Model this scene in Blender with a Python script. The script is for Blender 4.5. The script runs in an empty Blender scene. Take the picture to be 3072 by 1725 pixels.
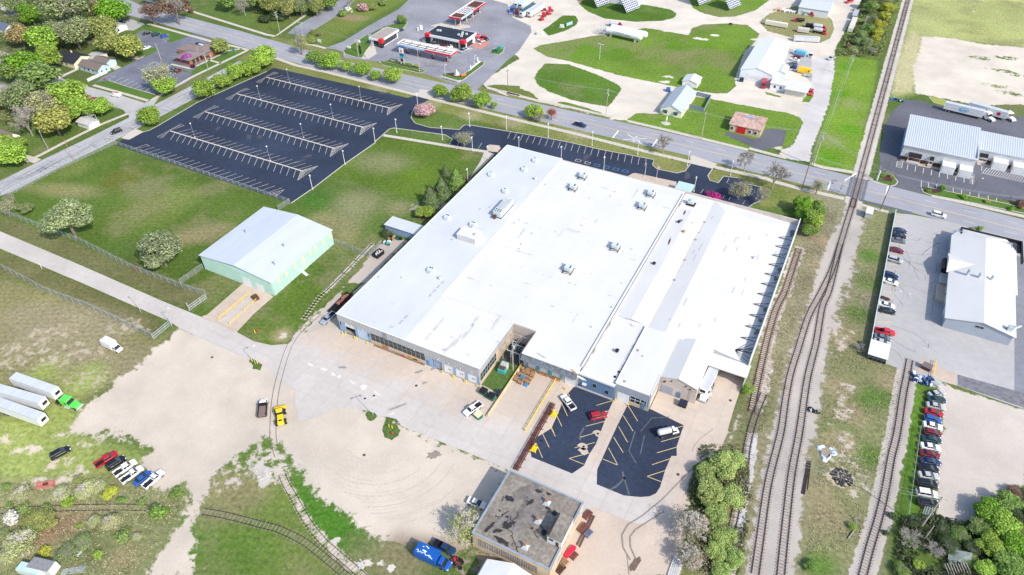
import bpy,math,random
from math import cos,sin,hypot,atan2
import numpy as np
from mathutils import Vector,Matrix
random.seed(7)
SC=bpy.context.scene
COL=SC.collection
R=math.radians
# camera (a drone 150 m up)
cd=bpy.data.cameras.new('camera');cam=bpy.data.objects.new('camera',cd);COL.objects.link(cam)
cx_,cu_,cz_=((0.888215,0.459286,-0.011449),(-0.296371,0.591841,0.749592),(0.351053,-0.662406,0.661801))
M=Matrix(((cx_[0],cu_[0],cz_[0]),(cx_[1],cu_[1],cz_[1]),(cx_[2],cu_[2],cz_[2]))).to_4x4()
M.translation=Vector((116.922,-108.69,150))
cam.matrix_world=M
cd.lens=24.7;cd.sensor_width=36;cd.clip_start=1;cd.clip_end=6000
SC.camera=cam
# sky, sun, exposure
SUN_EL,SUN_AZ=R(41),R(-20)
w=bpy.data.worlds.new('World');SC.world=w;w.use_nodes=True
nt=w.node_tree;nt.nodes.clear()
sky=nt.nodes.new('ShaderNodeTexSky');sky.sky_type='NISHITA';sky.sun_disc=False
sky.sun_elevation=SUN_EL;sky.sun_rotation=math.pi/2-SUN_AZ;sky.dust_density=1.5
bg=nt.nodes.new('ShaderNodeBackground');bg.inputs[1].default_value=0.15
wo=nt.nodes.new('ShaderNodeOutputWorld')
nt.links.new(sky.outputs[0],bg.inputs[0]);nt.links.new(bg.outputs[0],wo.inputs[0])
sd=bpy.data.lights.new('sun','SUN');sd.energy=3.0;sd.angle=R(1.0);sd.color=(1,0.93,0.83)
so=bpy.data.objects.new('sun',sd);COL.objects.link(so)
sv=Vector((cos(SUN_AZ)*cos(SUN_EL),sin(SUN_AZ)*cos(SUN_EL),sin(SUN_EL)))
so.rotation_euler=sv.to_track_quat('Z','Y').to_euler()
SC.view_settings.view_transform='Standard';SC.view_settings.look='None'
SC.view_settings.exposure=0.68;SC.view_settings.gamma=1
# helpers
def node(nt,typ,**kw):
 n=nt.nodes.new(typ)
 for k,v in kw.items():
  if k.startswith('i_'):n.inputs[int(k[2:])].default_value=v
  else:setattr(n,k,v)
 return n
MATS={}
def mat(name,col,rough=.8,metal=0.,var=.12,scale=.6,detail=5.,oc=False,bump=0.,spec=.3,coat=0.,var2=0.,scale2=.05,island=0.,trans=0.,streak=None):
 """procedural material: base colour x fine noise x broad noise (x object colour)"""
 if name in MATS:return MATS[name]
 m=bpy.data.materials.new(name);m.use_nodes=True;nt=m.node_tree;L=nt.links.new
 b=nt.nodes['Principled BSDF']
 b.inputs['Roughness'].default_value=rough;b.inputs['Metallic'].default_value=metal
 b.inputs['Specular IOR Level'].default_value=spec
 if coat:b.inputs['Coat Weight'].default_value=coat;b.inputs['Coat Roughness'].default_value=.08
 geo=node(nt,'ShaderNodeNewGeometry')
 if oc:
  oi=node(nt,'ShaderNodeObjectInfo');cur=oi.outputs['Color']
 else:
  rgb=node(nt,'ShaderNodeRGB');rgb.outputs[0].default_value=(*col,1);cur=rgb.outputs[0]
 def mul(cur,fac,lo,hi):
  mr=node(nt,'ShaderNodeMapRange');mr.inputs['From Min'].default_value=.25;mr.inputs['From Max'].default_value=.75
  mr.inputs['To Min'].default_value=lo;mr.inputs['To Max'].default_value=hi
  L(fac,mr.inputs['Value'])
  vm=node(nt,'ShaderNodeVectorMath',operation='SCALE');L(cur,vm.inputs[0]);L(mr.outputs[0],vm.inputs['Scale'])
  return vm.outputs[0]
 pos=geo.outputs['Position']
 if streak:
  mp=node(nt,'ShaderNodeMapping');mp.inputs['Scale'].default_value=streak;L(pos,mp.inputs[0]);pos2=mp.outputs[0]
 else:pos2=pos
 if var:
  n=node(nt,'ShaderNodeTexNoise');n.inputs['Scale'].default_value=scale;n.inputs['Detail'].default_value=detail
  L(pos2,n.inputs['Vector']);cur=mul(cur,n.outputs[0],1-var,1+var)
  if bump:
   bp=node(nt,'ShaderNodeBump');bp.inputs['Strength'].default_value=bump;bp.inputs['Distance'].default_value=.1
   L(n.outputs[0],bp.inputs['Height']);L(bp.outputs[0],b.inputs['Normal'])
 if var2:
  n=node(nt,'ShaderNodeTexNoise');n.inputs['Scale'].default_value=scale2;n.inputs['Detail'].default_value=4
  L(pos,n.inputs['Vector']);cur=mul(cur,n.outputs[0],1-var2,1+var2)
 if island:
  cur=mul(cur,geo.outputs['Random Per Island'],1-island,1+island)
 L(cur,b.inputs['Base Color'])
 if trans:
  tr=node(nt,'ShaderNodeBsdfTranslucent');L(cur,tr.inputs[0])
  mx=node(nt,'ShaderNodeMixShader');mx.inputs[0].default_value=trans
  L(b.outputs[0],mx.inputs[1]);L(tr.outputs[0],mx.inputs[2]);L(mx.outputs[0],nt.nodes['Material Output'].inputs[0])
 MATS[name]=m
 return m
def mesh_fabric():
 m=bpy.data.materials.new('chain_link_mesh');m.use_nodes=True;nt=m.node_tree
 b=nt.nodes['Principled BSDF'];b.inputs['Base Color'].default_value=(.42,.44,.46,1);b.inputs['Metallic'].default_value=.2;b.inputs['Roughness'].default_value=.5
 t=node(nt,'ShaderNodeBsdfTransparent');mx=node(nt,'ShaderNodeMixShader');mx.inputs[0].default_value=.30
 nt.links.new(t.outputs[0],mx.inputs[1]);nt.links.new(b.outputs[0],mx.inputs[2]);nt.links.new(mx.outputs[0],nt.nodes['Material Output'].inputs[0])
 return m
class MB:
 def __init__(s):s.v=[];s.f=[];s.m=[]
 def add(s,vs,fs,mi=0):
  o=len(s.v);s.v+=[tuple(x)for x in vs];s.f+=[tuple(i+o for i in f)for f in fs];s.m+=[mi]*len(fs)
 def box(s,x0,y0,z0,x1,y1,z1,mi=0):
  if x0>x1:x0,x1=x1,x0
  if y0>y1:y0,y1=y1,y0
  s.add([(x0,y0,z0),(x1,y0,z0),(x1,y1,z0),(x0,y1,z0),(x0,y0,z1),(x1,y0,z1),(x1,y1,z1),(x0,y1,z1)],[(0,3,2,1),(4,5,6,7),(0,1,5,4),(1,2,6,5),(2,3,7,6),(3,0,4,7)],mi)
 def obox(s,c,d,a,mi=0):
  ca,sa=cos(a),sin(a);vs=[]
  for z in(c[2],c[2]+d[2]):
   for px,py in((-1,-1),(1,-1),(1,1),(-1,1)):
    x,y=px*d[0]/2,py*d[1]/2;vs.append((c[0]+x*ca-y*sa,c[1]+x*sa+y*ca,z))
  s.add(vs,[(0,3,2,1),(4,5,6,7),(0,1,5,4),(1,2,6,5),(2,3,7,6),(3,0,4,7)],mi)
 def prism(s,poly,z0,z1,mi=0):
  n=len(poly);vs=[(x,y,z0)for x,y in poly]+[(x,y,z1)for x,y in poly]
  a=sum(poly[i][0]*poly[(i+1)%n][1]-poly[(i+1)%n][0]*poly[i][1]for i in range(n))
  top=tuple(range(n,2*n));bot=tuple(range(n-1,-1,-1))
  side=[(i,(i+1)%n,n+(i+1)%n,n+i)for i in range(n)]
  if a<0:top=top[::-1];bot=bot[::-1];side=[f[::-1]for f in side]
  s.add(vs,[top,bot]+side,mi)
 def sheet(s,poly,z,mi=0):
  n=len(poly);a=sum(poly[i][0]*poly[(i+1)%n][1]-poly[(i+1)%n][0]*poly[i][1]for i in range(n))
  f=tuple(range(n));s.add([(x,y,z)for x,y in poly],[f if a>0 else f[::-1]],mi)
 def tube(s,p0,p1,r0,r1=None,n=6,mi=0,cap=True):
  r1=r0 if r1 is None else r1
  p0=Vector(p0);p1=Vector(p1);d=(p1-p0)
  if d.length<1e-6:return
  d.normalize();u=d.orthogonal().normalized();v=d.cross(u);vs=[]
  for p,r in((p0,r0),(p1,r1)):
   for i in range(n):
    t=2*math.pi*i/n;vs.append(p+u*cos(t)*r+v*sin(t)*r)
  fs=[(i,(i+1)%n,n+(i+1)%n,n+i)for i in range(n)]
  if cap:fs+=[tuple(range(n-1,-1,-1)),tuple(range(n,2*n))]
  s.add(vs,fs,mi)
 def strip(s,pts,w,z,mi=0,h=0):
  L_,R_=offset(pts,w/2)
  for i in range(len(pts)-1):
   q=[L_[i],R_[i],R_[i+1],L_[i+1]]
   if h:s.prism(q,z,z+h,mi)
   else:s.sheet(q,z,mi)
 def bd(s,name,m,parent=None,kind=None,smooth=False,color=None):
  me=bpy.data.meshes.new(name);me.from_pydata([tuple(v)for v in s.v],[],s.f)
  ms=m if isinstance(m,(list,tuple))else[m]
  for x in ms:me.materials.append(x)
  if len(ms)>1:me.polygons.foreach_set('material_index',s.m)
  if smooth:me.polygons.foreach_set('use_smooth',[True]*len(s.f))
  me.update()
  o=bpy.data.objects.new(name,me);COL.objects.link(o)
  if parent:o.parent=parent
  if kind:o['kind']=kind
  if color:o.color=(*color,1)
  return o
def offset(pts,d):
 A,B=[],[]
 for i,p in enumerate(pts):
  a=pts[max(i-1,0)];b=pts[min(i+1,len(pts)-1)]
  dx,dy=b[0]-a[0],b[1]-a[1];l=hypot(dx,dy)or 1;nx,ny=-dy/l,dx/l
  A.append((p[0]+nx*d,p[1]+ny*d));B.append((p[0]-nx*d,p[1]-ny*d))
 return A,B
def tag(o,label=None,cat=None,group=None,kind=None):
 if label:o['label']=label
 if cat:o['category']=cat
 if group:o['group']=group
 if kind:o['kind']=kind
 return o
def empty(name,loc=(0,0,0),rz=0,label=None,cat=None,group=None):
 o=bpy.data.objects.new(name,None);o.empty_display_size=.5;COL.objects.link(o)
 o.location=loc;o.rotation_euler=(0,0,rz);return tag(o,label,cat,group)
def dup(root,loc=None,rz=None,label=None,group=None,color=None,scale=None):
 def cp(o,par):
  c=o.copy();COL.objects.link(c)
  if par:c.parent=par
  if color and 'paint' in o:c.color=(*color,1)
  for ch in KIDS.get(o.name,[]):cp(ch,c)
  return c
 r=cp(root,None)
 if loc is not None:r.location=loc
 if rz is not None:r.rotation_euler=(0,0,rz)
 if scale:r.scale=scale
 if label:r['label']=label
 if group:r['group']=group
 return r
KIDS={}
def register(root):
 for o in[root]+list(root.children_recursive):KIDS[o.name]=list(o.children)
 return root
def text_mesh(s,size,extrude=.01):
 c=bpy.data.curves.new('t','FONT');c.body=s;c.size=size;c.extrude=extrude;c.align_x='CENTER';c.align_y='CENTER'
 o=bpy.data.objects.new('t',c);COL.objects.link(o)
 dg=bpy.context.evaluated_depsgraph_get();me=bpy.data.meshes.new_from_object(o.evaluated_get(dg))
 bpy.data.objects.remove(o);return me
def lettering(s,size,loc,rot,m,parent,name='lettering',sx=1):
 me=text_mesh(s,size);me.materials.clear();me.materials.append(m);me.name=name
 o=bpy.data.objects.new(name,me);COL.objects.link(o);o.location=loc;o.rotation_euler=rot;o.scale=(sx,1,1)
 if parent:o.parent=parent
 return o
# materials
mRoofW=mat('white_membrane',(.60,.60,.595),.55,var=.03,scale=.25,var2=.05,scale2=.06,streak=(1,.25,1))
mRoofB=mat('cool_white_membrane',(.52,.545,.58),.55,var=.04,scale=.3,var2=.06,scale2=.04,streak=(1,.3,1))
mSeam=mat('seam_and_shade',(.42,.42,.42),.8,var=.4,scale=.5)
mDirtShade=mat('roof_dirt_and_shade',(.22,.20,.18),.9,var=.5,scale=1.2)  # roof dirt, and the shadow painted along the roof step
mStone=mat('aggregate_roof',(.225,.20,.17),.95,var=.35,scale=1.2,detail=9,var2=.35,scale2=.16)
mTar=mat('tar_patch',(.035,.033,.035),.8,var=.4,scale=1)
mSteel=mat('grey_ribbed_steel',(.42,.43,.45),.45,metal=.1,var=.08,scale=.4)
mWhite=mat('white_paint',(.68,.69,.70),.45,var=.05,scale=.5)
mWhite2=mat('dusty_white_paint',(.62,.63,.64),.5,var=.1,scale=.7)
mBlueP=mat('pale_blue_paint',(.25,.36,.52),.5,var=.08,scale=.6)
mBlueD=mat('slate_blue_siding',(.12,.20,.32),.55,var=.1,scale=.4)
mTanW=mat('tan_masonry',(.52,.40,.28),.9,var=.15,scale=.5,var2=.12,scale2=.2)
mPinkW=mat('pale_block',(.50,.44,.40),.9,var=.1,scale=.4,var2=.1,scale2=.2)
mRust=mat('rust_stain',(.40,.18,.06),.9,var=.4,scale=1)
mGlass=mat('dark_window_glass',(.02,.03,.035),.12,var=.3,scale=.8,spec=.6)
mMint=mat('mint_siding',(.40,.58,.52),.5,var=.06,scale=.3,var2=.06,scale2=.1)
mMintR=mat('pale_metal_roof',(.50,.54,.60),.5,var=.05,scale=.3,streak=(1,.2,1))
mGalv=mat('galvanised_steel',(.50,.54,.56),.4,metal=.3,var=.15,scale=1)
mGalvL=mat('unit_casing',(.52,.58,.58),.5,var=.08,scale=1)
mBlack=mat('black_steel',(.015,.015,.018),.5,var=.2,scale=1)
mYel=mat('yellow_paint',(.80,.55,.02),.5,var=.08,scale=2)
mRed=mat('red_paint',(.55,.02,.03),.45,var=.08,scale=1)
mBrown=mat('brown_metal',(.10,.05,.035),.7,var=.2,scale=1)
mWood=mat('weathered_wood',(.36,.22,.12),.9,var=.3,scale=2)
mPoleW=mat('utility_pole_wood',(.16,.12,.09),.9,var=.2,scale=2)
mTeal=mat('teal_paint',(.06,.38,.40),.5,var=.1,scale=1)
mGreenD=mat('dumpster_green',(.01,.14,.09),.5,var=.15,scale=1)
mRubber=mat('tyre_rubber',(.018,.018,.02),.8,var=.1)
mPaint=mat('vehicle_paint',(1,1,1),.25,var=.02,oc=True,coat=.6)
mRim=mat('wheel_rim',(.45,.46,.48),.35,metal=.6,var=.05)
mLamp=mat('headlight_lens',(.75,.76,.78),.15,var=.02)
mTail=mat('tail_light_lens',(.45,.02,.02),.2,var=.02)
mCarGlass=mat('car_glass',(.012,.018,.022),.06,var=.05,spec=.8)
mShingle=mat('roof_shingles',(.20,.16,.14),.9,var=.2,scale=1.5,oc=True)
mSiding=mat('house_siding',(.7,.7,.7),.7,var=.05,scale=1,oc=True)
mAsphN=mat('new_asphalt',(.028,.039,.068),.8,var=.22,scale=.9,detail=9,var2=.32,scale2=.045,spec=.2)
mAsphO=mat('worn_asphalt',(.24,.245,.275),.9,var=.12,scale=.8,detail=8,var2=.22,scale2=.06)
mAsphG=mat('dark_grey_asphalt',(.115,.12,.145),.9,var=.12,scale=.7,detail=8,var2=.2,scale2=.05)
mRoad=mat('road_asphalt',(.30,.305,.335),.85,var=.07,scale=.8,detail=8,var2=.10,scale2=.05,streak=(.15,1.5,1))
mLotR=mat('grey_lot_concrete',(.375,.37,.37),.9,var=.07,scale=.5,detail=8,var2=.10,scale2=.05)
mConc=mat('concrete',(.47,.435,.405),.9,var=.07,scale=.6,detail=9,var2=.13,scale2=.05)
mConcW=mat('warm_concrete',(.47,.39,.32),.9,var=.08,scale=.6,detail=9,var2=.12,scale2=.08)
mJoint=mat('joint_filler',(.33,.305,.28),.95,var=.2,scale=1)
mWalk=mat('sidewalk_concrete',(.50,.46,.40),.9,var=.08,scale=.8)
mKerb=mat('kerb_concrete',(.48,.46,.43),.9,var=.1,scale=1)
mLineW=mat('white_road_paint',(.72,.71,.68),.6,var=.18,scale=1.5)
mLineY=mat('yellow_road_paint',(.62,.48,.22),.6,var=.2,scale=1.5)
mLineB=mat('cream_line_paint',(.54,.50,.44),.6,var=.15,scale=1.5)
mBlueL=mat('blue_line_paint',(.08,.22,.45),.6,var=.15,scale=1.5)
mTrack=mat('rusty_rail',(.075,.05,.05),.6,metal=.3,var=.2,scale=1)
mTie=mat('old_sleeper',(.25,.215,.195),.95,var=.35,scale=1,island=.35)
mMulch=mat('dark_mulch',(.07,.035,.03),1,var=.3,scale=2)
mCrack=mat('crack_sealant',(.045,.05,.07),.8,var=.2,scale=2)
mOil=mat('damp_stain',(.20,.165,.14),.9,var=.3,scale=1.2)
mGrassI=mat('island_grass',(.075,.15,.022),1,var=.22,scale=1.3,detail=8,var2=.2,scale2=.12)
mGrassD=mat('dull_verge_grass',(.14,.17,.05),1,var=.25,scale=1.0,detail=8,var2=.25,scale2=.1)
mLeaf=mat('leaves',(1,1,1),.7,var=0,oc=True,island=.42,trans=.25)
mBark=mat('bark',(.17,.145,.125),.95,var=.2,scale=2)
mTwig=mat('grey_twigs',(.31,.29,.26),.95,var=.2,scale=2)
mMeshF=mesh_fabric()
# ground sheet with gravel, soil and grass zones
def pts_np(a):return np.array(a,float)
def poly_sd(px,py,poly):
 """signed distance (inside > 0) of points to polygon"""
 n=len(poly);d=np.full(px.shape,1e9);ins=np.zeros(px.shape,bool)
 for i in range(n):
  x0,y0=poly[i];x1,y1=poly[(i+1)%n]
  ex,ey=x1-x0,y1-y0;l2=ex*ex+ey*ey+1e-9
  t=np.clip(((px-x0)*ex+(py-y0)*ey)/l2,0,1)
  d=np.minimum(d,(px-x0-t*ex)**2+(py-y0-t*ey)**2)
  c=((y0>py)!=(y1>py))&(px<(x1-x0)*(py-y0)/((y1-y0)if abs(y1-y0)>1e-9 else 1e-9)+x0)
  ins^=c
 d=np.sqrt(d);return np.where(ins,d,-d)
def line_d(px,py,pts):
 d=np.full(px.shape,1e9)
 for(x0,y0),(x1,y1)in zip(pts[:-1],pts[1:]):
  ex,ey=x1-x0,y1-y0;l2=ex*ex+ey*ey+1e-9
  t=np.clip(((px-x0)*ex+(py-y0)*ey)/l2,0,1)
  d=np.minimum(d,(px-x0-t*ex)**2+(py-y0-t*ey)**2)
 return np.sqrt(d)
FRAME=[(-405,152.1),(199.5,438.3),(184.3,4.6),(-19.5,-99.4)]
STEP=.85
xs=np.arange(-395,210,STEP);ys=np.arange(-110,425,STEP)
GX,GY=np.meshgrid(xs,ys);GX=GX.ravel();GY=GY.ravel()
inside=poly_sd(GX,GY,FRAME)>-2
idx=-np.ones(GX.shape,int);idx[inside]=np.arange(inside.sum())
VX,VY=GX[inside],GY[inside]
NX,NY=len(xs),len(ys)
I=idx.reshape(NY,NX)
q=np.stack([I[:-1,:-1],I[:-1,1:],I[1:,1:],I[1:,:-1]],-1).reshape(-1,4);q=q[(q>=0).all(1)]
rng=np.random.default_rng(3)
gcol=np.tile(np.array([.085,.135,.030]),(len(VX),1));scol=np.tile(np.array([.52,.47,.42]),(len(VX),1));soil=np.zeros(len(VX))
def sm(x):x=np.clip(x,0,1);return x*x*(3-2*x)
def grass(poly,col,soft=4.,k=1.):
 sdv=poly_sd(VX,VY,poly);w_=(sm(sdv/(2*soft)+.5)*k)[:,None];gcol[:]=gcol*(1-w_)+np.array(col)*w_
def blob(c,r,col,k=1.,ang=0,asp=1.):
 dx,dy=VX-c[0],VY-c[1];ca,sa=cos(ang),sin(ang)
 d=np.hypot((dx*ca+dy*sa)/asp,-dx*sa+dy*ca)/r;w_=(sm(1.25-d)*k)[:,None];gcol[:]=gcol*(1-w_)+np.array(col)*w_
def soilp(poly,col=None,soft=.8,k=1.):
 soft=soft*1.7
 sdv=poly_sd(VX,VY,poly);v=sm(sdv/(2*soft)+.5)*k;soil[:]=np.maximum(soil,v)
 if col is not None:
  w_=sm((sdv+soft)/(soft)+0)[:,None];scol[:]=scol*(1-w_)+np.array(col)*w_
def nosoil(poly,col=None,soft=.8):
 sdv=poly_sd(VX,VY,poly);v=sm(sdv/(2*soft)+.5);soil[:]=np.minimum(soil,1-v)
 if col is not None:
  w_=sm(sdv/(2*soft)+.5)[:,None];gcol[:]=gcol*(1-w_)+np.array(col)*w_
def soilband(pts,hw,col=None,soft=1.,k=1.):
 d=hw-line_d(VX,VY,pts);v=sm(d/(2*soft)+.5)*k;soil[:]=np.maximum(soil,v)
 if col is not None:
  w_=sm(d/(2*soft)+.5)[:,None];scol[:]=scol*(1-w_)+np.array(col)*w_
def soilblob(c,r,k=.6,col=None,asp=1.,ang=0):
 dx,dy=VX-c[0],VY-c[1];ca,sa=cos(ang),sin(ang)
 d=np.hypot((dx*ca+dy*sa)/asp,-dx*sa+dy*ca)/r;v=sm(1.25-d)*k;soil[:]=np.maximum(soil,v)
 if col is not None:
  w_=sm(1.3-d)[:,None];scol[:]=scol*(1-w_)+np.array(col)*w_
LAWN=(.075,.150,.020);LAWN2=(.12,.205,.028);DRY=(.22,.21,.095);OLIVE=(.12,.135,.045);YG=(.25,.30,.085);TANG=(.29,.25,.13)
grass([(-171.8,-2),(-154.5,47.7),(-58.7,46.4),(-27.6,36.3),(-16.3,-14),(-27.9,-14),(-64.8,-18.6),(-124.5,-25.3)],(.075,.125,.022),3)
blob((-129.7,29.5),11,(.10,.115,.022),.9);blob((-155.7,26.9),9,(.15,.19,.05),.7);blob((-104.2,20.8),16,(.13,.165,.04),.75);blob((-100.1,32),10,(.16,.19,.06),.6)
blob((-143.2,14.6),6,DRY,.8,.3,3);blob((-115.5,30.8),9,(.11,.15,.05),.8);blob((-75.7,16.4),6,(.30,.23,.13),.6,.9,2.6);blob((-90,-0.7),9,(.07,.11,.025),.8)
blob((-44.7,86.1),10,(.22,.215,.12),.6,.2,1.6);blob((-49.4,75.1),9,(.2,.2,.11),.7);blob((-32.6,43.3),10,(.23,.20,.11),.6);blob((-36.3,57.5),12,(.19,.19,.10),.8);blob((-41.8,43),7,DRY,.8)
blob((-20.8,62.2),6,(.24,.21,.12),.6);blob((-27.8,83.3),9,(.10,.15,.02),.9);blob((-52.1,52.7),8,(.05,.13,.02),.9);blob((-26.8,38.7),6,DRY,.7)
grass([(-151.4,-7.2),(-50.9,-5),(-49.1,-5.8),(-48,-13.4),(-77.9,-13.9),(-85.9,-14.7),(-140.5,-14.5)],(.13,.135,.055),2)
grass([(-131.9,-20.3),(-79.9,-19.5),(-89.6,-19.8),(-52.6,-20.4),(-48.7,-27.5),(-119.3,-28.8),(-122.7,-26.5)],(.125,.125,.05),2)
grass([(-126.4,-31.4),(-95.1,-27.1),(-48.4,-27.8),(-45.1,-20.7),(-44.8,-29.8),(-45.3,-44.1),(-45.3,-56.9),(-41,-62.7),(-10.5,-66.8),(-33.3,-86.5),(-48.2,-84.6),(-123.5,-36.8)],(.20,.19,.085),3)
for p in[(-90,-38.1),(-79.8,-33),(-67.1,-31.8),(-80.7,-43),(-49.6,-38.7),(-63.2,-45.6)]:blob(p,9,(.24,.21,.13),.85,.4,1.6)
for p in[(-81.9,-49.9),(-78.1,-46.6),(-78.6,-40),(-65.5,-42.1),(-66.4,-46.3),(-60.7,-38.8),(-60.4,-27.9),(-78.2,-53.1),(-52.4,-47.7)]:soilblob(p,7,.47,(.42,.36,.27),1.8,.5)
for p in[(-65.4,-50.7),(-52.9,-46.6),(-54.2,-50.7),(-49,-59.2),(-43.8,-61.2),(-56.1,-66.7),(-50.2,-66.4)]:blob(p,7,YG,.95)
grass([(-61.9,-70.2),(-41.9,-60.1),(-30.2,-59.8),(-15.1,-58.6),(-23.8,-69.6),(-30.9,-74.5),(-42.4,-80.3),(-51.1,-82.7)],(.26,.31,.09),4)
for p in[(-53.7,-71),(-45.5,-70.9),(-28.3,-69.1),(-32.6,-61.1),(-40.1,-61.5),(-33.9,-69.9),(-31,-59.1),(-27.4,-57.3),(-35.2,-77),(-27.3,-73.7),(-32.7,-75.4),(-29.5,-73.8)]:soilblob(p,3.5,.52,(.55,.48,.38),2,.6)
grass([(-47.1,-82.7),(-5.5,-61.6),(-0.9,-59.3),(2.8,-63.5),(6.2,-72.3),(7.8,-81.1),(-23,-98.2)],(.23,.235,.115),4)
blob((-19.4,-82.4),5,(.26,.16,.11),1,.9,2);blob((1.4,-79.9),4,(.35,.25,.15),.9);blob((2,-71.5),9,(.17,.18,.08),.9);blob((-7.7,-80.8),8,(.12,.14,.06),.8)
grass([(5.8,-60.4),(15.1,-48.5),(20.7,-48.3),(33.9,-54.1),(41,-56.9),(51.8,-58.6),(21.9,-77.9),(10.6,-68.6)],(.12,.165,.04),2)
blob((10.7,-67.1),6,(.07,.17,.02),.9);blob((21.8,-68.6),14,(.08,.145,.025),.9);blob((13.4,-56.5),9,(.17,.18,.07),.9)
grass([(21.1,-43.8),(26.9,-46.4),(31.4,-48),(37.8,-47.9),(46.8,-49.9),(57.1,-48.1),(61,-53.9),(52.9,-58.1),(39.7,-56.1),(27.2,-51.4)],(.06,.16,.018),2)
blob((52.1,-53.2),9,(.15,.17,.07),.9);blob((58,-51.5),8,(.2,.18,.10),.9)
grass([(-28.8,-5.8),(-30.1,10),(-12.4,18.8),(-10.6,3.8),(-10.5,-11.1),(-20.5,-14.7)],(.085,.14,.022),2);blob((-14.5,-8.8),4,TANG,.9)
grass([(-170.2,136),(-7.5,132.8),(54,130.9),(99.6,122.8),(123,134.4),(113.6,157.1),(-22.8,162.9),(-175,168.4)],(.17,.185,.06),2)
for p in[(-108,145.1),(-73.1,143.2),(-49.8,138.3),(-24.7,141.7),(-0.9,139.7),(26.7,143.2),(102.8,132.6)]:blob(p,6,(.12,.17,.035),.8)
for p in[(-85.4,139.6),(-54.3,138.3),(-32.5,136.8),(-12.7,139.1),(17.8,141.8)]:blob(p,6,(.27,.25,.14),.8)
grass([(-57.7,103.7),(-17.4,110.5),(-11.6,112.4),(-16.9,70.2),(-59.1,67.8),(-57.4,90.8)],(.085,.14,.02),2)
blob((-44.7,86.1),10,(.22,.215,.12),.6,.2,1.6);blob((-27.8,83.3),9,(.10,.165,.02),.9)
grass([(114.2,144.8),(142.9,138.8),(153.7,-6.7),(127,-25.6),(113.9,37.1),(113.1,118.5)],(.215,.20,.125),3)
grass([(137.4,89.4),(142.7,92),(142.5,140.4),(134,140.5),(133.6,120.6),(137.4,77.6),(143.7,61.4),(152.2,59),(152.4,38.2),(147.5,-9.9),(137.8,-14.8),(137.1,19.6),(132.9,42.8),(133.2,75.5)],(.185,.195,.09),3)
for p in[(137.6,109.7),(138.3,95.2),(138.2,78),(142,41.3),(146.8,45.7),(151.8,48.3),(139.2,29.6),(147.8,25),(141,-10.6)]:blob(p,5,(.09,.17,.03),.9)
for p in[(122,110.9),(124.2,96.9),(137,44.9),(150,53.6),(141.3,37),(135,66.4),(140.1,26.4),(138.2,6.9),(141.3,2.3)]:blob(p,5,(.30,.24,.15),.9)
for p in[(132.7,70.2),(135.4,63.7),(132.1,82.9),(132.5,98.1),(132.4,89.4),(139,43.9),(139.3,36),(141.3,25.2),(139.8,15.2),(142.5,18.2),(145.6,15.1)]:soilblob(p,4,.5,(.48,.42,.35),2.4,1.35)
grass([(154.6,55.5),(157.7,55.4),(157.9,38),(157.7,40.9),(158.9,14.3),(158.1,-4.4),(157.1,-4.9),(155.1,39.5),(155,36.5)],(.085,.18,.02),1.5)
grass([(115.8,38.5),(119.4,44.7),(123.8,23.7),(117.2,20.4),(123.9,-21.9),(117.8,-25),(113.4,4.1),(112.6,22.5)],(.15,.155,.07),2)
grass([(101.9,274),(122.3,276.9),(123.5,261.4),(126.2,181.2),(125.9,161.7),(109.7,160.6),(108.4,217.8)],(.14,.235,.028),1.2)
for p in[(120.1,197),(111.1,230.6),(109.2,261),(115.8,169.7)]:blob(p,6,(.09,.22,.012),.9)
blob((116.8,221.9),7,(.20,.24,.08),.8);blob((113.6,184),7,(.20,.24,.09),.8)
grass([(129.3,386),(207.4,423.1),(202.8,327),(139.9,319.9),(140.9,245.2),(132.9,235.5),(131.3,307.3)],(.34,.36,.155),4)
for p in[(148,372.1),(169.5,357.7),(182.5,388.5),(154.9,334.2),(179.6,341.3)]:blob(p,22,(.35,.38,.14),.7)
grass([(135,324.6),(139.5,318.9),(140.8,247.5),(132.4,241.1),(130.6,292.2)],(.42,.39,.22),2)
soilp([(139.9,319.9),(155.3,323.4),(166.6,321.3),(187.5,325.5),(202.8,327),(199.4,256.8),(186.1,254.7),(165.8,244.8),(156.1,245.7),(141.8,245.6),(138.7,275.3),(140,296.7)],(.58,.53,.45),1.6)
for p in[(179.4,307.3),(174.9,270.1),(181.2,264.9),(183.7,288.1),(167.9,301.7),(177,290)]:
 dd=np.hypot((VX-p[0])/2.2,VY-p[1])/4;soil[:]=np.minimum(soil,1-sm(1.3-dd)*.5)
blob((174.9,270.1),9,(.28,.28,.10),.9)
soilp([(-142,257.1),(-83.2,285.1),(46.8,346.8),(104.2,370.2),(103.7,341.8),(102.4,310.6),(101.2,285.3),(102.1,272.7),(105.3,252.6),(108,217.6),(108.2,191.2),(108,172.3),(109.4,162.2),(100.2,161.2),(97,163.2),(97.1,170.6),(100.7,172),(96.7,166.7),(32.5,162.8),(24.6,160.5),(-11.2,162.2),(-27.2,160.8),(-39.3,163.4),(-44.7,168.1),(-40.5,200.9)],(.58,.53,.46),.7)
soilp([(93.6,265.8),(102.5,270.1),(105.3,252.6),(108,217.6),(108.2,191.2),(108,172.3),(109.4,162.2),(100.2,161.2),(100.5,172.8),(100.6,195.6),(99.9,225.2),(94.8,255.4)],(.52,.50,.49),1.)
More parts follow.
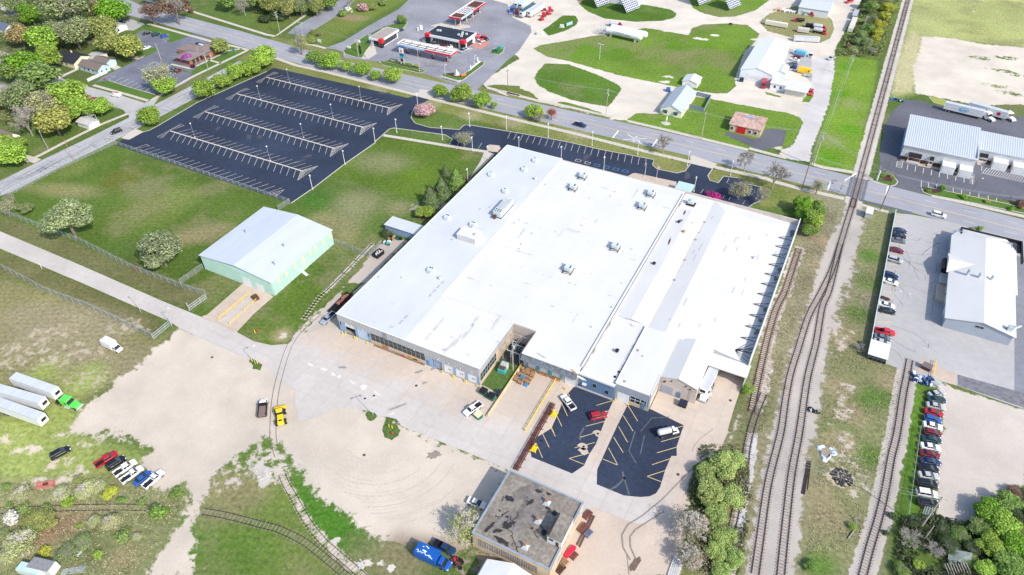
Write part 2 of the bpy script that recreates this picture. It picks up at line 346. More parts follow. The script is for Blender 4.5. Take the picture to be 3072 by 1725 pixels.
ISL=[([(-39.6,214.3),(-38,220.4),(-27.2,232.4),(-18.1,243.8),(-10.3,250),(3.4,266.3),(12,267.2),(27.9,266.8),(27,277.6),(31.1,285.4),(43.6,293.1),(52.9,295),(62,284.8),(62.3,274),(60.1,258.1),(62.2,238.3),(63.6,224.6),(66,217.1),(64.4,207.9),(57.9,204.7),(44.2,204),(31,203.8),(13.1,203.9),(-16.5,208.3),(-28.1,208.3)],LAWN2),([(-26.3,200.8),(-15,204.9),(4,199.5),(15.8,193.9),(18.7,190.4),(19.3,174.3),(19.1,170.8),(3.2,169.8),(-10.3,172.7),(-18.9,177),(-23.9,183.4),(-25.4,191.7)],LAWN),([(-43.5,284.5),(-44.2,295.7),(-15,309.6),(-10.4,300.2),(7.6,299.5),(12.8,294.8),(13.6,288.1),(8.8,280.6),(-3.8,272.9),(-21.2,269.7),(-34.5,275.8)],LAWN),([(10.5,323.6),(18.9,306.8),(26.6,301.4),(36,299.7),(43.7,304.3),(52,318.9),(56.3,343.5)],LAWN2),([(-45.8,239.4),(-44.9,263.7),(-38.5,266.7),(-34.3,261.7),(-32.3,254.1),(-34.4,243.2),(-39.8,233.4)],LAWN),([(31.4,163.8),(32.9,171),(42.7,174.7),(52.9,185.1),(51,197.8),(58.5,199.1),(80,199.5),(93.4,200.6),(98.3,198.7),(100.6,195.6),(100.8,184.6),(100.5,172.8),(97.2,170.3),(85.7,161.8),(32.3,163.2)],LAWN2),([(57.9,302.5),(60.4,317.6),(70.4,335),(81.7,340.4),(93.5,322.9),(96.6,309.4),(96.6,295.2),(92.8,286.4),(82.2,286.6),(65,291)],(.25,.24,.11)),([(102.1,272.7),(105.3,252.6),(103.7,341.8),(105.7,367),(125.5,376.4),(123,280)],(.14,.19,.05)),([(79.3,217.5),(87.3,215.5),(87.1,214.3),(80.9,214.7)],LAWN2),([(96.8,214.4),(97.2,225),(99.2,229.6),(100.5,222),(99.8,215.3)],LAWN2),([(-31.7,169.5),(-23.6,169.8),(-18.6,168.6),(-13,164.8),(-11.2,162.2),(-27.7,161.8)],(.13,.17,.04)),([(-40.3,165.3),(-37.1,168.7),(-26,172.3),(-21.4,163.1)],(.13,.17,.04)),([(-2.9,165.2),(-0.3,167),(18,164.8),(24.9,162.2),(23.6,160.5),(-2.4,162.5)],(.12,.19,.03)),([(87.9,360.5),(94.2,357.7),(101.1,366.8)],LAWN),]
for p,c_ in ISL:nosoil(p,c_,.5)
for p in[(36.9,264.9),(40.9,273),(34.1,265),(16.1,267.5),(24.1,269.7),(34.3,212.9),(34.2,206.6),(61.6,276.8)]:soilblob(p,2.2,.75,(.6,.57,.5),2,.3)
for p in[(-22.2,221.3),(-2.8,230.6),(20.1,246.1),(45.5,254)]:blob(p,14,(.085,.20,.012),.7)
blob((31.8,235.8),6,(.19,.22,.07),.8,1.2,3);blob((51,253.7),9,(.14,.2,.03),.7)
GR=(.52,.46,.385)
soilp([(-44.9,-20.6),(-44,-26.6),(-44.8,-29.8),(-43.2,-38.7),(-45.3,-44.1),(-44,-46.9),(-43.8,-50.5),(-44.3,-54.1),(-44.8,-56.7),(-43,-59.3),(-41,-62.7),(-35.6,-60.3),(-30.3,-56.5),(-19.1,-56.1),(-16.2,-56.3),(-17,-59.6),(-13.3,-61.8),(-8,-64.2),(-4.6,-64.1),(-4.2,-62.9),(-1.4,-59.5),(0.9,-60.3),(3.3,-63.3),(5.6,-66.7),(6.3,-70.8),(7.7,-76.6),(8.9,-81.4),(19.8,-75.9),(14.9,-72.1),(10.6,-68.6),(7.2,-63.7),(5.8,-60.4),(4.5,-57.8),(3.7,-54.2),(4.3,-48.8),(6.1,-43.3),(6.8,-39.3),(11.7,-40.4),(17.8,-41.9),(21.3,-43.6),(26.9,-46.4),(31.4,-48),(37.8,-47.9),(42.1,-49.1),(46.8,-49.9),(52.2,-49.2),(57,-47.9),(61.4,-45.9),(68.7,-44.4),(71.8,-40.3),(67.8,-20),(36.5,-20.5),(-0.2,-20),(0,-6.3),(-12.9,-17.5)],GR,2.6)
soilp([(54.6,-48.5),(68.7,-44.4),(76.7,-30.5),(82.9,-42.8),(69.9,-50.9)],(.30,.24,.19),3,.62)
soilp([(88.4,-19.7),(100.4,-18.5),(106.9,-9),(108.8,1.8),(110.2,-2.9),(110.8,-10.1),(114,-26.9),(87.9,-41.6)],(.50,.42,.35),1.)
soilp([(113.8,15.7),(115,29.7),(116.6,17.3),(113.4,9),(109.6,-1.8),(110.2,6)],(.42,.38,.33),1.,.6)
soilp([(-12.4,18.8),(-6.3,21.9),(-6.8,46.7),(-12.7,47.7),(-14.4,37),(-12.6,28.6),(-11.4,14.8),(-10.6,3.8),(-9.6,-1.3),(-8.3,-8.6),(1.7,-3.6),(-5.6,5.8)],(.44,.39,.34),.8)
soilblob((-11.1,68.5),6,.7,(.30,.26,.23),2,.9)
for p,r_ in(('a',0),):pass
for p in[(4.2,-52.3),(7.1,-49.8),(9,-46.4),(9.4,-54),(6.1,-57.7),(11.1,-50.5),(8.5,-43.8),(12.6,-44.6),(14.1,-42.8),(17.7,-43.7),(15.7,-46.5),(19.5,-46.9),(7,-39.9)]:soilblob(p,3.4,.52,(.52,.46,.40),1.5,.6)
for p in[(12.4,-55.4),(10.5,-58.6),(14.8,-52.6),(5.9,-55.8)]:blob(p,6,(.19,.18,.085),.85)
blob((10.8,-64),5,(.16,.17,.07),.8)
soilp([(-8,-2),(.5,-2),(.5,64),(-3,64),(-4,40),(-7,20)],(.44,.39,.34),.4)
soilp([(155,56.5),(160,60.8),(162.8,58.8),(182.1,58.8),(190,59.7),(191.2,85.3),(181.6,33.4),(175.5,27.4),(171.3,18.2),(167.1,13.7),(163.3,14.1),(162.7,39.7),(163.6,40.9),(161.3,57.2)],(.50,.45,.40),1.2)
BAL=(.41,.375,.34)
soilp([(126,141.1),(132.3,140.4),(134.1,127.7),(133.5,110.8),(134.5,87.9),(131.9,91.1),(132.4,60.3),(133.4,43.1),(134.3,26),(133.9,17.9),(136.4,-6),(137.4,-16.4),(126.6,-21.9),(123.7,12.8),(123.4,27.9),(122.5,50.7),(123.3,75.7),(122.9,93.3),(124,115.8),(125.8,124.9)],BAL,1.6,.84)
soilband([(128.6,420),(128.6,140)],3.0,(.50,.46,.42),1.)
soilband([(153.6,64.6),(153,48.9),(152.9,35.5),(152.3,26.2),(152,16.5),(151.4,7.4),(150.5,-1.1),(149.8,-9.6)],2.7,BAL,.8)
soilband([(115.7,102.6),(116.1,78.7),(115.2,70.1),(115.5,55.6),(117.6,43.7),(118.4,27.4)],2.2,(.40,.35,.31),1.6,.75)
soilband([(119.9,18),(121.7,5),(122.8,-10),(123.9,-21.9)],1.2,(.50,.49,.50),.8)
soilband([(140.4,32.1),(135.7,7.5),(136.9,-8.6)],1.2,(.42,.38,.34),1.,.0)
soilband([(-11.2,4.6),(-10.6,-7.8),(-4.9,-20.7),(1,-29.9),(10.8,-40.9),(20.5,-47.7),(27.6,-51.5),(39.3,-56.3),(46.9,-57.8),(52.9,-59)],1.5,(.50,.45,.39),1.2,.6)
soilband([(11.8,-47.4),(14.2,-48.2),(16.1,-50.6)],1.4,(.50,.47,.43),.8)
soilband([(-16.1,39.4),(-16.2,32.3),(-15.3,12.8)],.9,(.45,.42,.38),.5,.7)
soilblob((141.6,14.7),4.2,.95,(.50,.40,.28));soilblob((-14.5,-8.8),2.4,.62)
for p in[(51.3,-55.5),(42,-54.1),(41.2,-55.3),(53.9,-54.5),(56.7,-54.4),(163.6,370.5)]:soilblob(p,1.4,.8,(.5,.47,.42))
for p in[(-275.2,114.5),(-259.2,119.1),(-338.6,125),(-219.2,114.4),(-320.4,112.5)]:soilblob(p,4,.6,(.42,.36,.3),2,.2)
grass([(-403.8,141.2),(-306.2,179.2),(-227.2,119.3),(-212.1,81.6),(-244.3,82.8),(-280.1,79.2),(-326.8,86.5)],(.085,.115,.035),5)
grass([(-232.6,214.1),(-179.9,239.2),(-176.1,195.5),(-174.1,168),(-192.3,170.6)],(.095,.135,.03),3)
grass([(-179.9,239.2),(-140.9,249.7),(-141.8,208.5),(-139.2,176.9),(-139.5,167.6),(-161.1,175.8),(-163.9,208.5)],(.12,.165,.035),2)
blob((-152.7,208.5),6,(.24,.18,.11),.9,.2,2);blob((-170,202),5,(.2,.17,.08),.8)
n_=len(VX)
def noise2(scale,seed):
 r_=np.random.default_rng(seed);g=r_.random((600,600));fx=(VX+500)/scale;fy=(VY+300)/scale
 ix=fx.astype(int)%599;iy=fy.astype(int)%599;tx=fx-np.floor(fx);ty=fy-np.floor(fy);tx=tx*tx*(3-2*tx);ty=ty*ty*(3-2*ty)
 return(g[iy,ix]*(1-tx)+g[iy,ix+1]*tx)*(1-ty)+(g[iy+1,ix]*(1-tx)+g[iy+1,ix+1]*tx)*ty
nz=.5*noise2(22,1)+.3*noise2(9,2)+.2*noise2(4,3)
gcol*=(1+(nz-.5)*.55)[:,None];dz=sm((.45*noise2(30,5)+.35*noise2(11,6)+.2*noise2(4,7)-.52)*5)[:,None]*.5;gcol[:]=gcol*(1-dz)+np.array([.20,.185,.095])*dz
nz=.6*noise2(18,8)+.4*noise2(6,9);scol*=(1+(nz-.5)*.22)[:,None]
def ground_mat():
 m=bpy.data.materials.new('ground_grass_and_gravel');m.use_nodes=True;nt=m.node_tree;L=nt.links.new;b=nt.nodes['Principled BSDF']
 b.inputs['Roughness'].default_value=.95;b.inputs['Specular IOR Level'].default_value=.1
 ag=node(nt,'ShaderNodeAttribute',attribute_name='grass_colour');as_=node(nt,'ShaderNodeAttribute',attribute_name='soil_colour');am=node(nt,'ShaderNodeAttribute',attribute_name='soil_amount')
 geo=node(nt,'ShaderNodeNewGeometry')
 def nz(sc,det,rough=.6,map_=None):
  n=node(nt,'ShaderNodeTexNoise');n.inputs['Scale'].default_value=sc;n.inputs['Detail'].default_value=det;n.inputs['Roughness'].default_value=rough
  if map_:
   mp=node(nt,'ShaderNodeMapping');mp.inputs['Scale'].default_value=map_;L(geo.outputs['Position'],mp.inputs[0]);L(mp.outputs[0],n.inputs['Vector'])
  else:L(geo.outputs['Position'],n.inputs['Vector'])
  return n.outputs[0]
 def mr(v,a,b_,c,d):
  n=node(nt,'ShaderNodeMapRange');
  for k,x in zip(('From Min','From Max','To Min','To Max'),(a,b_,c,d)):n.inputs[k].default_value=x
  L(v,n.inputs['Value']);return n.outputs[0]
 def scale(c,f):
  n=node(nt,'ShaderNodeVectorMath',operation='SCALE');L(c,n.inputs[0]);L(f,n.inputs['Scale']);return n.outputs[0]
 def mix(f,a,b_):
  n=node(nt,'ShaderNodeMix',data_type='RGBA');L(f,n.inputs[0]);L(a,n.inputs[6])
  if isinstance(b_,tuple):n.inputs[7].default_value=(*b_,1)
  else:L(b_,n.inputs[7])
  return n.outputs[2]
 wv=node(nt,'ShaderNodeTexWave');wv.inputs['Scale'].default_value=.16;wv.inputs['Distortion'].default_value=3;wv.inputs['Detail'].default_value=3;wv.inputs['Detail Scale'].default_value=.6
 mp=node(nt,'ShaderNodeMapping');mp.inputs['Rotation'].default_value=(0,0,R(62));L(geo.outputs['Position'],mp.inputs[0]);L(mp.outputs[0],wv.inputs['Vector'])
 g=scale(ag.outputs['Color'],mr(wv.outputs[0],0,1,.955,1.04));g=scale(g,mr(nz(.9,9,.75),.3,.7,.55,1.5))
 dry=mix(mr(nz(.33,8,.7),.56,.72,0,.55),g,(.25,.22,.12))
 g2=mix(mr(nz(.5,6,.6),.30,.42,.45,0),dry,(.04,.08,.014))
 s1=scale(as_.outputs['Color'],mr(nz(1.6,10,.75),.3,.7,.92,1.08))
 s1=scale(s1,mr(nz(.12,5,.6),.3,.7,.90,1.07))
 ad=node(nt,'ShaderNodeMath',operation='MULTIPLY_ADD');ad.inputs[1].default_value=.8;L(mr(nz(.38,10,.72),.3,.7,-.5,.5),ad.inputs[0]);L(am.outputs['Fac'],ad.inputs[2])
 f=mr(ad.outputs[0],.44,.60,0,1)
 g2=scale(g2,mr(nz(2.6,6,.8),.3,.7,.78,1.25));g2=mix(mr(nz(.8,10,.85),.58,.66,0,.45),g2,(.34,.31,.20))
 c=mix(f,g2,s1);L(c,b.inputs['Base Color'])
 bp=node(nt,'ShaderNodeBump');bp.inputs['Strength'].default_value=.5;bp.inputs['Distance'].default_value=.12;L(nz(2.2,6,.7),bp.inputs['Height']);L(bp.outputs[0],b.inputs['Normal'])
 return m
mGround=ground_mat()
def ground_part(name,qs,extra=False):
 used,inv=np.unique(qs.ravel(),return_inverse=True)
 me=bpy.data.meshes.new(name);nv=len(used);nq=len(qs)
 co=np.zeros((nv,3));co[:,0]=VX[used];co[:,1]=VY[used]
 gc=gcol[used];sc_=scol[used];so_=soil[used];li=inv
 if extra:
  co=np.vstack([co,[[-3000,-3000,-.08],[3000,-3000,-.08],[3000,3000,-.08],[-3000,3000,-.08]]])
  gc=np.vstack([gc,np.tile([.11,.15,.045],(4,1))]);sc_=np.vstack([sc_,np.tile([.5,.45,.4],(4,1))]);so_=np.append(so_,[0]*4)
  li=np.append(inv.ravel(),[nv,nv+1,nv+2,nv+3]);nv+=4;nq+=1
 me.vertices.add(nv);me.loops.add(nq*4);me.polygons.add(nq)
 me.vertices.foreach_set('co',co.ravel());me.loops.foreach_set('vertex_index',li.ravel().astype(np.int32))
 me.polygons.foreach_set('loop_start',np.arange(0,nq*4,4,dtype=np.int32));me.polygons.foreach_set('loop_total',np.full(nq,4,dtype=np.int32));me.update(calc_edges=True)
 for nm,a in(('grass_colour',gc),('soil_colour',sc_)):
  at=me.attributes.new(nm,'FLOAT_COLOR','POINT');at.data.foreach_set('color',np.hstack([np.clip(a,0,1),np.ones((nv,1))]).ravel())
 at=me.attributes.new('soil_amount','FLOAT','POINT');at.data.foreach_set('value',so_)
 me.materials.append(mGround);o=bpy.data.objects.new(name,me);COL.objects.link(o);o['kind']='structure';return o
qs_soil=soil[q].mean(1)>.5
cxq,cyq=VX[q].mean(1),VY[q].mean(1)
rail_zone=poly_sd(cxq,cyq,[(128.8,421.4),(128.2,126.1),(155.7,-11),(126.3,-26),(116.5,86.1),(120,144.7),(113.1,414)])>0
ground_part('ground',q[~qs_soil],True)
ground_part('gravel_yard',q[qs_soil&~rail_zone])
ground_part('railway_ballast',q[qs_soil&rail_zone])
# paved surfaces (each sheet lies a little above the one below)
NS=[0]
def surf(name,poly,z,m,sub=None):
 NS[0]+=1;z+=NS[0]*.00011;mb=MB();mb.sheet(poly,z);return mb.bd(name,m,kind='structure')
def lines(parent,segs,w_,z,m,name='painted_line'):
 """short painted lines joined into one part"""
 mb=MB()
 for a,b in segs:mb.strip([a,b],w_,z)
 return mb.bd(name,m,parent,kind='stuff')
def kerb(parent,pts,closed=False,w_=.3,h=.13,z=0):
 if closed:pts=pts+[pts[0],pts[1]]
 mb=MB();mb.strip(pts,w_,z,h=h);return mb.bd('kerb',mKerb,parent)
def dash(a,b,n,fr=.4):
 out=[]
 for i in range(n):
  t0=i/n;t1=t0+fr/n;out.append(((a[0]+(b[0]-a[0])*t0,a[1]+(b[1]-a[1])*t0),(a[0]+(b[0]-a[0])*t1,a[1]+(b[1]-a[1])*t1)))
 return out
RC=[(-373.9,184.1),(-283,162.6),(-238.7,160.2),(-198.8,158.1)]+[(-120,151.3),(-60,151.6),(0,152.6),(60,153.0),(125,151.4),(165,149.2),(230,146.5)]
surf_y=[(p[0],p[1])for p in RC]
def rib(pts,wl,wr):
 A,_=offset(pts,wl);_,B=offset(pts,wr);return A+B[::-1]
main_road=surf('main_road',rib(RC,7.4,7.3),.03,mRoad)
A,B=offset(RC,.16)
cl=MB();cl.strip(A,.14,.036);cl.strip(B,.14,.036);cl.bd('centre_line',mLineY,main_road)
for off in(3.6,-3.6):
 A,_=offset(RC,abs(off));_,B=offset(RC,abs(off));P_=A if off>0 else B
 segs=[]
 for a,b in zip(P_[:-1],P_[1:]):
  n=max(1,int(hypot(b[0]-a[0],b[1]-a[1])/13));segs+=dash(a,b,n,.3)
 segs=[s for s in segs if not(118<s[0][0]<139)]
 lines(main_road,segs,.13,.036,mLineW,'lane_line')
lines(main_road,[(p,(p[0],p[1]+7))for p in((31.5,145.6),(48.8,145.6))]+[((118.8,144.6),(118.8,151.2)),((138.8,150.8),(138.8,157.6))],.6,.036,mLineW,'stop_line')
lines(main_road,[((36,146.2),(44.5,151.5)),((36,151.5),(44.5,146.2))],.32,.038,mLineW,'crossing_mark')
for x_ in(40.2,):
 lettering('R',2.0,(x_,147.0,.05),(0,0,R(-90)),mLineW,main_road,'crossing_letter',1.2);lettering('R',2.0,(x_,150.7,.05),(0,0,R(-90)),mLineW,main_road,'crossing_letter',1.2)
tar=MB();rs=random.Random(5)
for i in range(46):
 x=rs.uniform(-150,180);y=151.3+rs.uniform(-7,7);p=[(x,y)]
 for k in range(4):p.append((p[-1][0]+rs.uniform(.6,2.2),p[-1][1]+rs.uniform(-.5,.5)))
 tar.strip(p,.07,.035)
tar.bd('sealed_crack',mCrack,main_road,kind='stuff')
surf('road_patch',[(129.9,143.7),(148.4,143.3),(148.4,141.2),(130.4,142.5)],.034,mAsphG)
SS=[(-170,-1.1),(-167.2,5.4)]+[(-166.5,25),(-164.7,46),(-163.5,80),(-163,110),(-163,135)]
side_street=surf('side_street',rib(SS,5.9,5.9),.024,mat('pale_worn_road',(.38,.38,.395),.9,var=.1,scale=.8,detail=8,var2=.15,scale2=.07))
cr=MB()
for j in range(150):
 t=rs.random();y=-30+170*t;x=-165.5+rs.uniform(-5,5)+(3 if y>40 else-2);p=[(x,y)]
 ln=rs.random()<.45
 for k in range(6):p.append((p[-1][0]+(rs.uniform(-.5,.5)if ln else rs.uniform(.5,1.3)),p[-1][1]+(rs.uniform(1.2,2.6)if ln else rs.uniform(-.5,.5))))
 cr.strip(p,rs.uniform(.08,.16),.03)
cr.bd('sealed_crack',mCrack,side_street,kind='stuff')
for off in(-1.6,-4.2,2.1):
 A,B=offset(SS,abs(off));P_=A if off>0 else B;c2=MB();c2.strip(P_[1:],.10,.029);c2.bd('sealed_crack',mCrack,side_street)
residential_street=surf('residential_street',[(-324,84.7),(-283.8,81.7),(-271.3,80.7),(-236.6,80.6),(-218.2,80),(-210.2,80.1),(-190.5,80.6),(-174.6,80.1),(-168.2,79.2),(-172,68.5),(-178.3,70.9),(-189.6,71.1),(-202,70.8),(-229.4,70.7),(-272.9,74.4),(-312.9,77.8)],.018,mat('pale_street',(.40,.39,.39),.9,var=.08,scale=.6,var2=.1,scale2=.08))
surf('street_corner',[(-172,68.5),(-175.1,80.5),(-175.7,90.8),(-158,61.5),(-164,62.8)],.020,MATS['pale_worn_road'])
surf('house_drive',[(-253.9,149.5),(-268.7,151.2),(-266.8,146),(-258.2,137.3),(-251.7,139.6)],.02,mLotR)
surf('street_drive',[(-158,52.5),(-158.8,61.1),(-152.9,60.5),(-153,52.9)],.03,mWalk)
surf('north_street',[(-170.9,174.4),(-160.2,174.7),(-161.3,195.7),(-163.5,217.8),(-171.2,239.2),(-178.1,240),(-174.8,205.1),(-173.2,183.2)],.02,mAsphO)
surf('north_path',[(-173.6,169),(-179.2,203),(-181.4,203.8),(-174.8,169.2)],.018,mWalk)
for p in([(-364,135.6),(-360.8,138.1),(-353.8,132.7),(-335.1,128.5),(-333.1,125.8),(-340.7,125.8),(-352.3,127.7)],[(-295,88),(-285.2,89),(-282.7,87.3),(-289.2,84.2)],[(-224.8,100.4),(-225.1,103.8),(-217.5,102.6),(-217.8,99)]):surf('garden_path',p,.02,mWalk)
surf('garden_path',[(-237.1,81),(-237.3,93),(-235.2,92),(-234.6,80.9),(-233.9,78.6)],.02,mWalk)
surf('house_drive',[(-183.1,25.1),(-173,25.5),(-172.8,22),(-178.1,22.1),(-180.4,21.9)],.02,mWalk)
surf('garden_path',[(-183.6,56.3),(-175.7,55.9),(-175.8,54.9),(-182.8,55.1)],.02,mWalk)
surf('concrete_road',[(-156.2,-16),(-141.4,-13.9),(-99.8,-13.8),(-69,-14.1),(-59.4,-14.2),(-42.5,-14),(-27.9,-14),(-21.6,-16.7),(-16.4,-21.1),(-44.9,-20.6),(-49.6,-19.9),(-63.2,-19.9),(-89.6,-19.8),(-131.9,-20.3),(-149.4,-20.3)],.022,mConc)
YARD=[(-44.9,-20.6),(-18.3,-20.2),(-10.3,-20.3),(-5.2,-22.3),(-1.2,-23.2),(3.2,-23.9),(6.8,-28.2),(11.3,-31.8),(14.9,-28.5),(16.5,-24.5),(21.2,-21.8),(26.1,-20.5),(29.1,-20.9),(31.8,-19.9),(34.2,-19.5),(36.7,-20.8),(45.3,-20.5),(56,-20.1),(67.8,-20)]+[(71,-24),(89.6,-23.4)]+[(90.8,-20),(97.8,-19.8),(100.8,-19.6),(103.3,-18.8),(104.9,-16.2),(107.8,-8.6),(109.4,-1.9),(108.6,1.7),(111.6,6.7),(113.5,10.8),(113.9,16.4),(113.6,16.5),(113.3,22.9),(113.2,30.4),(113.4,35.3)]+[(113.4,36.4),(103.3,36.4),(103.3,21.3),(93.2,21.3),(93.2,13.2),(48.4,13),(48.4,.6),(-1,.6),(-1,2)]+[(-5,-0.5),(-7.5,-3.8),(-10.6,-5.8),(-10.4,-10.8),(-14.4,-13.5),(-20.5,-14.7),(-27.9,-14)]
surf('concrete_yard',YARD,.028,mJoint)
def clip_half(poly,axis,v,keep_gt):
 out=[]
 for i in range(len(poly)):
  a,b=poly[i],poly[(i+1)%len(poly)]
  da=(a[axis]-v)if keep_gt else(v-a[axis]);db=(b[axis]-v)if keep_gt else(v-b[axis])
  if da>=0:out.append(a)
  if(da>=0)!=(db>=0):
   t=da/(da-db);out.append((a[0]+(b[0]-a[0])*t,a[1]+(b[1]-a[1])*t))
 return out
ya=bpy.data.objects['concrete_yard'];GAP=.022
yx=[-60+6.1*i for i in range(34)];yy=[-48+6.1*i for i in range(17)]
import mathutils
from mathutils.geometry import tessellate_polygon
tris=[[YARD[i]for i in t]for t in tessellate_polygon([[Vector((x,y,0))for x,y in YARD]])]
slabs=0
import bmesh
def cell_mesh(x0,y0,x1,y1):
 mb=[]
 for t in tris:
  p=t
  for ax,v,g in((0,x0,True),(0,x1,False),(1,y0,True),(1,y1,False)):
   p=clip_half(p,ax,v,g)
   if len(p)<3:break
  if len(p)>=3:mb.append(p)
 return mb
def yard_mat(name,c0,c1):
 m=mat(name,c0,.9,var=.06,scale=.6,detail=9,var2=.10,scale2=.05);nt=m.node_tree;L=nt.links.new;b=nt.nodes['Principled BSDF'];cur=b.inputs['Base Color'].links[0].from_socket
 geo=node(nt,'ShaderNodeNewGeometry');sx=node(nt,'ShaderNodeSeparateXYZ');L(geo.outputs['Position'],sx.inputs[0]);n=node(nt,'ShaderNodeTexNoise');n.inputs['Scale'].default_value=.12;n.inputs['Detail'].default_value=8;L(geo.outputs['Position'],n.inputs['Vector'])
 a=node(nt,'ShaderNodeMath',operation='MULTIPLY_ADD');a.inputs[1].default_value=26;L(n.outputs[0],a.inputs[0]);L(sx.outputs[1],a.inputs[2])
 r_=node(nt,'ShaderNodeMapRange');r_.inputs['From Min'].default_value=0;r_.inputs['From Max'].default_value=9;L(a.outputs[0],r_.inputs['Value'])
 mx=node(nt,'ShaderNodeMix',data_type='RGBA',blend_type='MULTIPLY');L(r_.outputs[0],mx.inputs[0]);L(cur,mx.inputs[6]);mx.inputs[7].default_value=(*c1,1);L(mx.outputs[2],b.inputs['Base Color']);return m
mSlab=[yard_mat('yard_concrete',(.47,.437,.41),(1.02,.93,.83)),yard_mat('yard_concrete_light',(.487,.453,.425),(1.02,.93,.83))]
for ix in range(len(yx)-1):
 for iy in range(len(yy)-1):
  ps=cell_mesh(yx[ix]+GAP,yy[iy]+GAP,yx[ix+1]-GAP,yy[iy+1]-GAP)
  if not ps:continue
  cx2,cy2=yx[ix],yy[iy]
  warm=(2<cx2<46 and-14<cy2<2)or(90<cx2 and cy2>4)or(60<cx2<76 and cy2>-8)
  mi=1 if rs.random()<.3 else 0
  mb=MB();zt=.05+rs.uniform(-.001,.001)
  for p in ps:mb.sheet(p,zt)
  o=mb.bd('slab',mSlab[mi],ya);slabs+=1
def stain(poly,m=None,z=.06,name='stain'):
 return MB_s(poly,z,m or mOil,name)
def MB_s(poly,z,m,name):
 mb=MB();mb.sheet(poly,z);return mb.bd(name,m,ya)
def rag(c,r,n=14,asp=1.,ang=0,seed=1,jag=.35):
 q_=random.Random(seed);out=[]
 for i in range(n):
  t=2*math.pi*i/n;rr=r*(1+q_.uniform(-jag,jag));x,y=cos(t)*rr*asp,sin(t)*rr
  out.append((c[0]+x*cos(ang)-y*sin(ang),c[1]+x*sin(ang)+y*cos(ang)))
 return out
mPatch=mat('pale_patch',(.60,.58,.56),.9,var=.08)
for i,(p,r,a,an)in enumerate(zip([(0.8,-14.4),(5.5,-14.1),(9.1,-14.4),(11.1,-14.3),(16.1,-14.4),(19.7,-14.5),(24.2,-14.5),(31.9,-18.7)],(.4,.55,.45,.6,.3,.8,.25,.25),(2.6,1.8,1.6,1.1,4,1.2,5,6),(-.1,.1,-.1,0,-.2,.6,-.25,.9))):
 stain(rag(p,r,12,a,an,i),mPatch,.06,'pale_patch')
for i,(p,r,a,an)in enumerate(zip([(9.8,-11.1),(32.3,-15.7),(34,-5.4),(30.2,-2.8),(33.5,0.9)],(.5,.45,.4,.5,.6),(2,6,2.2,2.5,3),(.4,.9,.9,.9,1.2))):
 stain(rag(p,r,12,a,an,i+20),mat('dull_stain',(.27,.26,.26),.9,var=.3,scale=2),.06)
for p in[(32.5,-7.3),(82.2,-5.1),(106.1,-2.2),(108.7,7.4),(111.7,26.8)]:
 o=MB();o.tube((p[0],p[1],.05),(p[0],p[1],.065),.42,n=12);o.bd('manhole_cover',mBrown,ya)
for p in[(-26.8,-25.1),(33.3,-32.7)]:
 o=MB();o.tube((p[0],p[1],.03),(p[0],p[1],.065),.38,n=12);tag(o.bd('drain_cover',mBrown),'small dark drain cover set in the open gravel yard '+('west of the factory' if p[0]<-20 else 'south of the factory'),'drain cover')
surf('mud_patch',rag((49.1,-24.5),1.15,18,1.5,.7,3),.03,mat('wet_mud',(.26,.225,.195),.8,var=.3,scale=1.2))
mTyre=mat('tyre_mark',(.24,.21,.185),.9,var=.25,scale=2)
tt=[[(103.3,-28.5),(100.8,-26.4),(99.5,-23.7),(99.8,-20.6),(101.9,-17.1),(104.8,-10.7),(106.8,-4.6),(108.6,0.7)],[(104.1,-27.5),(102.3,-25.6),(101.3,-23.3),(101.8,-21),(104,-17.2),(106.2,-13.4)],[(107.3,5.9),(107.1,7.5),(108,10.9),(110.1,15.3)],[(102.2,-27.7),(104.3,-31.9)]]
for i,t in enumerate(tt):mb=MB();mb.strip(t,.34 if i<2 else.15,.062);tag(mb.bd('tyre_mark',mTyre),kind='structure')
surf('mud_patch',rag((104.6,-28.9),.9,18,2.1,1.6,4),.064,mat('wet_mud2',(.15,.105,.08),.7,var=.3,scale=1.2))
mTy2=mat('pale_tyre_mark',(.49,.435,.378),.95,var=.2,scale=1.5);q_=random.Random(77)
for i in range(24):
 c=(32.7,-26.9);rr_=7+i*.8+q_.uniform(-.3,.3);a0=q_.uniform(-2.6,-1.5);a1=a0+q_.uniform(.7,1.9);mb=MB()
 ar=[(c[0]+cos(a0+(a1-a0)*k/24)*rr_*1.15,c[1]+sin(a0+(a1-a0)*k/24)*rr_)for k in range(25)];wd_=q_.uniform(.14,.4)
 for a,b_ in zip(ar[:-1],ar[1:]):
  if all(soil[I[int(round((p[1]+dy+110)/STEP)),int(round((p[0]+dx+395)/STEP))]]>.93 for p in(a,b_)for dx in(-1,1)for dy in(-1,1)):mb.strip([a,b_],wd_,.02+.0005*i)
 if mb.v:mb.bd('tyre_mark',mTy2,kind='structure')
surf('concrete_pad',[(-42.6,-13.9),(-41.6,-12.3),(-42.2,3.6),(-40.3,6),(-28.8,3.3),(-28.8,-5.8),(-27.8,-14.2)],.034,mConcW)
surf('loading_pit',[(-36.1,-13.1),(-32,-12.9),(-31.9,-0.7),(-36.2,0.7)],.04,mConc)
lotA=surf('yard_asphalt',[(71.9,12.1),(74.9,13.2),(83.4,13.3),(83.4,12.5),(83.6,8.2),(84.3,0.7),(84.6,-3.1),(84.3,-6.5),(84.4,-10.4),(82.7,-13.8),(71.6,-14),(70.7,-12.7),(69.2,-9.8),(72.3,-3.6),(71.8,1.9),(71.1,7.5)],.064,mAsphN)
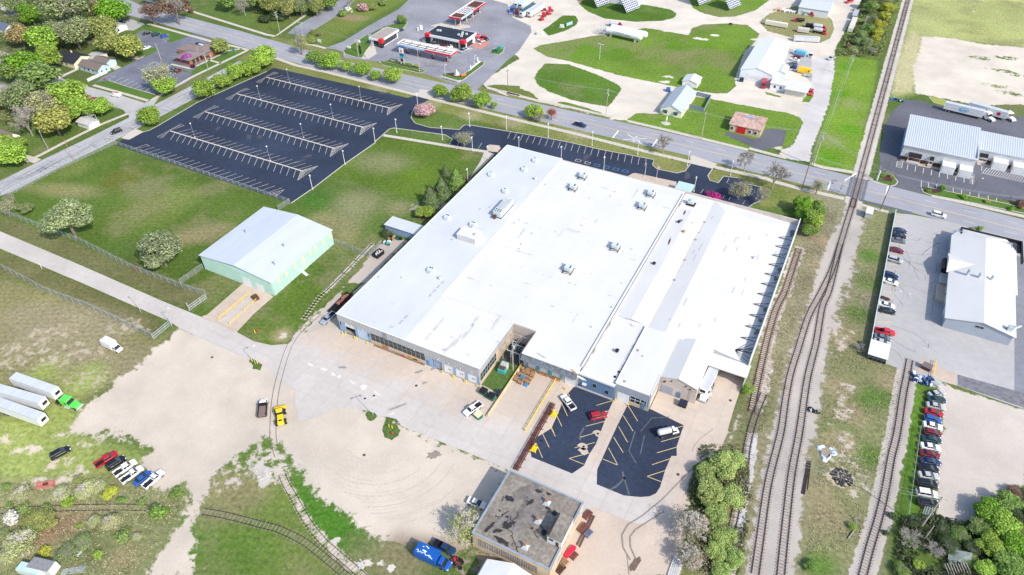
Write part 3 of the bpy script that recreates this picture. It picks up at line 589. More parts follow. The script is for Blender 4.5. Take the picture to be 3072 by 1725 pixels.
lotB=surf('yard_asphalt',[(87.4,12.9),(93.5,14.2),(103,13),(103,11.2),(103.3,5.6),(104.2,2.9),(103,2.3),(102.9,-2.2),(103.3,-7.6),(103,-9.7),(101.9,-11.2),(100,-12.4),(96.3,-13.8),(89.3,-13.9),(87.8,-9.9),(87.7,-6.5),(87.5,-0.2),(87.4,5.3),(87.4,9)],.064,mAsphN)
ln=[(79.9,8.8),(83.3,12.4),(83,8),(83.9,9),(80.1,1.1),(84,4.9),(80.2,-2.8),(83,0.1),(80.2,-6.5),(84.2,-2.6),(80.2,-10.1),(84.2,-6.2),(80.2,-10.1),(84.2,-10),(70.6,6),(74.4,2),(70.5,-1.7),(73.6,-4.7),(71.4,1.2),(74.5,-1.8),(71.4,-2.8),(74.3,-5.5),(70.3,-5.6),(74.3,-9.3),(70.8,-9.7),(74.2,-13),(70.3,10),(72.2,8.5)]
lines(lotA,list(zip(ln[::2],ln[1::2])),.16,.07,mLineY,'stall_line')
ln=[(87.6,12.6),(91.7,8.8),(87.6,8.9),(91.7,5.2),(87.8,4.9),(91.7,1.2),(87.9,1.1),(91.8,-2.3),(87.9,-2.6),(91.8,-6.3),(87.8,-6.4),(91.8,-6.4),(101.2,11.1),(103.1,12.9),(99.3,5.3),(103.1,9.1),(99.4,1.5),(103.3,5.4),(99.5,-2.4),(103.1,1.5),(99.5,-6.2),(102.9,-2.6),(99.5,-6.2),(103.1,-6.1)]
lines(lotB,list(zip(ln[::2],ln[1::2])),.16,.07,mLineY,'stall_line')
mScuff=mat('scuffed_asphalt',(.10,.105,.12),.9,var=.5,scale=2)
for par,pts,w_ in((lotB,[(93.6,-7.6),(94.7,-9.4),(93.8,-12.2),(92.8,-13.8)],.5),(lotB,[(94.4,-8.9),(97.3,-13)],.4),(lotB,[(93.5,6),(94.7,11.5),(98.5,13.8)],.25),(lotB,[(92.2,5.5),(92.9,-1.1),(95.8,-3.8)],.3),(lotA,[(79.9,0.4),(79.8,-1.9),(80.5,-3.8)],.5),(lotB,[(94.8,5.3),(95.8,-0.7)],.25)):
 mb=MB();mb.strip(pts,w_,.068);mb.bd('scuff_mark',mScuff,par)
for p in[(83.8,0.3),(81.9,-5.2),(82.6,-6.5)]:mb=MB();mb.sheet(rag(p,.9,10,1.3,.2,5),.072);mb.bd('concrete_patch',mConcW,lotA)
for p in[(83.8,0.3),(82.1,-5.1),(71.7,-8.4)]:o=MB();o.tube((p[0],p[1],.07),(p[0],p[1],.08),.32,n=10);o.bd('drain_cover',mBlack,lotA)
# the big black lot, the front strip and their markings
LOT=[(-156.7,51.6),(-153.4,53.2),(-153.3,60.3),(-152.1,62.6),(-151.9,67.6),(-153.1,91.2),(-147,131.4),(-146.7,136.3),(-67.4,138.3),(-65.4,142.2),(-57.4,141.4),(-58.5,135.2),(-57.5,126.7),(-55.4,122.9),(-50.9,119.3),(-43.1,118.9),(-30.4,123.1),(-30.8,125.5),(-30.5,127.7),(-27.4,128.7),(-5.5,131.8),(15.9,134),(30.3,134.4),(52.8,136.5),(53.6,132.4),(56.2,130.3),(64.1,130.8),(66.6,133.7),(67,140.2),(75.8,140.2),(75.5,134.3),(77.2,131.4),(80.5,131.1),(81.1,136.7),(86.4,138),(91.2,136.3),(95.7,135.4),(97.6,127),(95.5,121.4)]+[(96,110.2),(24,110.2),(-6,110.2)]+[(-11.8,111.9),(-28,110.5),(-28.9,114.5),(-33.7,116.5),(-57.1,111.6),(-58.2,110),(-57.4,98),(-57.2,90.5),(-57.9,78.8),(-57.9,59.3),(-58.8,46.7)]+[(-58.6,46.6),(-154.6,47.2)]
lot=surf('parking_lot',LOT,.045,mAsphN)
rows=[(126.2,-143.4,-70.0),(106.2,-143.7,-70.2),(86.2,-143.7,-70.4),(66.3,-144.3,-70.6)]
segs=[];hatch=[]
for yv,xa,xb in rows:
 mb=MB();mb.box(xa+.8,yv-.28,.045,xb+1.2,yv+.28,.11);o=mb.bd('divider_kerb',mLineB,lot)
 n=21;sp=(-72.6+140)/(n-1)
 for i in range(n):
  x=-140.2+i*sp
  segs.append(((x,yv-.3),(x+2.9,yv-5.4)))
  segs.append(((x+.6,yv+.3),(x+3.6,yv+5.3)))
 for s in(1,-1):
  L0=[(xa,yv),(xa+3.1,yv+6.1*s)]if s>0 else[(xa+3.0,yv-6.2),(xa,yv)]
 for tri in([(xa,yv),(xa+2.9,yv+6.2),(xa+.2,yv+6.4)],[(xa+.3,yv),(xa+2.6,yv-6.0),(xa-.2,yv-6.2)],[(xb,yv),(xb+3.9,yv+6.0),(xb+2.0,yv)],[(xb,yv),(xb+3.6,yv-6.2),(xb+2.2,yv)]):
  for a,b in((0,1),(1,2),(2,0)):hatch.append((tri[a],tri[b]))
  for k in range(1,6):
   t=k/6;a=tri[0];b,c=tri[1],tri[2]
   hatch.append(((a[0]+(b[0]-a[0])*t,a[1]+(b[1]-a[1])*t),(a[0]+(c[0]-a[0])*t,a[1]+(c[1]-a[1])*t)))
 hatch+=[((xb+3.9,yv+6.0),(xb+3.6,yv-6.2))]
 for k in range(1,8):t=-6+12*k/8;hatch.append(((xb+2.0,yv+t*.3),(xb+3.8,yv+t)))
for i in range(22):
 x=-141.5+i*3.31;segs.append(((x,47.6),(x+3,53.2)))
hatch+=[((-71.1,47.3),(-67.3,52.8)),((-67.3,52.8),(-67.0,47.0)),((-146,47.6),(-143.6,53.4)),((-143.6,53.4),(-141.2,53.2)),((-141.2,53.2),(-146,47.6))]
for k in range(1,6):hatch.append(((-71.1+3.8*k/6,47.3+5.5*k/6),(-67.1,47.2+5.4*k/6*.9)))
lines(lot,segs,.15,.052,mLineB,'stall_line');lines(lot,hatch,.14,.053,mLineB,'hatch_line')
fs=[]
for i in range(22):x=-9.6+i*2.83;fs.append(((x,131.0+(x+9)/60*4.9),(x+1.35,125.5+(x+9)/60*4.9)))
for i in range(-9,0):x=-9.6+i*2.83;
lines(lot,fs,.14,.052,mLineB,'stall_line')
ln=[(-28,110.5),(-28.5,112.1),(-23.1,107.7),(-25.9,115.4),(-15.3,112.5),(-16.2,117.5),(76.4,121.2),(76.6,124.3),(84.8,121.7),(84.8,124),(87,121.3),(87.2,123.7),(92.3,120.9),(92.6,123.7),(83.4,132.5),(83.4,136.2)]
lines(lot,list(zip(ln[::2],ln[1::2])),.14,.052,mLineB,'stall_line')
for i,(x,y)in enumerate([(25.7,121.8),(29.8,121.7),(33.8,121.8),(37.7,122.2),(41.7,122.4),(45.5,122.7)]):
 mb=MB();
 for a,b in(((-1.1,-.8),(1.1,-.8)),((1.1,-.8),(1.1,.8)),((1.1,.8),(-1.1,.8)),((-1.1,.8),(-1.1,-.8))):mb.strip([(x+a[0],y+a[1]+.6),(x+b[0],y+b[1]+.6)],.2,.052)
 mb.bd('bay_marking',mLineB if i<2 else mBlueL,lot)
for i,p in enumerate([(-117.5,125.2),(-94.4,123.3),(-80.7,137.1),(-75.6,76.3),(-75.6,71.8),(27.8,125.9),(68.3,130.8),(-126.2,77.2),(-108.7,77.7),(-104.5,79.7)]):
 mb=MB();mb.sheet(rag(p,1.1,16,2.2,.3*i,i,.5),.050);mb.bd('worn_patch',mat('worn_lot_patch',(.06,.065,.08),.9,var=.6,scale=2.2,detail=9),lot)
kerb(lot,[(-59.5,132.4),(-57.5,126.7),(-55.4,122.9),(-50.9,119.3),(-43.1,118.9),(-30.4,123.1),(-30.8,125.5),(-30.5,127.7),(-27.4,128.7),(-5.5,131.8),(15.9,134),(30.3,134.4),(52.8,136.5),(53.6,132.4),(56.2,130.3),(64.1,130.8),(66.6,133.7),(67,140.2)])
kerb(lot,[(75.8,140.2),(75.5,134.3),(77.2,131.4),(80.5,131.1),(81.1,136.7),(86.4,138)]);kerb(lot,[(91,135.4),(95.7,135.4),(98.3,127.3),(95.8,123.1),(94.7,119.6)])
kerb(lot,[(-28,110.5),(-28.9,114.5),(-33.7,116.5),(-57.1,111.6),(-58.2,110),(-57.4,98)])
kerb(lot,[(-159.2,60.9),(-153.3,60.3),(-152.1,62.6),(-151.9,67.6),(-153.1,91.2),(-147,131.4)]);kerb(lot,[(-56.7,97.8),(-57.2,90.5),(-57.9,78.8),(-57.9,59.3),(-58.8,46.7)])
surf('drive_apron',[(-67.6,148.3),(-63,149.4),(-57.3,145),(-57.4,141.4),(-65.1,141.8),(-69.8,141.9),(-65.8,145.6)],.05,mWalk)
surf('drive_apron',[(65.3,144.9),(65.6,146.8),(76.5,144.6),(75.8,140.2),(67,140.2)],.05,mWalk)
surf('entrance_plaza',[(48.6,122.7),(49.5,123.7),(66,124.7),(66.8,121)]+[(60,110.2),(44,110.2)],.12,mConcW)
surf('planted_bed',[(66.5,124.5),(72.1,124.9),(74,121.4),(66.9,121.9)],.10,mGrassI)
surf('plaza_island',[(-10.6,112.5),(-12.5,114.8),(-12.7,117.5),(-8.6,118.6),(-7,117),(-6.6,113.5)],.14,mConcW)
surf('front_walk',[(-12,112.2),(-7,111.9),(-6.9,104.8),(-7.2,92.6),(-5.7,86.8),(-7.6,93.3),(-9.6,104.4)],.06,mWalk)
surf('mulch_bed',[(-7.3,101.1),(-6.4,88),(-7.4,81.1),(-9.8,70.7),(-6.9,64.7),(-7.6,58.6),(-13.1,61.6),(-13.3,71.9),(-10.7,82.7),(-9,90)],.02,mat('brown_mulch',(.10,.06,.045),1,var=.3,scale=1.5))
# sidewalks
WALKS=[([(-252.3,150.3),(-224.4,148.6),(-197.2,147.1),(-185.2,147.8),(-173.8,147.3)],1.9),([(-294.8,180.5),(-282.1,176.5),(-244.5,175.4),(-179.8,167.6),(-174.1,168)],2.0),([(-174.3,146.3),(-176.1,110.7),(-174.2,81.5)],1.9),([(-174.6,82.4),(-191.4,82.5),(-212.9,82.3)],1.7),([(-173.4,69.1),(-176.1,55.7),(-176.6,37.4),(-176.4,28),(-177,21.3)],1.9),([(-154.2,145.9),(-138.8,143.5),(-119.9,143.9),(-63.3,142.6),(-56.8,142.3),(-10.5,141.7),(14.9,141.9),(45,141.2),(66.8,141.3)],2.2),([(76,141.8),(96.2,142.4),(99,141.6),(110,140.9),(125.2,141.4)],2.2),([(-28.4,163.2),(-19.5,162.8),(-10.1,162.2),(-2.7,163.2),(10.8,162.9),(24.8,162.7)],2.0),([(32.2,162.3),(47.9,162.1),(85,160.9),(85,162.3),(100.2,161.2)],2.0),([(109.5,161.2),(114.8,160.5),(125.9,161.9)],2.2),([(130.1,161.3),(133.8,159),(139.8,158.2)],2.0),([(153.9,157.9),(165,158.1),(184.1,158),(200.9,157.5)],2.0),([(-57.3,104.4),(-45.5,106.3),(-18.5,110.5),(-10.5,112.1)],1.9),([(-158.6,166.8),(-145.8,167.6),(-138.3,167)],1.8),([(-125.2,165.9),(-111.3,165.9)],1.9),([(-102.6,165.9),(-75.5,166.1)],2.2),([(-66,165.5),(-53.8,163.7)],1.9),([(-38.8,163.6),(-21.6,163.6)],1.8),([(-197.4,116.5),(-183.5,117.1)],1.5),([(-183.9,120.3),(-183.2,142),(-178.7,147.2)],1.5),([(-184.8,128.9),(-175,128.4)],1.5),([(129.4,140.1),(141.9,139.3)],1.6)]
for pts,w_ in WALKS:
 mb=MB();A,B=offset(pts,w_/2)
 for i in range(len(pts)-1):
  L_=hypot(pts[i+1][0]-pts[i][0],pts[i+1][1]-pts[i][1]);n=max(1,int(L_/1.9));g=min(.04/(L_/n),.2)
  for k in range(n):
   t0,t1=k/n,(k+1-g)/n
   f_=lambda P0,P1,t:(P0[0]+(P1[0]-P0[0])*t,P0[1]+(P1[1]-P0[1])*t)
   mb.sheet([f_(A[i],A[i+1],t0),f_(B[i],B[i+1],t0),f_(B[i],B[i+1],t1),f_(A[i],A[i+1],t1)],.075)
 mb.bd('sidewalk',mWalk,kind='structure')
# bank lot, filling station, north-east lot, right-hand lot
bank_lot=surf('bank_parking_lot',[(-213.5,81),(-216.4,91.1),(-217,102.8),(-217.6,113),(-217.2,124.1),(-223.4,125.6),(-227,123.9),(-235.2,127.5),(-246.3,136.4),(-247.5,142.5),(-233.2,142.8),(-224.4,140.6),(-222.6,136.7),(-218.9,136.9),(-217.8,146.9),(-217.5,151.1),(-207.9,150.1),(-196.9,147.5),(-183.8,131.5),(-181.1,114.8),(-177,109.6),(-173.5,105.5),(-174,102.1),(-177.9,88.5),(-210.6,89.4),(-214.2,85.7)],.032,mat('bank_asphalt',(.15,.16,.20),.9,var=.15,scale=.8,detail=8,var2=.25,scale2=.08))
ln=[]
for i in range(11):t=i/10;ln.append(((1130-60+(1490-1130)*t-25,735+0),(0,0)))
bs=[(-211,89.2),(-211.8,94.7),(-206.6,89.1),(-207,95),(-202.7,89),(-203,94.7),(-198.9,88.8),(-198.9,94.4),(-195.1,88.7),(-195.4,93.8),(-191.4,88.5),(-191.7,93.1),(-188,88.4),(-188.2,92.6),(-184.7,88.3),(-185.1,92.3),(-181.6,88.3),(-181.9,92),(-207,110.4),(-208,114.6),(-203.1,110.3),(-204.2,114.6),(-199.4,110.3),(-200.3,114.4),(-195.2,110.4),(-196.2,114.7),(-208,114.6),(-196.2,114.7),(-236.1,138.1),(-237.8,142.5),(-217.7,115.1),(-218.9,118.9),(-226.9,137.8),(-222.1,137)]
lines(bank_lot,list(zip(bs[::2],bs[1::2])),.14,.04,mLineW,'stall_line')
kerb(bank_lot,[(-210.4,89.2),(-194.9,88.5),(-177.8,88.3)])
surf('island_verge',[(-213.7,85.9),(-209.1,88.8),(-177.3,87.9),(-174.1,84.4),(-175,82.2),(-212.7,83.3)],.03,mGrassI);surf('bank_lawn',[(-180,114.1),(-183.4,120.5),(-183.7,127),(-175.4,127.4),(-176.6,109.8)],.035,mGrassI)
surf('bank_lawn',[(-182.4,128.6),(-184.3,135.6),(-182.7,143.7),(-176,145.8),(-175.6,129.8)],.035,mGrassI)
surf('bank_lawn',[(-195.4,114.7),(-182.1,114.4),(-181.4,112.7),(-194.7,113.7)],.036,mGrassI)
surf('side_verge',[(-209,150.4),(-197.4,148.8),(-176.7,148.9),(-176.7,147.4),(-196.6,148)],.034,mGrassI)
surf('bank_lawn',[(-225.3,121.7),(-222.1,128.5),(-217.5,125.4),(-217.4,119.6),(-221.5,119.1)],.036,mGrassI);surf('bank_lawn',[(-251.6,148.9),(-218.6,150.6),(-218.3,146.7),(-219.9,136.4),(-223.4,137.1),(-224.4,140.6),(-233.2,142.8),(-250,144.6)],.036,mGrassI)
surf('bank_lawn',[(-176.1,111.3),(-175.7,127),(-174.3,146.3),(-172.3,145),(-172,123.3),(-175.7,108.3)],.022,mGrassI)
gas=surf('filling_station_lot',[(-139.1,167.1),(-135.7,178.6),(-136.6,202.4),(-135.8,231.1),(-141.5,257.4),(-110.3,272.2),(-81.9,266.1),(-69.2,248.5),(-54.6,241.8),(-50.2,234),(-44.9,207.4),(-44.9,194.5),(-42.9,169),(-42.4,158.8),(-53.7,158.8),(-64.6,162.3),(-74.3,163.4),(-104.1,165.8),(-112.1,163.4),(-121.9,161.5),(-127.7,167.4),(-132.3,168.1)],.034,mAsphO)
surf('station_apron',[(-105.6,194.6),(-111,204.8),(-102.2,205.8),(-106.8,215),(-77.7,222.4),(-62.8,210.6),(-64.3,200.9),(-68.9,195.8),(-70.8,175.1),(-91.9,176),(-106.7,186.4)],.042,mat('station_slab',(.27,.27,.30),.9,var=.12,scale=.6,var2=.2,scale2=.1))
surf('station_slab',[(-105.5,217.3),(-100.7,226.1),(-86,227.6),(-83.6,225.8),(-89.3,218.5)],.046,mWalk)
surf('station_slab',[(-94.5,193.8),(-93.8,198.8),(-75.8,199.1),(-71.6,200.4),(-67.9,200.7),(-73.8,193.4)],.05,mWalk)
def island(poly,name='kerbed_island',m=None):
 mb=MB();mb.prism(poly,.03,.17);o=mb.bd(name,m or mGrassI,kind='structure');kerb(o,poly,True,.35,.16,.03);return o
island([(-127,167.7),(-129.2,175.6),(-129.5,192.6),(-119.2,180.4),(-117.2,173.9),(-113.6,165.5),(-116.4,164.8),(-124.4,165.3)],'station_lawn')
island([(-128.5,193.1),(-127.8,202.5),(-126.2,200.7),(-125.2,191.5)],'station_lawn');island([(-128.4,203.8),(-123.5,213),(-119.1,215.9),(-116.6,207),(-126.5,203.1)],'station_lawn')
island([(-102.9,166.4),(-75.5,166.1),(-76.6,163.2),(-98.8,162.9)],'station_lawn');island([(-102.8,166.8),(-98.3,169.4),(-88.4,170.7),(-75.6,166.7),(-76.4,165.7)],'station_lawn')
island([(-56.2,199),(-58,204),(-55.8,210.3),(-53.8,209),(-51.8,204),(-51.9,199.6)],'station_lawn');island([(-65.5,165.1),(-65.4,168.4),(-56.7,168.7),(-56.3,187.6),(-54.5,188.8),(-53.3,185.6),(-53.7,165.7),(-55.7,164.1)],'station_lawn');island([(-63.7,162.7),(-55.6,162.9),(-58.6,162)],'station_lawn')
surf('picnic_patio',[(-72.1,204.6),(-67.7,213.7),(-62.8,210.6),(-64,201.4),(-67.3,201.7)],.08,mat('red_paving',(.45,.22,.18),.9,var=.1))
surf('planting_bed',[(-96.7,168),(-78.4,168.7),(-82.5,167.4),(-90.3,167)],.19,mMulch);surf('planting_bed',[(-65.7,167.9),(-62.5,170.4),(-54.7,170.3),(-57.9,166.8)],.19,mMulch)
surf('gas_concrete_drive',[(-118.7,173.2),(-118,182.5),(-109.9,173),(-110,165.8),(-111.7,166.4)],.045,mWalk)
def cracks(par,box,n,seed,z):
 q_=random.Random(seed);mb=MB()
 for i in range(n):
  p=[(q_.uniform(box[0],box[2]),q_.uniform(box[1],box[3]))];a=q_.choice((0,1.57))+q_.gauss(0,.25)
  for k in range(q_.randint(4,12)):a+=q_.gauss(0,.3);p.append((min(max(p[-1][0]+cos(a)*1.4,box[0]),box[2]),min(max(p[-1][1]+sin(a)*1.4,box[1]),box[3])))
  mb.strip(p,q_.uniform(.06,.13),z)
 mb.bd('sealed_crack',mCrack,par,kind='stuff')
cracks(gas,(-105,163,-58,176),26,1,.052);cracks(gas,(-110,172,-102,200),12,2,.052);cracks(gas,(-66,180,-54,215),18,3,.052);cracks(bank_lot,(-192,92,-178,116),26,4,.038);cracks(bank_lot,(-205,112,-198,150),10,6,.038)
ne_lot=surf('warehouse_lot',[(138.6,236),(143.2,238.8),(147.5,238.6),(148.5,236.3),(154.4,237),(156.4,238),(185.8,241.6),(206.1,239.3),(201.6,168.3),(184.3,167.7),(152.1,163.3),(150.1,161.9),(152.5,158),(146,157.9),(139.8,158),(142.1,161.5),(140.5,166.5),(137,168.1),(134.7,168.6),(133,182.7),(133,184.6),(132.9,209.4),(134.5,223.9)],.034,mAsphG)
island([(147.6,244.4),(149.6,246),(155.3,243.6),(154.3,238),(150,239.3)],m=mat('yellow_green_grass',(.28,.32,.07),1,var=.2));island([(133.4,158.9),(137,168.1),(139.8,166.1),(141.8,162.2),(141.2,159.5),(139.5,157.8)])
island([(150.1,161.5),(152.1,163.3),(178.5,164.1),(188.4,163.2),(188.4,160.3),(167,159.2),(153.2,158),(151,158.8)],m=mGrassI)
surf('planting_bed',[(135.6,163.2),(139.5,165.9),(139.9,161.2),(137,160.6)],.19,mMulch);surf('planting_bed',[(150.8,161.8),(154.3,163.2),(157.6,162.1),(154.5,159.8),(151.6,159.9)],.19,mMulch)
ln=[]
for i in range(9):x=144.2+i*2.87;ln.append(((x,177.5),(x,173.0)))
nx_=[(150,162.4),(149.8,167.1),(152.5,163.1),(152.3,167),(155.3,162.7),(155.1,167.2),(161,163),(160.8,167),(163.8,162.9),(163.7,167.1),(166.6,162.7),(166.5,166.9),(169.6,162.5),(169.5,167.2),(172.7,162.3),(172.6,167.1),(175.4,162.6),(175.4,166.9),(170.2,185.3),(170.2,189.2)]
ln+=list(zip(nx_[::2],nx_[1::2]))
lines(ne_lot,ln,.16,.042,mLineW,'stall_line')
ht=[]
for i in range(24):x=170.5+i*.85;ht.append(((x+1.6,189.0-(i*.02)),(x,183.5)))
ht+=[((170,189.2),(192,188.6)),((170,183.3),(192,183))]
for i in range(5):ht.append(((140.3,174.4+i*.9),(142,175.1+i*.9)))
ht+=[((140.2,178.2),(140.2,173.6)),((142.2,178),(142.2,173.6)),((140.2,173.6),(142.2,173.6))]
for i in range(7):ht.append(((166.2,173.4+i*1.1),(167.8,174.2+i*1.1)))
lines(ne_lot,ht,.14,.042,mLineW,'hatch_line')
surf('dock_walk',[(140.8,180.3),(141.9,181),(166.6,179.4),(168,178.4),(142.1,178.3)],.08,mConcW);surf('dock_walk',[(168.5,191.3),(184.8,190.8),(184.7,189),(168.5,189.5)],.08,mConcW)
r_lot=surf('side_parking_lot',[(142.8,139.8),(148.3,141.5),(159.8,142.6),(183.8,141.7),(199.8,140.8),(194.8,62.1),(182.1,59),(175.4,59.4),(165.8,60.1),(162.7,59.8),(155.9,58.7),(154,63),(152.1,59.6),(147.7,60),(142.7,60.4),(142.7,75.2),(142.8,96.5)],.034,mLotR)
cracks(ne_lot,(142,164,180,172),16,7,.041);cracks(r_lot,(146,64,158,128),22,8,.041);cracks(lot,(-140,54,-72,60),6,9,.0505);cracks(lot,(-140,94,-72,100),6,10,.0505)
surf('lot_strip',[(180.8,131.3),(196.4,133),(192.4,60.9),(182.1,59),(179.9,64.9),(180.4,99.2),(181.2,115.7)],.042,mat('dark_strip',(.20,.21,.24),.9,var=.1,var2=.15))
surf('lot_repair',[(165.9,64.6),(182.2,65.3),(182.1,59.6),(166.1,60.2)],.046,mat('speckled_asphalt',(.17,.17,.19),.95,var=.35,scale=.8,detail=8))
surf('bin_pad',[(155.7,66.1),(159.7,66.7),(162.2,64.9),(165.6,64.9),(165.6,60),(163,60.1),(160.1,60.4),(159.4,63.5),(156.1,60.1)],.05,mConcW)
ln=[(147.3,132.9),(143.1,131.1),(147.6,121.4),(143.4,119.9),(147.7,115.4),(143.4,113.6),(147.6,109.2),(143.5,107.5),(147.7,106.3),(143.5,104.5),(147.3,102.6),(143.2,101.1),(147.9,96.9),(143.5,95.2),(147.8,96.9),(143.4,95.3),(147.8,94.3),(143.4,92.6),(147.9,93.6),(143.5,91.9),(147.7,91.2),(143.3,89.3),(147.9,81.8),(143.6,80.2),(147.9,79.2),(143.6,77.4),(147.9,78.5),(143.7,76.8),(146.3,138.7),(143.1,137.8),(146.7,136),(143.2,135)]
lines(r_lot,list(zip(ln[::2],ln[1::2])),.15,.042,mLineY,'stall_line')
ln=[(167.7,64.7),(167.9,59.9),(167.7,64.7),(168.5,64.8),(168.5,64.8),(168.6,59.8),(170.7,64.7),(170.8,59.9),(171.6,64.7),(171.7,59.7),(170.7,64.7),(171.6,64.7),(173.8,64.5),(173.8,59.8),(174.7,64.6),(174.7,59.8),(173.8,64.5),(174.7,64.6),(176.7,64.6),(176.7,59.7),(177.7,64.4),(177.7,59.5),(176.7,64.6),(177.7,64.4),(179.9,64.7),(179.8,59.6),(180.7,64.7),(180.7,59.5),(162.7,64.9),(162.8,60.5),(165,64.8),(165.2,60.2)]
lines(r_lot,list(zip(ln[::2],ln[1::2])),.2,.052,mLineY,'stall_line')
surf('yard_drive',[(77.1,266.3),(80.6,272.4),(92.2,265.1),(96.4,243.1),(97,237.1),(92,243.5),(89.8,245),(84.3,245)],.03,mLotR)
surf('brick_house_drive',[(73.1,169),(73.6,172.2),(85.6,171.2),(87,172.9),(87.6,182.1),(90.6,182.6),(89.5,183),(95.8,184.1),(97,171.1),(90.6,163.7),(88.8,162.8)],.032,mAsphG)
mb=MB()
for x in(125.9,127.2,128.55,129.9,131.2):mb.box(x-.55,143.6,.03,x+.55,158.6,.06)
mb.bd('crossing_panel',mat('crossing_rubber',(.16,.16,.18),.8,var=.15),main_road)
# railway tracks
TIE=[0]
def resample(pts,d):
 out=[];acc=0
 for(x0,y0),(x1,y1)in zip(pts[:-1],pts[1:]):
  L_=hypot(x1-x0,y1-y0);a=atan2(y1-y0,x1-x0)
  while acc<L_:out.append((x0+(x1-x0)*acc/L_,y0+(y1-y0)*acc/L_,a));acc+=d
  acc-=L_
 return out
def smooth_pts(pts,n=6):
 v=[Vector(p)for p in pts];out=[]
 for i in range(len(v)-1):
  p0=v[max(i-1,0)];p1=v[i];p2=v[i+1];p3=v[min(i+2,len(v)-1)]
  for k in range(n):
   t=k/n;q_=.5*((2*p1)+(p2-p0)*t+(2*p0-5*p1+4*p2-p3)*t*t+(3*p1-p0-3*p2+p3)*t**3);out.append((q_.x,q_.y))
 out.append(tuple(v[-1]));return out
tie_me=None
def track(pts,label,g=1.6,tie_d=.8,n_ties=300,ties=True,z=0.,wid=2.7,sm_=True,railmat=None,tmat=None,rw=.14):
 global tie_me
 if sm_:pts=smooth_pts(pts)
 root=empty('railway_track',(pts[0][0],pts[0][1],0),0,label,'railway track')
 ox,oy=pts[0]
 for s in(g/2,-g/2):
  A,_=offset([(p[0]-ox,p[1]-oy)for p in pts],s)
  mb=MB();mb.strip(A,rw,.10+z,h=.17);mb.bd('rail',railmat or mTrack,root)
 if ties:
  if tie_me is None:
   t=MB();t.box(-.13,-.5,0,.13,.5,.16);tie_me=t.bd('sleeper',mTie);me=tie_me.data;bpy.data.objects.remove(tie_me);tie_me=me
  rp=resample(pts,tie_d);rr=random.Random(len(pts));order=sorted(range(len(rp)),key=lambda i:rp[i][1]-.3*abs(rp[i][0]-60))
  near=set(order[:n_ties]);rest=MB();rme=tie_me
  if tmat:rme=tie_me.copy();rme.materials.clear();rme.materials.append(tmat)
  for i,(x,y,a)in enumerate(rp):
   a2=a+rr.uniform(-.02,.02);l=wid*rr.uniform(.94,1.05)
   if i in near:
    o=bpy.data.objects.new('sleeper',rme);COL.objects.link(o);o.parent=root;o.location=(x-ox,y-oy,z-.02);o.rotation_euler=(0,0,a2);o.scale=(1,l,1)
   else:rest.obox((x-ox,y-oy,z-.02),(.26,l,.16),a2)
  if rest.v:rest.bd('far_sleepers',tmat or mTie,root,kind='stuff')
 return root
mBed=mat('pale_ballast',(.46,.43,.41),.95,var=.25,scale=3,detail=8)
LT=[(128,111.9),(127.8,101.7),(127.4,93.2),(126.1,81.5),(124.7,69.6),(124.5,54.5),(124.4,43.7),(125.1,32.8),(126.1,21.9),(126.5,5.4),(128,-10.3),(128.9,-19.3)]
mt=[(128.6,420),(128.6,160),(128.5,142)]+[(128.1,112.3),(128.3,99),(128.4,84.8),(127.8,76.4),(128.7,60.3),(128.8,53),(129,43),(130.4,24),(131.1,9.8),(132.9,-7.8),(134,-17.6)]
track(mt,'long main railway track crossing the road and running beside the gravel strip',n_ties=290)
track(LT,'curving railway track splitting off left of the main line below the switch',n_ties=290)
track([(115.8,102.9),(115.9,90.4),(115.9,78),(115.2,69),(115.5,56.1),(116.5,40.1),(117.7,25.1)]+[],'overgrown siding beside the steel-braced factory wall',n_ties=150,tmat=mat('brown_sleeper',(.16,.12,.09),.95,var=.3))
track([(119.3,33.2),(118.9,23.5),(119.4,13.4),(120.8,4.5),(121.2,-3.6),(121.7,-12.1),(122.5,-22.6)],'weedy siding half hidden by the green trees at the lower right',n_ties=0,wid=2.3)
track([(153.6,64.6),(153.4,57.4),(153.1,49.3),(152.9,35.5),(152.3,26.6),(152,16.5),(151.4,7.4),(150.5,-1.1),(149.8,-9.6)],'right-hand railway track beside the row of parked cars',n_ties=200)
embed=mat('sunk_rail',(.16,.13,.11),.8,var=.2)
track([(-10.6,3.8),(-11,-2.5),(-10.6,-7.8),(-8.8,-13.1),(-4.6,-21),(-1,-26.9),(2.7,-31.9),(7.8,-38),(10.3,-40.4),(13.9,-42.9)],'pair of sunken rails curving across the concrete yard',ties=False,z=-.18,railmat=embed)
mPale=mat('pale_sleeper',(.36,.33,.27),.95,var=.25,scale=2)
track([(18.6,-46.7),(20.9,-48.2),(24.2,-49.8),(27.6,-51.5),(33.4,-54.3),(39.3,-56.3),(46.9,-57.8),(52.9,-59)],'abandoned track with pale sleepers curving through the green bank',n_ties=110,tie_d=1.0,tmat=mPale,z=-.06,rw=.12,wid=2.3)
track([(8.6,-63.2),(14.8,-61.4),(24.8,-59.2),(27.7,-58.6),(34.9,-58.3),(42.3,-59.3),(49,-60.5)],'abandoned grey track curving past the mown field at the bottom',n_ties=110,tie_d=1.0,tmat=mat('grey_sleeper',(.22,.20,.17),.95,var=.4,scale=1),z=-.05,rw=.12,wid=2.4)
track([(-36.9,-86.2),(-30,-82.3),(-20.2,-76.8),(-11.4,-72.1),(-4.1,-68.6)],'short rusty track running level through the scrub at the lower left',n_ties=60,tie_d=1.1,tmat=mat('tan_sleeper',(.30,.26,.20),.95,var=.3,scale=2),z=-.05,rw=.12,wid=2.3)
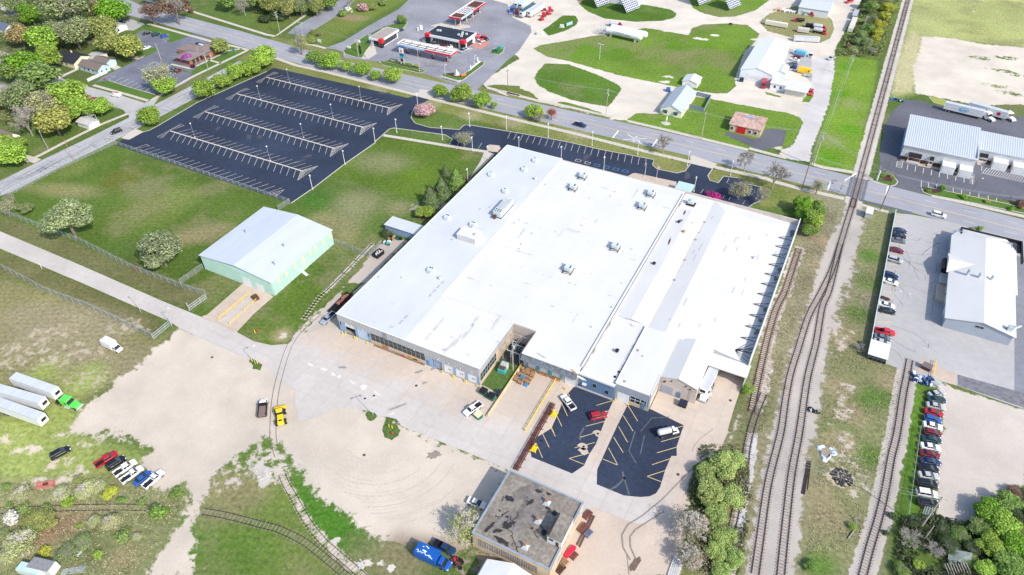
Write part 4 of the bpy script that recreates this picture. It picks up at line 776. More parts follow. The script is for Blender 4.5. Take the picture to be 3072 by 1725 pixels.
track([(-16.6,40.1),(-16.2,32.3),(-15.5,21.7),(-15.3,12.8),(-15.5,10),(-14.4,4.5),(-13.4,-0.7)],'disused track of pale sleepers beside the mint warehouse lawn',n_ties=90,tie_d=1.2,g=.0,wid=1.7,tmat=mat('bleached_sleeper',(.50,.46,.42),.95,var=.2,scale=2))
# THE FACTORY
def bb(pts):xs_=[p[0]for p in pts];ys_=[p[1]for p in pts];return min(xs_),min(ys_),max(xs_),max(ys_)
fac=empty('factory',(0,0,0),0,'huge white-roofed factory with grey ribbed front filling the middle','factory')
def Pt(fn,name,m,parent,**kw):
 mb=MB();fn(mb);return mb.bd(name,m,parent,**kw)
Z=7.2
Pt(lambda b:b.box(.15,.9,0,.35,109.6,Z-.05),'wall',mSteel,fac)
Pt(lambda b:b.box(.15,109.4,0,113.2,109.7,6.9),'wall',mPinkW,fac)
Pt(lambda b:b.box(48.1,.9,0,48.35,20.9,4.6),'wall',mTanW,fac)
Pt(lambda b:(b.box(48.35,20.6,0,56,20.9,7),b.box(55.9,12.4,0,56.15,20.9,6.8)),'wall',mPinkW,fac)
Pt(lambda b:b.box(24,20.5,6.7,48.4,20.9,7.35),'parapet',mRoofW,fac)
Pt(lambda b:b.box(0,.6,Z-.25,24,109.8,Z),'roof',mRoofB,fac)
Pt(lambda b:b.box(24,.6,Z-.25,48.5,20.9,Z+.03),'roof',mRoofW,fac)
def roofB(b):b.prism([(24,20.9),(48.5,20.9),(56,20.9),(56,11.4),(73,11.4),(73,109.8),(24,109.8)],6.45,6.75)
Pt(roofB,'roof',mRoofW,fac)
Pt(lambda b:(b.box(-.05,.55,Z,.25,109.8,Z+.12),b.box(-.05,109.5,Z,24,109.8,Z+.12),b.box(23.7,21,Z-.4,24.1,109.8,Z+.08)),'roof_edge',mWhite,fac)
Pt(lambda b:(b.box(72.8,14,6.7,73.2,107.5,7.2),),'roof_edge',mWhite,fac)
Pt(lambda b:b.prism([(73.2,12.3),(83.2,12.3),(83.2,37.2),(84,37.2),(84,109.8),(73.2,109.8)],5.8,6.1),'roof',mRoofW,fac)
def slope(b,prof,y0,y1,th=.25,mi=0):
 for(xa,za),(xb,zb)in zip(prof[:-1],prof[1:]):
  b.add([(xa,y0,za),(xb,y0,zb),(xb,y1,zb),(xa,y1,za),(xa,y0,za-th),(xb,y0,zb-th),(xb,y1,zb-th),(xa,y1,za-th)],[(0,1,2,3),(7,6,5,4),(4,5,1,0),(5,6,2,1),(6,7,3,2),(7,4,0,3)],mi)
Pt(lambda b:slope(b,[(73.2,6.12),(78.6,6.75),(83.8,6.12)],38,99),'roof',mRoofW,fac)
EP=[(84,6.1),(89.1,6.95),(103.2,6.3),(113.1,4.9)]
Pt(lambda b:slope(b,EP,37.2,103.5),'roof',mRoofW,fac)
def hipend(b):
 b.add([(84,103.5,6.1),(89.1,103.5,6.95),(103.2,103.5,6.3),(113.1,103.5,4.9),(113.1,109.8,4.9),(84,109.8,6.1)],[(0,1,5),(1,2,5),(2,4,5),(2,3,4)])
Pt(hipend,'roof',mRoofW,fac)
Pt(lambda b:(b.box(113.1,36.5,0,113.4,109.8,7.6),),'wall',mWhite2,fac)
Pt(lambda b:(b.add([(103.3,36.9,4.4),(103.3,36.9,6.65),(109.2,36.9,5.6),(113.1,36.9,4.8),(113.1,36.9,4.4)],[(0,4,3,2,1)]),),'gable_siding',mSteel,fac)
Pt(lambda b:slope(b,[(83.6,6.0),(89.1,6.9),(103.2,6.25)],36.8,37.19,1.6),'wall',mWhite,fac)
Pt(lambda b:(b.box(83.1,13.0,6.3,93.1,37.2,6.55),),'roof',mRoofW,fac)
Pt(lambda b:(b.box(83.1,13.0,5.9,83.4,37.2,6.62),b.box(83.1,13,6.55,93.1,13.25,6.66),b.box(92.85,13,6.5,93.1,21.3,6.66)),'roof_edge',mWhite,fac)
Pt(lambda b:slope(b,[(92.9,6.1),(97.9,7.6),(103.3,6.0)],21.1,37.5),'roof',mRoofW,fac)
Pt(lambda b:(b.box(92.75,13.3,0,92.95,21.3,3.6),b.box(103.0,21.5,0,103.2,36.9,5.8)),'wall',mPinkW,fac)
Pt(lambda b:b.box(92.98,13.2,3.6,93.1,21.3,6.4),'wall',mSteel,fac)
Pt(lambda b:b.add([(93,21.4,0),(103.2,21.4,0),(103.2,21.4,5.85),(97.9,21.4,7.45),(93,21.4,5.95)],[(0,1,2,3,4)]),'gable_wall',mPinkW,fac)
Pt(lambda b:(b.box(93.9,21.25,0,97.0,21.38,3.0),),'rolling_door',mat('lilac_grey_door',(.30,.32,.40),.5,var=.05),fac)
Pt(lambda b:(b.box(98.2,21.25,0,99.2,21.38,2.3),),'door',mBlueD,fac)
for i in range(5):Pt(lambda b:b.box(97.2+i*1.1,21.2,.0,97.26+i*1.1,21.26,4.6+i*.2),'conduit',mBrown,fac)if i in(4,)else None
for x,z in((94.4,4.6),(96,5.4),(100,5.3),(101.2,4.7),(94.1,4.1)):Pt(lambda b:b.box(x,21.15,z,x+.35,21.38,z+.3),'vent_hole',mBlack,fac)
Pt(lambda b:b.box(92.9,22.6,.05,103,22.8,.12),'threshold',mConc,fac)if False else None
Pt(lambda b:b.add([(103.2,32.3,4.7),(113.9,32.3,4.7),(113.9,37,5.1),(103.2,37,5.1),(103.2,32.3,4.45),(113.9,32.3,4.45),(113.9,37,4.85),(103.2,37,4.85)],[(0,1,2,3),(7,6,5,4),(4,5,1,0),(5,6,2,1),(6,7,3,2),(7,4,0,3)]),'dock_canopy',mRoofW,fac)
Pt(lambda b:b.box(103.2,36.5,0,113.4,36.8,4.6),'dock_wall',mat('grey_blue_wall',(.34,.40,.47),.6,var=.06),fac)
for x0,x1 in((106.3,108.6),(110.4,112.9)):Pt(lambda b:b.box(x0,36.35,1.1,x1,36.48,4.0),'dock_door',mWhite,fac)
Pt(lambda b:b.box(109,36.35,1.1,110,36.48,3.4),'dock_door',mBlueP,fac)
for x in(107.4,111.6):Pt(lambda b:b.box(x-1.2,35.9,.3,x+1.2,36.34,1.1),'dock_bumper',mRust,fac)
Pt(lambda b:b.box(113.4,32.4,0,113.6,36.5,4.5),'wall',mWhite2,fac)
br=MB()
def bracket(b,x0,x1,z0,z1,y):
 b.tube((x0,y,z0),(x1,y,z1),.09,n=5);b.tube((x0,y,z0),(x1,y,z0+.1),.09,n=5);b.tube(((x0+x1)/2,y,z0),((x0+x1)/2,y,(z0+z1)/2),.06,n=4);b.tube(((x0+x1)/2,y,z0),(x1-.3,y,z1-.3),.06,n=4)
bracket(br,0,4.4,0,2.0,0)
b0=br.bd('bracket',mBlack,fac);b0.location=(108.6,98.5,5.6)
for i in range(1,12):
 c=b0.copy();COL.objects.link(c);c.location=(108.6,98.5-i*5.25,5.6)
for dy in(-1.6,1.6,.6):
 mb=MB();mb.tube((108.6,40.2,5.6),(113,40.2+dy*2,7.5),.09,n=5);mb.tube((108.6,40.2,5.6),(113,40.2+dy*2,5.7),.07,n=5);mb.bd('bracket',mBlack,fac)
for i,yv in enumerate((104,82,77,61.5,56,50.5)):
 Pt(lambda b:b.sheet(rag((112.3,yv),1.0 if i else 1.7,14,.6,0,i,.5),5.18),'weed_stain',mDirtShade,fac)
def seam(x0,y0,x1,y1,z,w_=.12,m=None,name='roof_seam'):
 mb=MB();q_=random.Random(int(x0*7+y0));n=max(2,int(hypot(x1-x0,y1-y0)/3));pts=[]
 for i in range(n+1):
  t=i/n;pts.append((x0+(x1-x0)*t+q_.uniform(-.06,.06),y0+(y1-y0)*t+q_.uniform(-.06,.06)))
 mb.strip(pts,w_,z);return mb.bd(name,m or mSeam,fac)
for yv in range(14,109,4):seam(24.4 if yv>21 else 24.4,yv,48 if yv<21 else 72.6,yv,Z+.034 if yv<21 else 6.755,.07,mat('membrane_lap',(.53,.53,.52),.7,var=.1))
for xv in(32,40,48.8,57,65):seam(xv,22,xv,109,6.757,.06,MATS['membrane_lap'])
mSeamL=mat('faint_seam',(.64,.64,.63),.7,var=.2,scale=.8)
for yv in(32.5,44.5,51.5,66.5):seam(24.5,yv,72.5,yv,6.765,.14 if yv in(32.5,44.5)else.18,mSeamL)
for yv in(81,92):seam(24.5,yv,72.5,yv,6.765,.08,mSeamL)
rr=random.Random(11)
for yv in(32.5,44.5,51.5,66.5):
 for i in range(9):
  x=rr.uniform(26,71);mb=MB();mb.sheet(rag((x,yv+.1),.13,8,rr.uniform(2,7),0,i,.5),6.77+.002*i);mb.bd('roof_grime_and_shade',mDirtShade if rr.random()<.35 else mSeam,fac)
for i in range(16):
 yv=16+i*5.7;mb=MB();mb.sheet(rag((73.5,yv),.16,9,9 if i%3 else 16,R(90),i,.5),6.116);mb.bd('roof_grime_and_shade',mDirtShade if i%2 else mSeam,fac)  # irregular shadow along the roof step, painted as dark strips
for(x,yv,l,r_)in((76.6,97,3,.22),(77.0,78.5,5,.22),(78.2,62,4.5,.25),(77.5,57.5,3,.2),(76.9,92,1.4,.5)):
 mb=MB();mb.sheet(rag((x,yv),r_,11,l/r_/2,R(97),int(yv),.4),6.62 if yv>60 else 6.57);mb.bd('roof_stain',mDirtShade if l<3 else mBrown,fac)
mCream=mat('cream_sealant',(.62,.55,.42),.7,var=.15)
seam(83.8,38,84.5,60,6.16,.25,mCream);seam(84.5,60,83.9,84,6.2,.22,mCream);seam(83.9,84,85.2,103,6.25,.25,mCream)
for yv in(61,72,84,95):mb=MB();mb.sheet(rag((84.3,yv),.35,9,1.2,0,int(yv)),6.32);mb.bd('roof_stain',mDirtShade,fac)
for i in range(26):
 x=rr.uniform(85,112);yv=rr.uniform(40,100);zz=6.1+(x-84)/5.1*.85 if x<89 else(6.95-(x-89.1)/14.1*.65 if x<103.2 else 6.3-(x-103.2)/9.9*1.4)
 mb=MB();mb.strip([(x,yv),(x+.05,yv+rr.uniform(1,4))],rr.uniform(.1,.3),zz+.10);mb.bd('roof_stain',MATS['faint_stain']if 'faint_stain' in MATS else mat('faint_stain',(.50,.49,.47),.8,var=.15),fac)
for i in range(26):
 x=rr.uniform(25,72);yv=rr.uniform(22,108);mb=MB();mb.sheet(rag((x,yv),rr.uniform(.12,.5),12,rr.uniform(1.5,9),rr.choice((0,1.57)),i,.5),6.772+.0012*i);mb.bd('roof_stain',mat('ponding_stain',(.525,.515,.50),.8,var=.2,scale=.7)if i%7 else mSeam,fac)
for i in range(7):seam(.8+3.3*i+.7,2,.8+3.3*i+.7,108.5,Z+.012,.05,mat('seam_blue',(.52,.57,.64),.7,var=.05))
for(x,y,l)in((20.6,20,1.4),(20.6,22.2,1.6),(20.7,24.4,1.5),(20.8,26.6,1.5),(19.2,6.2,1.8),(19.3,8.6,1.8)):
 mb=MB();mb.box(x-.35,y-l/2,Z+.005,x+.35,y+l/2,Z+.03);mb.bd('roof_patch',mat('grey_patch',(.38,.39,.42),.8,var=.1),fac)
for i,(x,y)in enumerate([(12.4,11.9),(11.8,2.7),(18.1,3.4),(36,12.5),(29.5,5.8),(29.6,4),(36.5,18.7),(42.8,18.2),(43.2,3.7),(42.8,14.9),(35.8,7.6),(36.3,2.4)]):
 mb=MB();mb.sheet(rag((x,y),.28+.1*(i%3),12,1.8,.3*i,i),Z+.045);mb.bd('roof_stain',mat('light_stain',(.50,.50,.50),.8,var=.3),fac)
for i,(x,y)in enumerate([(29.5,10.1),(37.7,6.8),(38.7,10.9),(38.1,16.8),(37,4.6),(44.1,18.4)]):
 mb=MB();mb.sheet(rag((x,y),.5,16,6,R(90),i,.5),Z+.04);mb.bd('roof_stain',mat('faint_stain',(.66,.655,.64),.8,var=.15),fac)
for i,(x,y)in enumerate([(61.2,13),(71.5,11.6),(79.3,36.2),(80.9,40.9),(81.8,13.7),(74.2,10.9),(77.1,38.2)]):
 mb=MB();mb.sheet(rag((x,y),.3,12,(5,3,3,1.5,4,5,2)[i],(-.2,-.4,-.35,0,-.3,-.2,1)[i],i,.4),6.79 if x<73 else 6.13);mb.bd('roof_stain',(mSeam,mRust,mSeam,mSeam,mSeamL,mSeamL,mSeam)[i],fac)
mb=MB();mb.strip([(82.6,13),(82.5,24),(82.8,37)],.7,6.115);mb.bd('gutter',mat('gutter_grey',(.42,.43,.45),.7,var=.4),fac)
for(x,y,r_)in((82.2,15.4,.4),(82.5,17.5,.35),(85.2,14.6,.3),(84.5,27,.35)):mb=MB();mb.tube((x,y,6.1),(x,y,6.75 if x>83 else 6.25),r_,n=9);mb.bd('drain',mBlack if x<83 else mDirtShade,fac)
# front elevation (facing the yard)
Y0=.6
def ribs_x(x0,x1,y,z0,z1,m,step=.52,parent=fac,d=-1,name='ribbed_siding'):
 mb=MB();mb.box(x0,min(y,y-d*.12),z0,x1,max(y,y-d*.12),z1)
 n=int((x1-x0)/step)
 for i in range(n):x=x0+(i+.5)*(x1-x0)/n;mb.box(x-.13,y+(d*.09 if d<0 else 0),z0,x+.13,y+(0 if d<0 else d*.09),z1)
 return mb.bd(name,m,parent)
def ribs_y(y0,y1,x,z0,z1,m,step=.52,parent=fac,name='ribbed_siding',d=1):
 mb=MB();mb.box(x-.12*d,y0,z0,x,y1,z1);n=int((y1-y0)/step)
 for i in range(n):y=y0+(i+.5)*(y1-y0)/n;mb.box(x,y-.13,z0,x+.09*d,y+.13,z1)
 return mb.bd(name,m,parent)
ribs_x(0,48.5,Y0,4.45,Z-.02,mSteel);ribs_y(.7,20.9,48.5,4.6,Z-.02,mSteel);ribs_x(30.5,48.4,Y0+.03,3.6,4.44,mSteel)
Pt(lambda b:(b.box(-.12,.45,Z-.02,48.7,.75,Z+.14),b.box(48.35,.75,Z-.02,48.7,20.9,Z+.14)),'roof_edge',mWhite,fac)
Pt(lambda b:b.box(.05,.72,0,2.3,.95,4.45),'wall',mBlueP,fac)
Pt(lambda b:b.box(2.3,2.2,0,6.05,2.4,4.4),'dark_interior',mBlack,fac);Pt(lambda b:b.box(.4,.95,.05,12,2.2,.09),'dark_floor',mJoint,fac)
Pt(lambda b:b.box(2.3,.78,2.9,6.05,.92,4.42),'half_open_door',mWhite,fac)
Pt(lambda b:(b.box(6.05,.6,0,7.05,.9,4.44),),'pilaster',mBlueP,fac)
def secdoor(x0,x1,m,z1=3.55,y=.78,n=4,parent=fac,z0=0):
 d=MB()
 for i in range(n):za=z0+(z1-z0)*i/n;d.box(x0,y,za+.02,x1,y+.1,z0+(z1-z0)*(i+1)/n-.02)
 d.box(x0,y+.04,z0,x1,y+.12,z1);return d.bd('overhead_door',m,parent)
secdoor(7.05,10.6,mat('pale_blue_door',(.42,.52,.64),.5,var=.06),4.2)
Pt(lambda b:b.box(10.6,.66,0,11.55,.95,4.44),'wall',mBlueP,fac)
def window(x0,x1,z0,z1,y,parent=fac,nx=1,nz=1,frame=None,glass=mGlass,d=-1,side=False):
 """window > frame, pane; facing -y (or +x when side)"""
 def bx(b,a0,a1,c0,c1,e0,e1):
  if side:b.box(y+e0*d*-1,a0,c0,y+e1*d*-1,a1,c1)
  else:b.box(a0,y+e0*d,c0,a1,y+e1*d,c1)
 frame=frame or mat('window_frame_grey',(.34,.36,.38),.6,var=.1);fr=MB();t=.06
 for i in range(nx+1):x=x0+(x1-x0)*i/nx;bx(fr,x-t/2,x+t/2,z0,z1,0,.07)
 for i in range(nz+1):z=z0+(z1-z0)*i/nz;bx(fr,x0,x1,z-t/2,z+t/2,.01,.065)
 w_=fr.bd('window',frame,parent)
 for i in range(nx):
  for j in range(nz):
   g=MB();bx(g,x0+(x1-x0)*i/nx+t/2,x0+(x1-x0)*(i+1)/nx-t/2,z0+(z1-z0)*j/nz+t/2,z0+(z1-z0)*(j+1)/nz-t/2,-.03,.02);p_=g.bd('pane',glass,w_)
 return w_
for i in range(12):
 x0=11.7+i*1.567;window(x0+.02,x0+1.55,1.35,3.02,.75,nx=1,nz=1);window(x0+.02,x0+1.55,3.04,4.4,.75)
 mb=MB()
 for k in range(1,4):mb.box(x0+.1,.66,1.35+k*.42,x0+1.47,.68,1.35+k*.42+.035)
 for k in range(1,3):mb.box(x0+.05+k*.49,.655,1.4,x0+.08+k*.49,.665,4.35)
 mb.bd('glazing_bars',mat('bar_grey',(.13,.15,.16),.6,var=.1),fac)
window(.5,1.1,2.6,4.2,.70);window(10.75,11.4,2.4,3.8,.64)
for i,(xa,xb)in enumerate(((11.6,15.5),(15.5,17.8),(17.8,19),(19,24.5),(24.5,28),(28,30.6))):
 Pt(lambda b:b.box(xa,.5+.004*i,0,xb,.9,1.33),'base_wall',[mTanW,mRust,mPinkW,mTanW,mat('ochre_stain',(.52,.34,.14),.9,var=.25,scale=.8),mTanW][i],fac)
Pt(lambda b:b.box(12.8,-.05,0,30.4,.49,.34),'rusted_gutter',mat('rubble_ledge',(.20,.15,.11),.95,var=.5,scale=2),fac)
Pt(lambda b:b.box(26.6,.38,.55,27.9,.5,.75),'vent_slot',mBlack,fac)
Pt(lambda b:b.box(30.6,.66,0,33.0,.95,3.6),'wall',mBlueP,fac);Pt(lambda b:b.box(30.9,.6,0,31.8,.66,2.2),'door',mBlueD,fac)
secdoor(33.1,36.2,mat('steel_blue_door',(.27,.34,.46),.5,var=.06),3.5,1.0)
Pt(lambda b:b.box(36.2,.62,0,37.1,.9,3.6),'pilaster',mSteel,fac)
for x0,x1 in((37.1,40.0),(40.8,43.9),(44.7,47.7)):
 o=secdoor(x0,x1,mWhite,3.55)
 for k in(-.35,.25):Pt(lambda b:b.box((x0+x1)/2+k,.74,1.6,(x0+x1)/2+k+.4,.78,1.9),'door_window',mGlass,o)
for x0,x1 in((40.0,40.8),(43.9,44.7),(47.7,48.4)):Pt(lambda b:b.box(x0,.62,0,x1,.9,3.6),'pilaster',mBlueP,fac)
for x in(3,5,9,27,35,38.5,42.3,46):Pt(lambda b:b.box(x,.35,4.5,x+.35,.5,4.62),'wall_lamp',mWhite,fac)
Pt(lambda b:b.sheet(rag((17.2,.2),.8,10,1),.1)if False else b.box(16.6,.40,4.4,17.8,.46,Z),'dark_streak',mat('streak_grey',(.25,.25,.27),.8,var=.5,scale=2.5),fac)
for i in range(7):window(1.2+i*1.3,2.4+i*1.3,1.5,3.0,48.45,side=True);window(1.2+i*1.3,2.4+i*1.3,3.05,4.5,48.45,side=True)
Pt(lambda b:b.box(56,12.4,0,72.8,12.7,6.4),'wall',mPinkW,fac)
def shing(b):
 n=7
 for i in range(n):
  t0,t1=i/n,(i+1)/n;y0=12.2-1.7*t0;y1=12.2-1.7*t1-.08;z0=6.6-1.6*t0;z1=6.6-1.6*t1
  b.add([(56,y0,z0+.05),(56,y1,z1+.05),(72.8,y1,z1+.05),(72.8,y0,z0+.05),(56,y0,z0-.1),(56,y1,z1-.05),(72.8,y1,z1-.05),(72.8,y0,z0-.1)],[(0,1,2,3),(4,7,6,5),(1,5,6,2),(0,4,5,1),(3,2,6,7)])
Pt(shing,'shingled_canopy',mat('blue_grey_shingles',(.13,.15,.18),.9,var=.5,scale=1.6,detail=8),fac)
for i,x0 in enumerate((57.6,61.3,65.0)):
 secdoor(x0,x0+2.5,mWhite2,3.9,12.25,4,z0=1.0)
 Pt(lambda b:(b.box(x0-.35,12.0,.9,x0,12.38,4.1),b.box(x0+2.5,12.0,.9,x0+2.85,12.38,4.1),b.box(x0,12.0,3.9,x0+2.5,12.38,4.2)),'dock_shelter',mTeal,fac)
 Pt(lambda b:b.box(x0-.1,11.9,.1,x0+2.6,12.3,.95),'dock_bumper',mRust,fac)
secdoor(69.0,72.2,mWhite,3.8,12.25)
Pt(lambda b:b.box(72.6,12.5,0,83.3,12.8,5.6),'wall',mBlueD,fac)
Pt(lambda b:b.box(72.4,12.2,5.55,83.3,12.9,6.2),'roof_edge',mWhite,fac)
Pt(lambda b:b.box(72.6,12.3,0,83.0,12.5,.5),'base_wall',mPinkW,fac)
window(77.1,78.2,2.4,3.9,12.48);window(80.7,81.8,1.6,3.1,12.48)
Pt(lambda b:b.box(74.2,11.8,2.4,75.4,12.5,2.7),'awning',mWhite2,fac)
ribs_x(83.2,93.1,13.15,3.6,6.4,mat('blue_grey_ribs',(.36,.40,.46),.45,var=.06));ribs_x(92.0,93.1,13.17,.9,3.59,MATS['blue_grey_ribs']);ribs_x(83.2,84.1,13.17,.0,3.59,MATS['blue_grey_ribs'])
secdoor(84.1,87.5,mWhite,3.5,13.1)
for i in range(3):
 x0=87.8+i*1.4;x1=x0+(1.3 if i<2 else 1.05)
 window(x0,x1,2.6,3.8,13.2,frame=mWhite);window(x0,x1,1.3,2.55,13.2,frame=mWhite)
Pt(lambda b:b.box(87.5,13.1,0,93,13.4,1.25),'base_wall',mTanW,fac);Pt(lambda b:b.box(90.9,13.0,0,91.9,13.1,2.2),'door',mBlueD,fac)
def hvac_frame():
 r=empty('roof_unit',(0,0,0))
 Pt(lambda b:b.box(-1.1,-1.0,.9,1.1,1.0,2.0),'casing',mGalvL,r)
 Pt(lambda b:(b.add([(-.9,1.0,1.6),(-.1,1.0,1.6),(-.1,1.9,2.3),(-.9,1.9,2.3),(-.9,1.0,1.9),(-.1,1.0,1.9),(-.1,1.9,2.55),(-.9,1.9,2.55)],[(4,5,6,7),(0,3,2,1),(0,1,5,4),(1,2,6,5),(2,3,7,6),(3,0,4,7)]),b.add([(.1,1.0,1.6),(.9,1.0,1.6),(.9,1.9,2.3),(.1,1.9,2.3),(.1,1.0,1.9),(.9,1.0,1.9),(.9,1.9,2.55),(.1,1.9,2.55)],[(4,5,6,7),(0,3,2,1),(0,1,5,4),(1,2,6,5),(2,3,7,6),(3,0,4,7)])),'hood',mGalvL,r)
 for x,y in((.6,-.3),(.6,.4)):Pt(lambda b:b.tube((x,y,2.0),(x,y,2.06),.28,n=10),'fan',mBlack,r)
 def fr(b):
  for x in(-1.3,1.3):
   b.box(x-.06,-1.7,.0,x+.06,1.2,.12)
   for y in(-1.6,1.1):b.box(x-.06,y-.06,0,x+.06,y+.06,.95)
   b.tube((x,-1.6,.1),(x,-.2,.9),.05,n=4)
  b.box(-1.3,-1.7,.85,1.3,-1.58,.97);b.box(-1.3,1.05,.85,1.3,1.17,.97);b.tube((-1.3,-1.65,.1),(1.3,-1.65,.9),.05,n=4)
 Pt(fr,'support_frame',mBlack,r)
 return register(r)
def low_unit(n=2):
 r=empty('roof_unit',(0,0,0))
 Pt(lambda b:b.add([(-1,-.9,0),(1,-.9,0),(1,.9,0),(-1,.9,0),(-.9,-.6,1.1),(.9,-.6,1.1),(.9,.9,1.1),(-.9,.9,1.1)],[(4,5,6,7),(0,1,5,4),(1,2,6,5),(2,3,7,6),(3,0,4,7)]),'casing',mGalvL,r)
 for i in range(n):Pt(lambda b:b.tube((-.3+i*.75,.5,1.1),(-.3+i*.75,.5,1.18),.27,n=10),'fan',mBlack,r)
 Pt(lambda b:b.box(-.5,-1.3,.05,.5,-.92,.5),'hood',mGalv,r)
 return register(r)
H1=hvac_frame();H2=low_unit(2);H3=low_unit(1)
hv=[(36.1,101.4),(36,92.8),(62.7,101.5),(62.5,92.8),(62.4,66.8),(53.3,49.5)]
hl=['upper of the left pair near the front strip','lower of the left pair near the front strip','upper of the right pair near the flagpole','lower of the right pair near the flagpole','lone framed unit right of the roof centre','boxy one at the very middle of the white roof']
for i,p in enumerate(hv):
 o=H1 if i==0 else dup(H1);o.location=(p[0],p[1],6.76);tag(o,'grey air handler, '+hl[i],'roof unit','air handlers on steel frames on the white roof')
lu=[(p,H2 if i in(4,5,6)else H3)for i,p in enumerate([(4.9,87.2),(14.9,79.7),(15.4,103.5),(14.5,95.9),(4.5,56.3),(14.5,56.6),(14.6,29.6)])]
ll=['closest to the far corner of the pale blue roof','second down from the front corner, above the big ribbed unit','upper one with patches beside the roof seam','lower one beside the roof seam near the front wall','above the white roof penthouse, twin black fans, standing alone','tucked against the back of the white roof penthouse','lowest on the pale blue roof, twin black fans']
first={}
for i,(p,pr)in enumerate(lu):
 k=pr.name
 if k not in first:o=pr;first[k]=1
 else:o=dup(pr)
 o.location=(p[0],p[1],Z+.01);tag(o,'low grey unit, '+ll[i],'roof unit','low units on the pale blue roof')
def big_unit():
 x0,y0,x1,y1=bb([(17.8,65.7),(19.2,76.3),(20.8,74.2),(20,65.4)])
 r=empty('roof_chiller',((x0+x1)/2,84,Z),0,'long ribbed cooling plant with six black fans on the pale blue roof','chiller')
 X=1.5;Pt(lambda b:b.box(-X,-4.6,.3,X,-2.2,2.5),'fan_section',mGalvL,r)
 Pt(lambda b:b.box(-X,-2.2,.2,X,5,2.3),'casing',mWhite2,r)
 for i in range(8):Pt(lambda b:b.box(-X-.05,-1.9+i*.85,2.3,X+.05,-1.5+i*.85,2.5),'fin',mGalv,r)
 for i in range(6):Pt(lambda b:b.tube((-.9+.9*(i//2),-4.0+1.0*(i%2),2.5),(-.9+.9*(i//2),-4.0+1.0*(i%2),2.6),.3,n=10),'fan',mBlack,r)
 Pt(lambda b:b.box(-X-.1,-4.7,0,X+.1,5.1,.25),'base_frame',mBlack,r)
 return r
bu=big_unit()
bp_=(19.8,68.9);bu.location=(bp_[0],bp_[1],Z)
o=MB();o.tube((0,0,0),(0,0,.9),.5,n=10);o.tube((0,0,.9),(0,0,1.2),.75,n=10);o=o.bd('roof_fan',mBrown);o.location=(*(19.2,63.6),Z);tag(o,'rusty round exhaust fan beside the long ribbed cooling plant','exhaust fan')
ph=empty('roof_penthouse',(0,0,0),0,'white ribbed box penthouse standing on the pale blue roof','penthouse')
x0,y0,x1,y1=bb([(13.7,47.7),(13.6,52.5),(20.3,52.2),(20.5,48)])
Pt(lambda b:b.box(x0,y0,Z,x1,y1,9.3),'box',mWhite2,ph);Pt(lambda b:b.box(x0-.1,y0-.1,9.3,x1+.1,y1+.1,9.5),'roof',mRoofW,ph)
ribs_x(x0,x1,y0-.0,Z+.05,9.25,mWhite,.4,ph);Pt(lambda b:b.tube((x1-1,y0+2,9.5),(x1-1,y0+2,10.2),.4,n=9),'vent',mGalv,ph)
tag_list=[((19.3,27.7),'small grey exhaust fan right of the lowest low unit','mushroom'),((21,92),'open-framed exhaust fan by the seam near the front wall','mushroom'),((79.6,85.8),'red-brown round vent on the narrow roof strip','brown'),((76.5,90.5),'small black vent hood on the narrow roof strip','black'),((103.9,82.8),'lone dark turbine vent far out on the right slope','mushroom'),((76.2,65.3),'striped dark vent low on the narrow roof strip','black'),((79.4,24.2),'black fan cowl with a thin pipe near the blue wall','black'),((77,103.6),'big twin-drum air unit at the far end of the narrow strip','big')]
for p,lab,k in tag_list:
 z_=Z if p[0]<24 else(6.3 if p[0]<84 else 5.9)
 r=empty('roof_vent',(p[0],p[1],z_),0,lab+' of the factory','roof vent')
 if k=='big':
  Pt(lambda b:b.box(-1.2,-.8,.3,1,.9,1.4),'casing',mGalvL,r);Pt(lambda b:b.tube((-.2,0,1.4),(-.2,0,2.1),.7,n=10),'drum',mat('pale_blue_tank',(.40,.60,.72),.4,var=.05),r);Pt(lambda b:b.box(-1.5,-1.4,0,1.5,1.2,.1),'base_frame',mBlack,r)
 else:
  m_={'mushroom':mGalv,'brown':mBrown,'black':mBlack}[k]
  Pt(lambda b:b.tube((0,0,0),(0,0,.7),.38,n=9),'stack',m_,r);Pt(lambda b:b.tube((0,0,.7),(0,0,1.0),.62,.4,n=10),'cap',m_ if k!='brown' else mRust,r)
def smallvents():
 cn={}
 pv=[(50.4,97.8),(26.5,64.4),(27.2,67),(34.5,61.8),(47.9,73.5),(67.5,68.8),(34,55.1),(34.5,52.6),(25.9,91),(69.6,29.4),(71.7,39.8),(12.5,48.2),(12.6,46.4),(12.3,65.9),(14.8,68.5),(80.9,92.1),(84.8,88.1),(86.6,25.4),(-8.6,20.3),(1.9,19.7),(8.4,22.7)]
 for i,p in enumerate(sorted(pv,key=lambda q_:q_[1])):
  z_=Z if p[0]<24 else(6.75 if p[0]<73 else 6.4);mb=MB();mb.tube((0,0,0),(0,0,.55),.11,n=6);mb.tube((0,0,.5),(0,0,.62),.2,n=6)
  o=mb.bd('vent_pipe',mGalv);o.location=(p[0],p[1],z_);kk=p[0]<24 or(2 if p[0]<73 else 3);tag(o,'grey vent pipe on the '+('pale blue strip' if p[0]<24 else 'wide white middle' if p[0]<73 else 'right slopes')+' of the factory, '+['nearest','second','third','fourth','fifth','sixth','seventh','eighth','ninth','tenth','eleventh','twelfth','farthest'][cn.setdefault(p[0]<24 or(2 if p[0]<73 else 3),0)]+' from the yard','vent pipe','small vent pipes on the factory roof');cn[kk]+=1
smallvents()
r=empty('lean_to_shed',(0,0,0),0,'long low white-roofed shed against the left wall of the factory','shed')
x0,y0,x1,y1=bb([(-16.7,48.4),(-17.1,53.1),(-4.7,53.7),(-4.5,48.1)]);x1=0.1
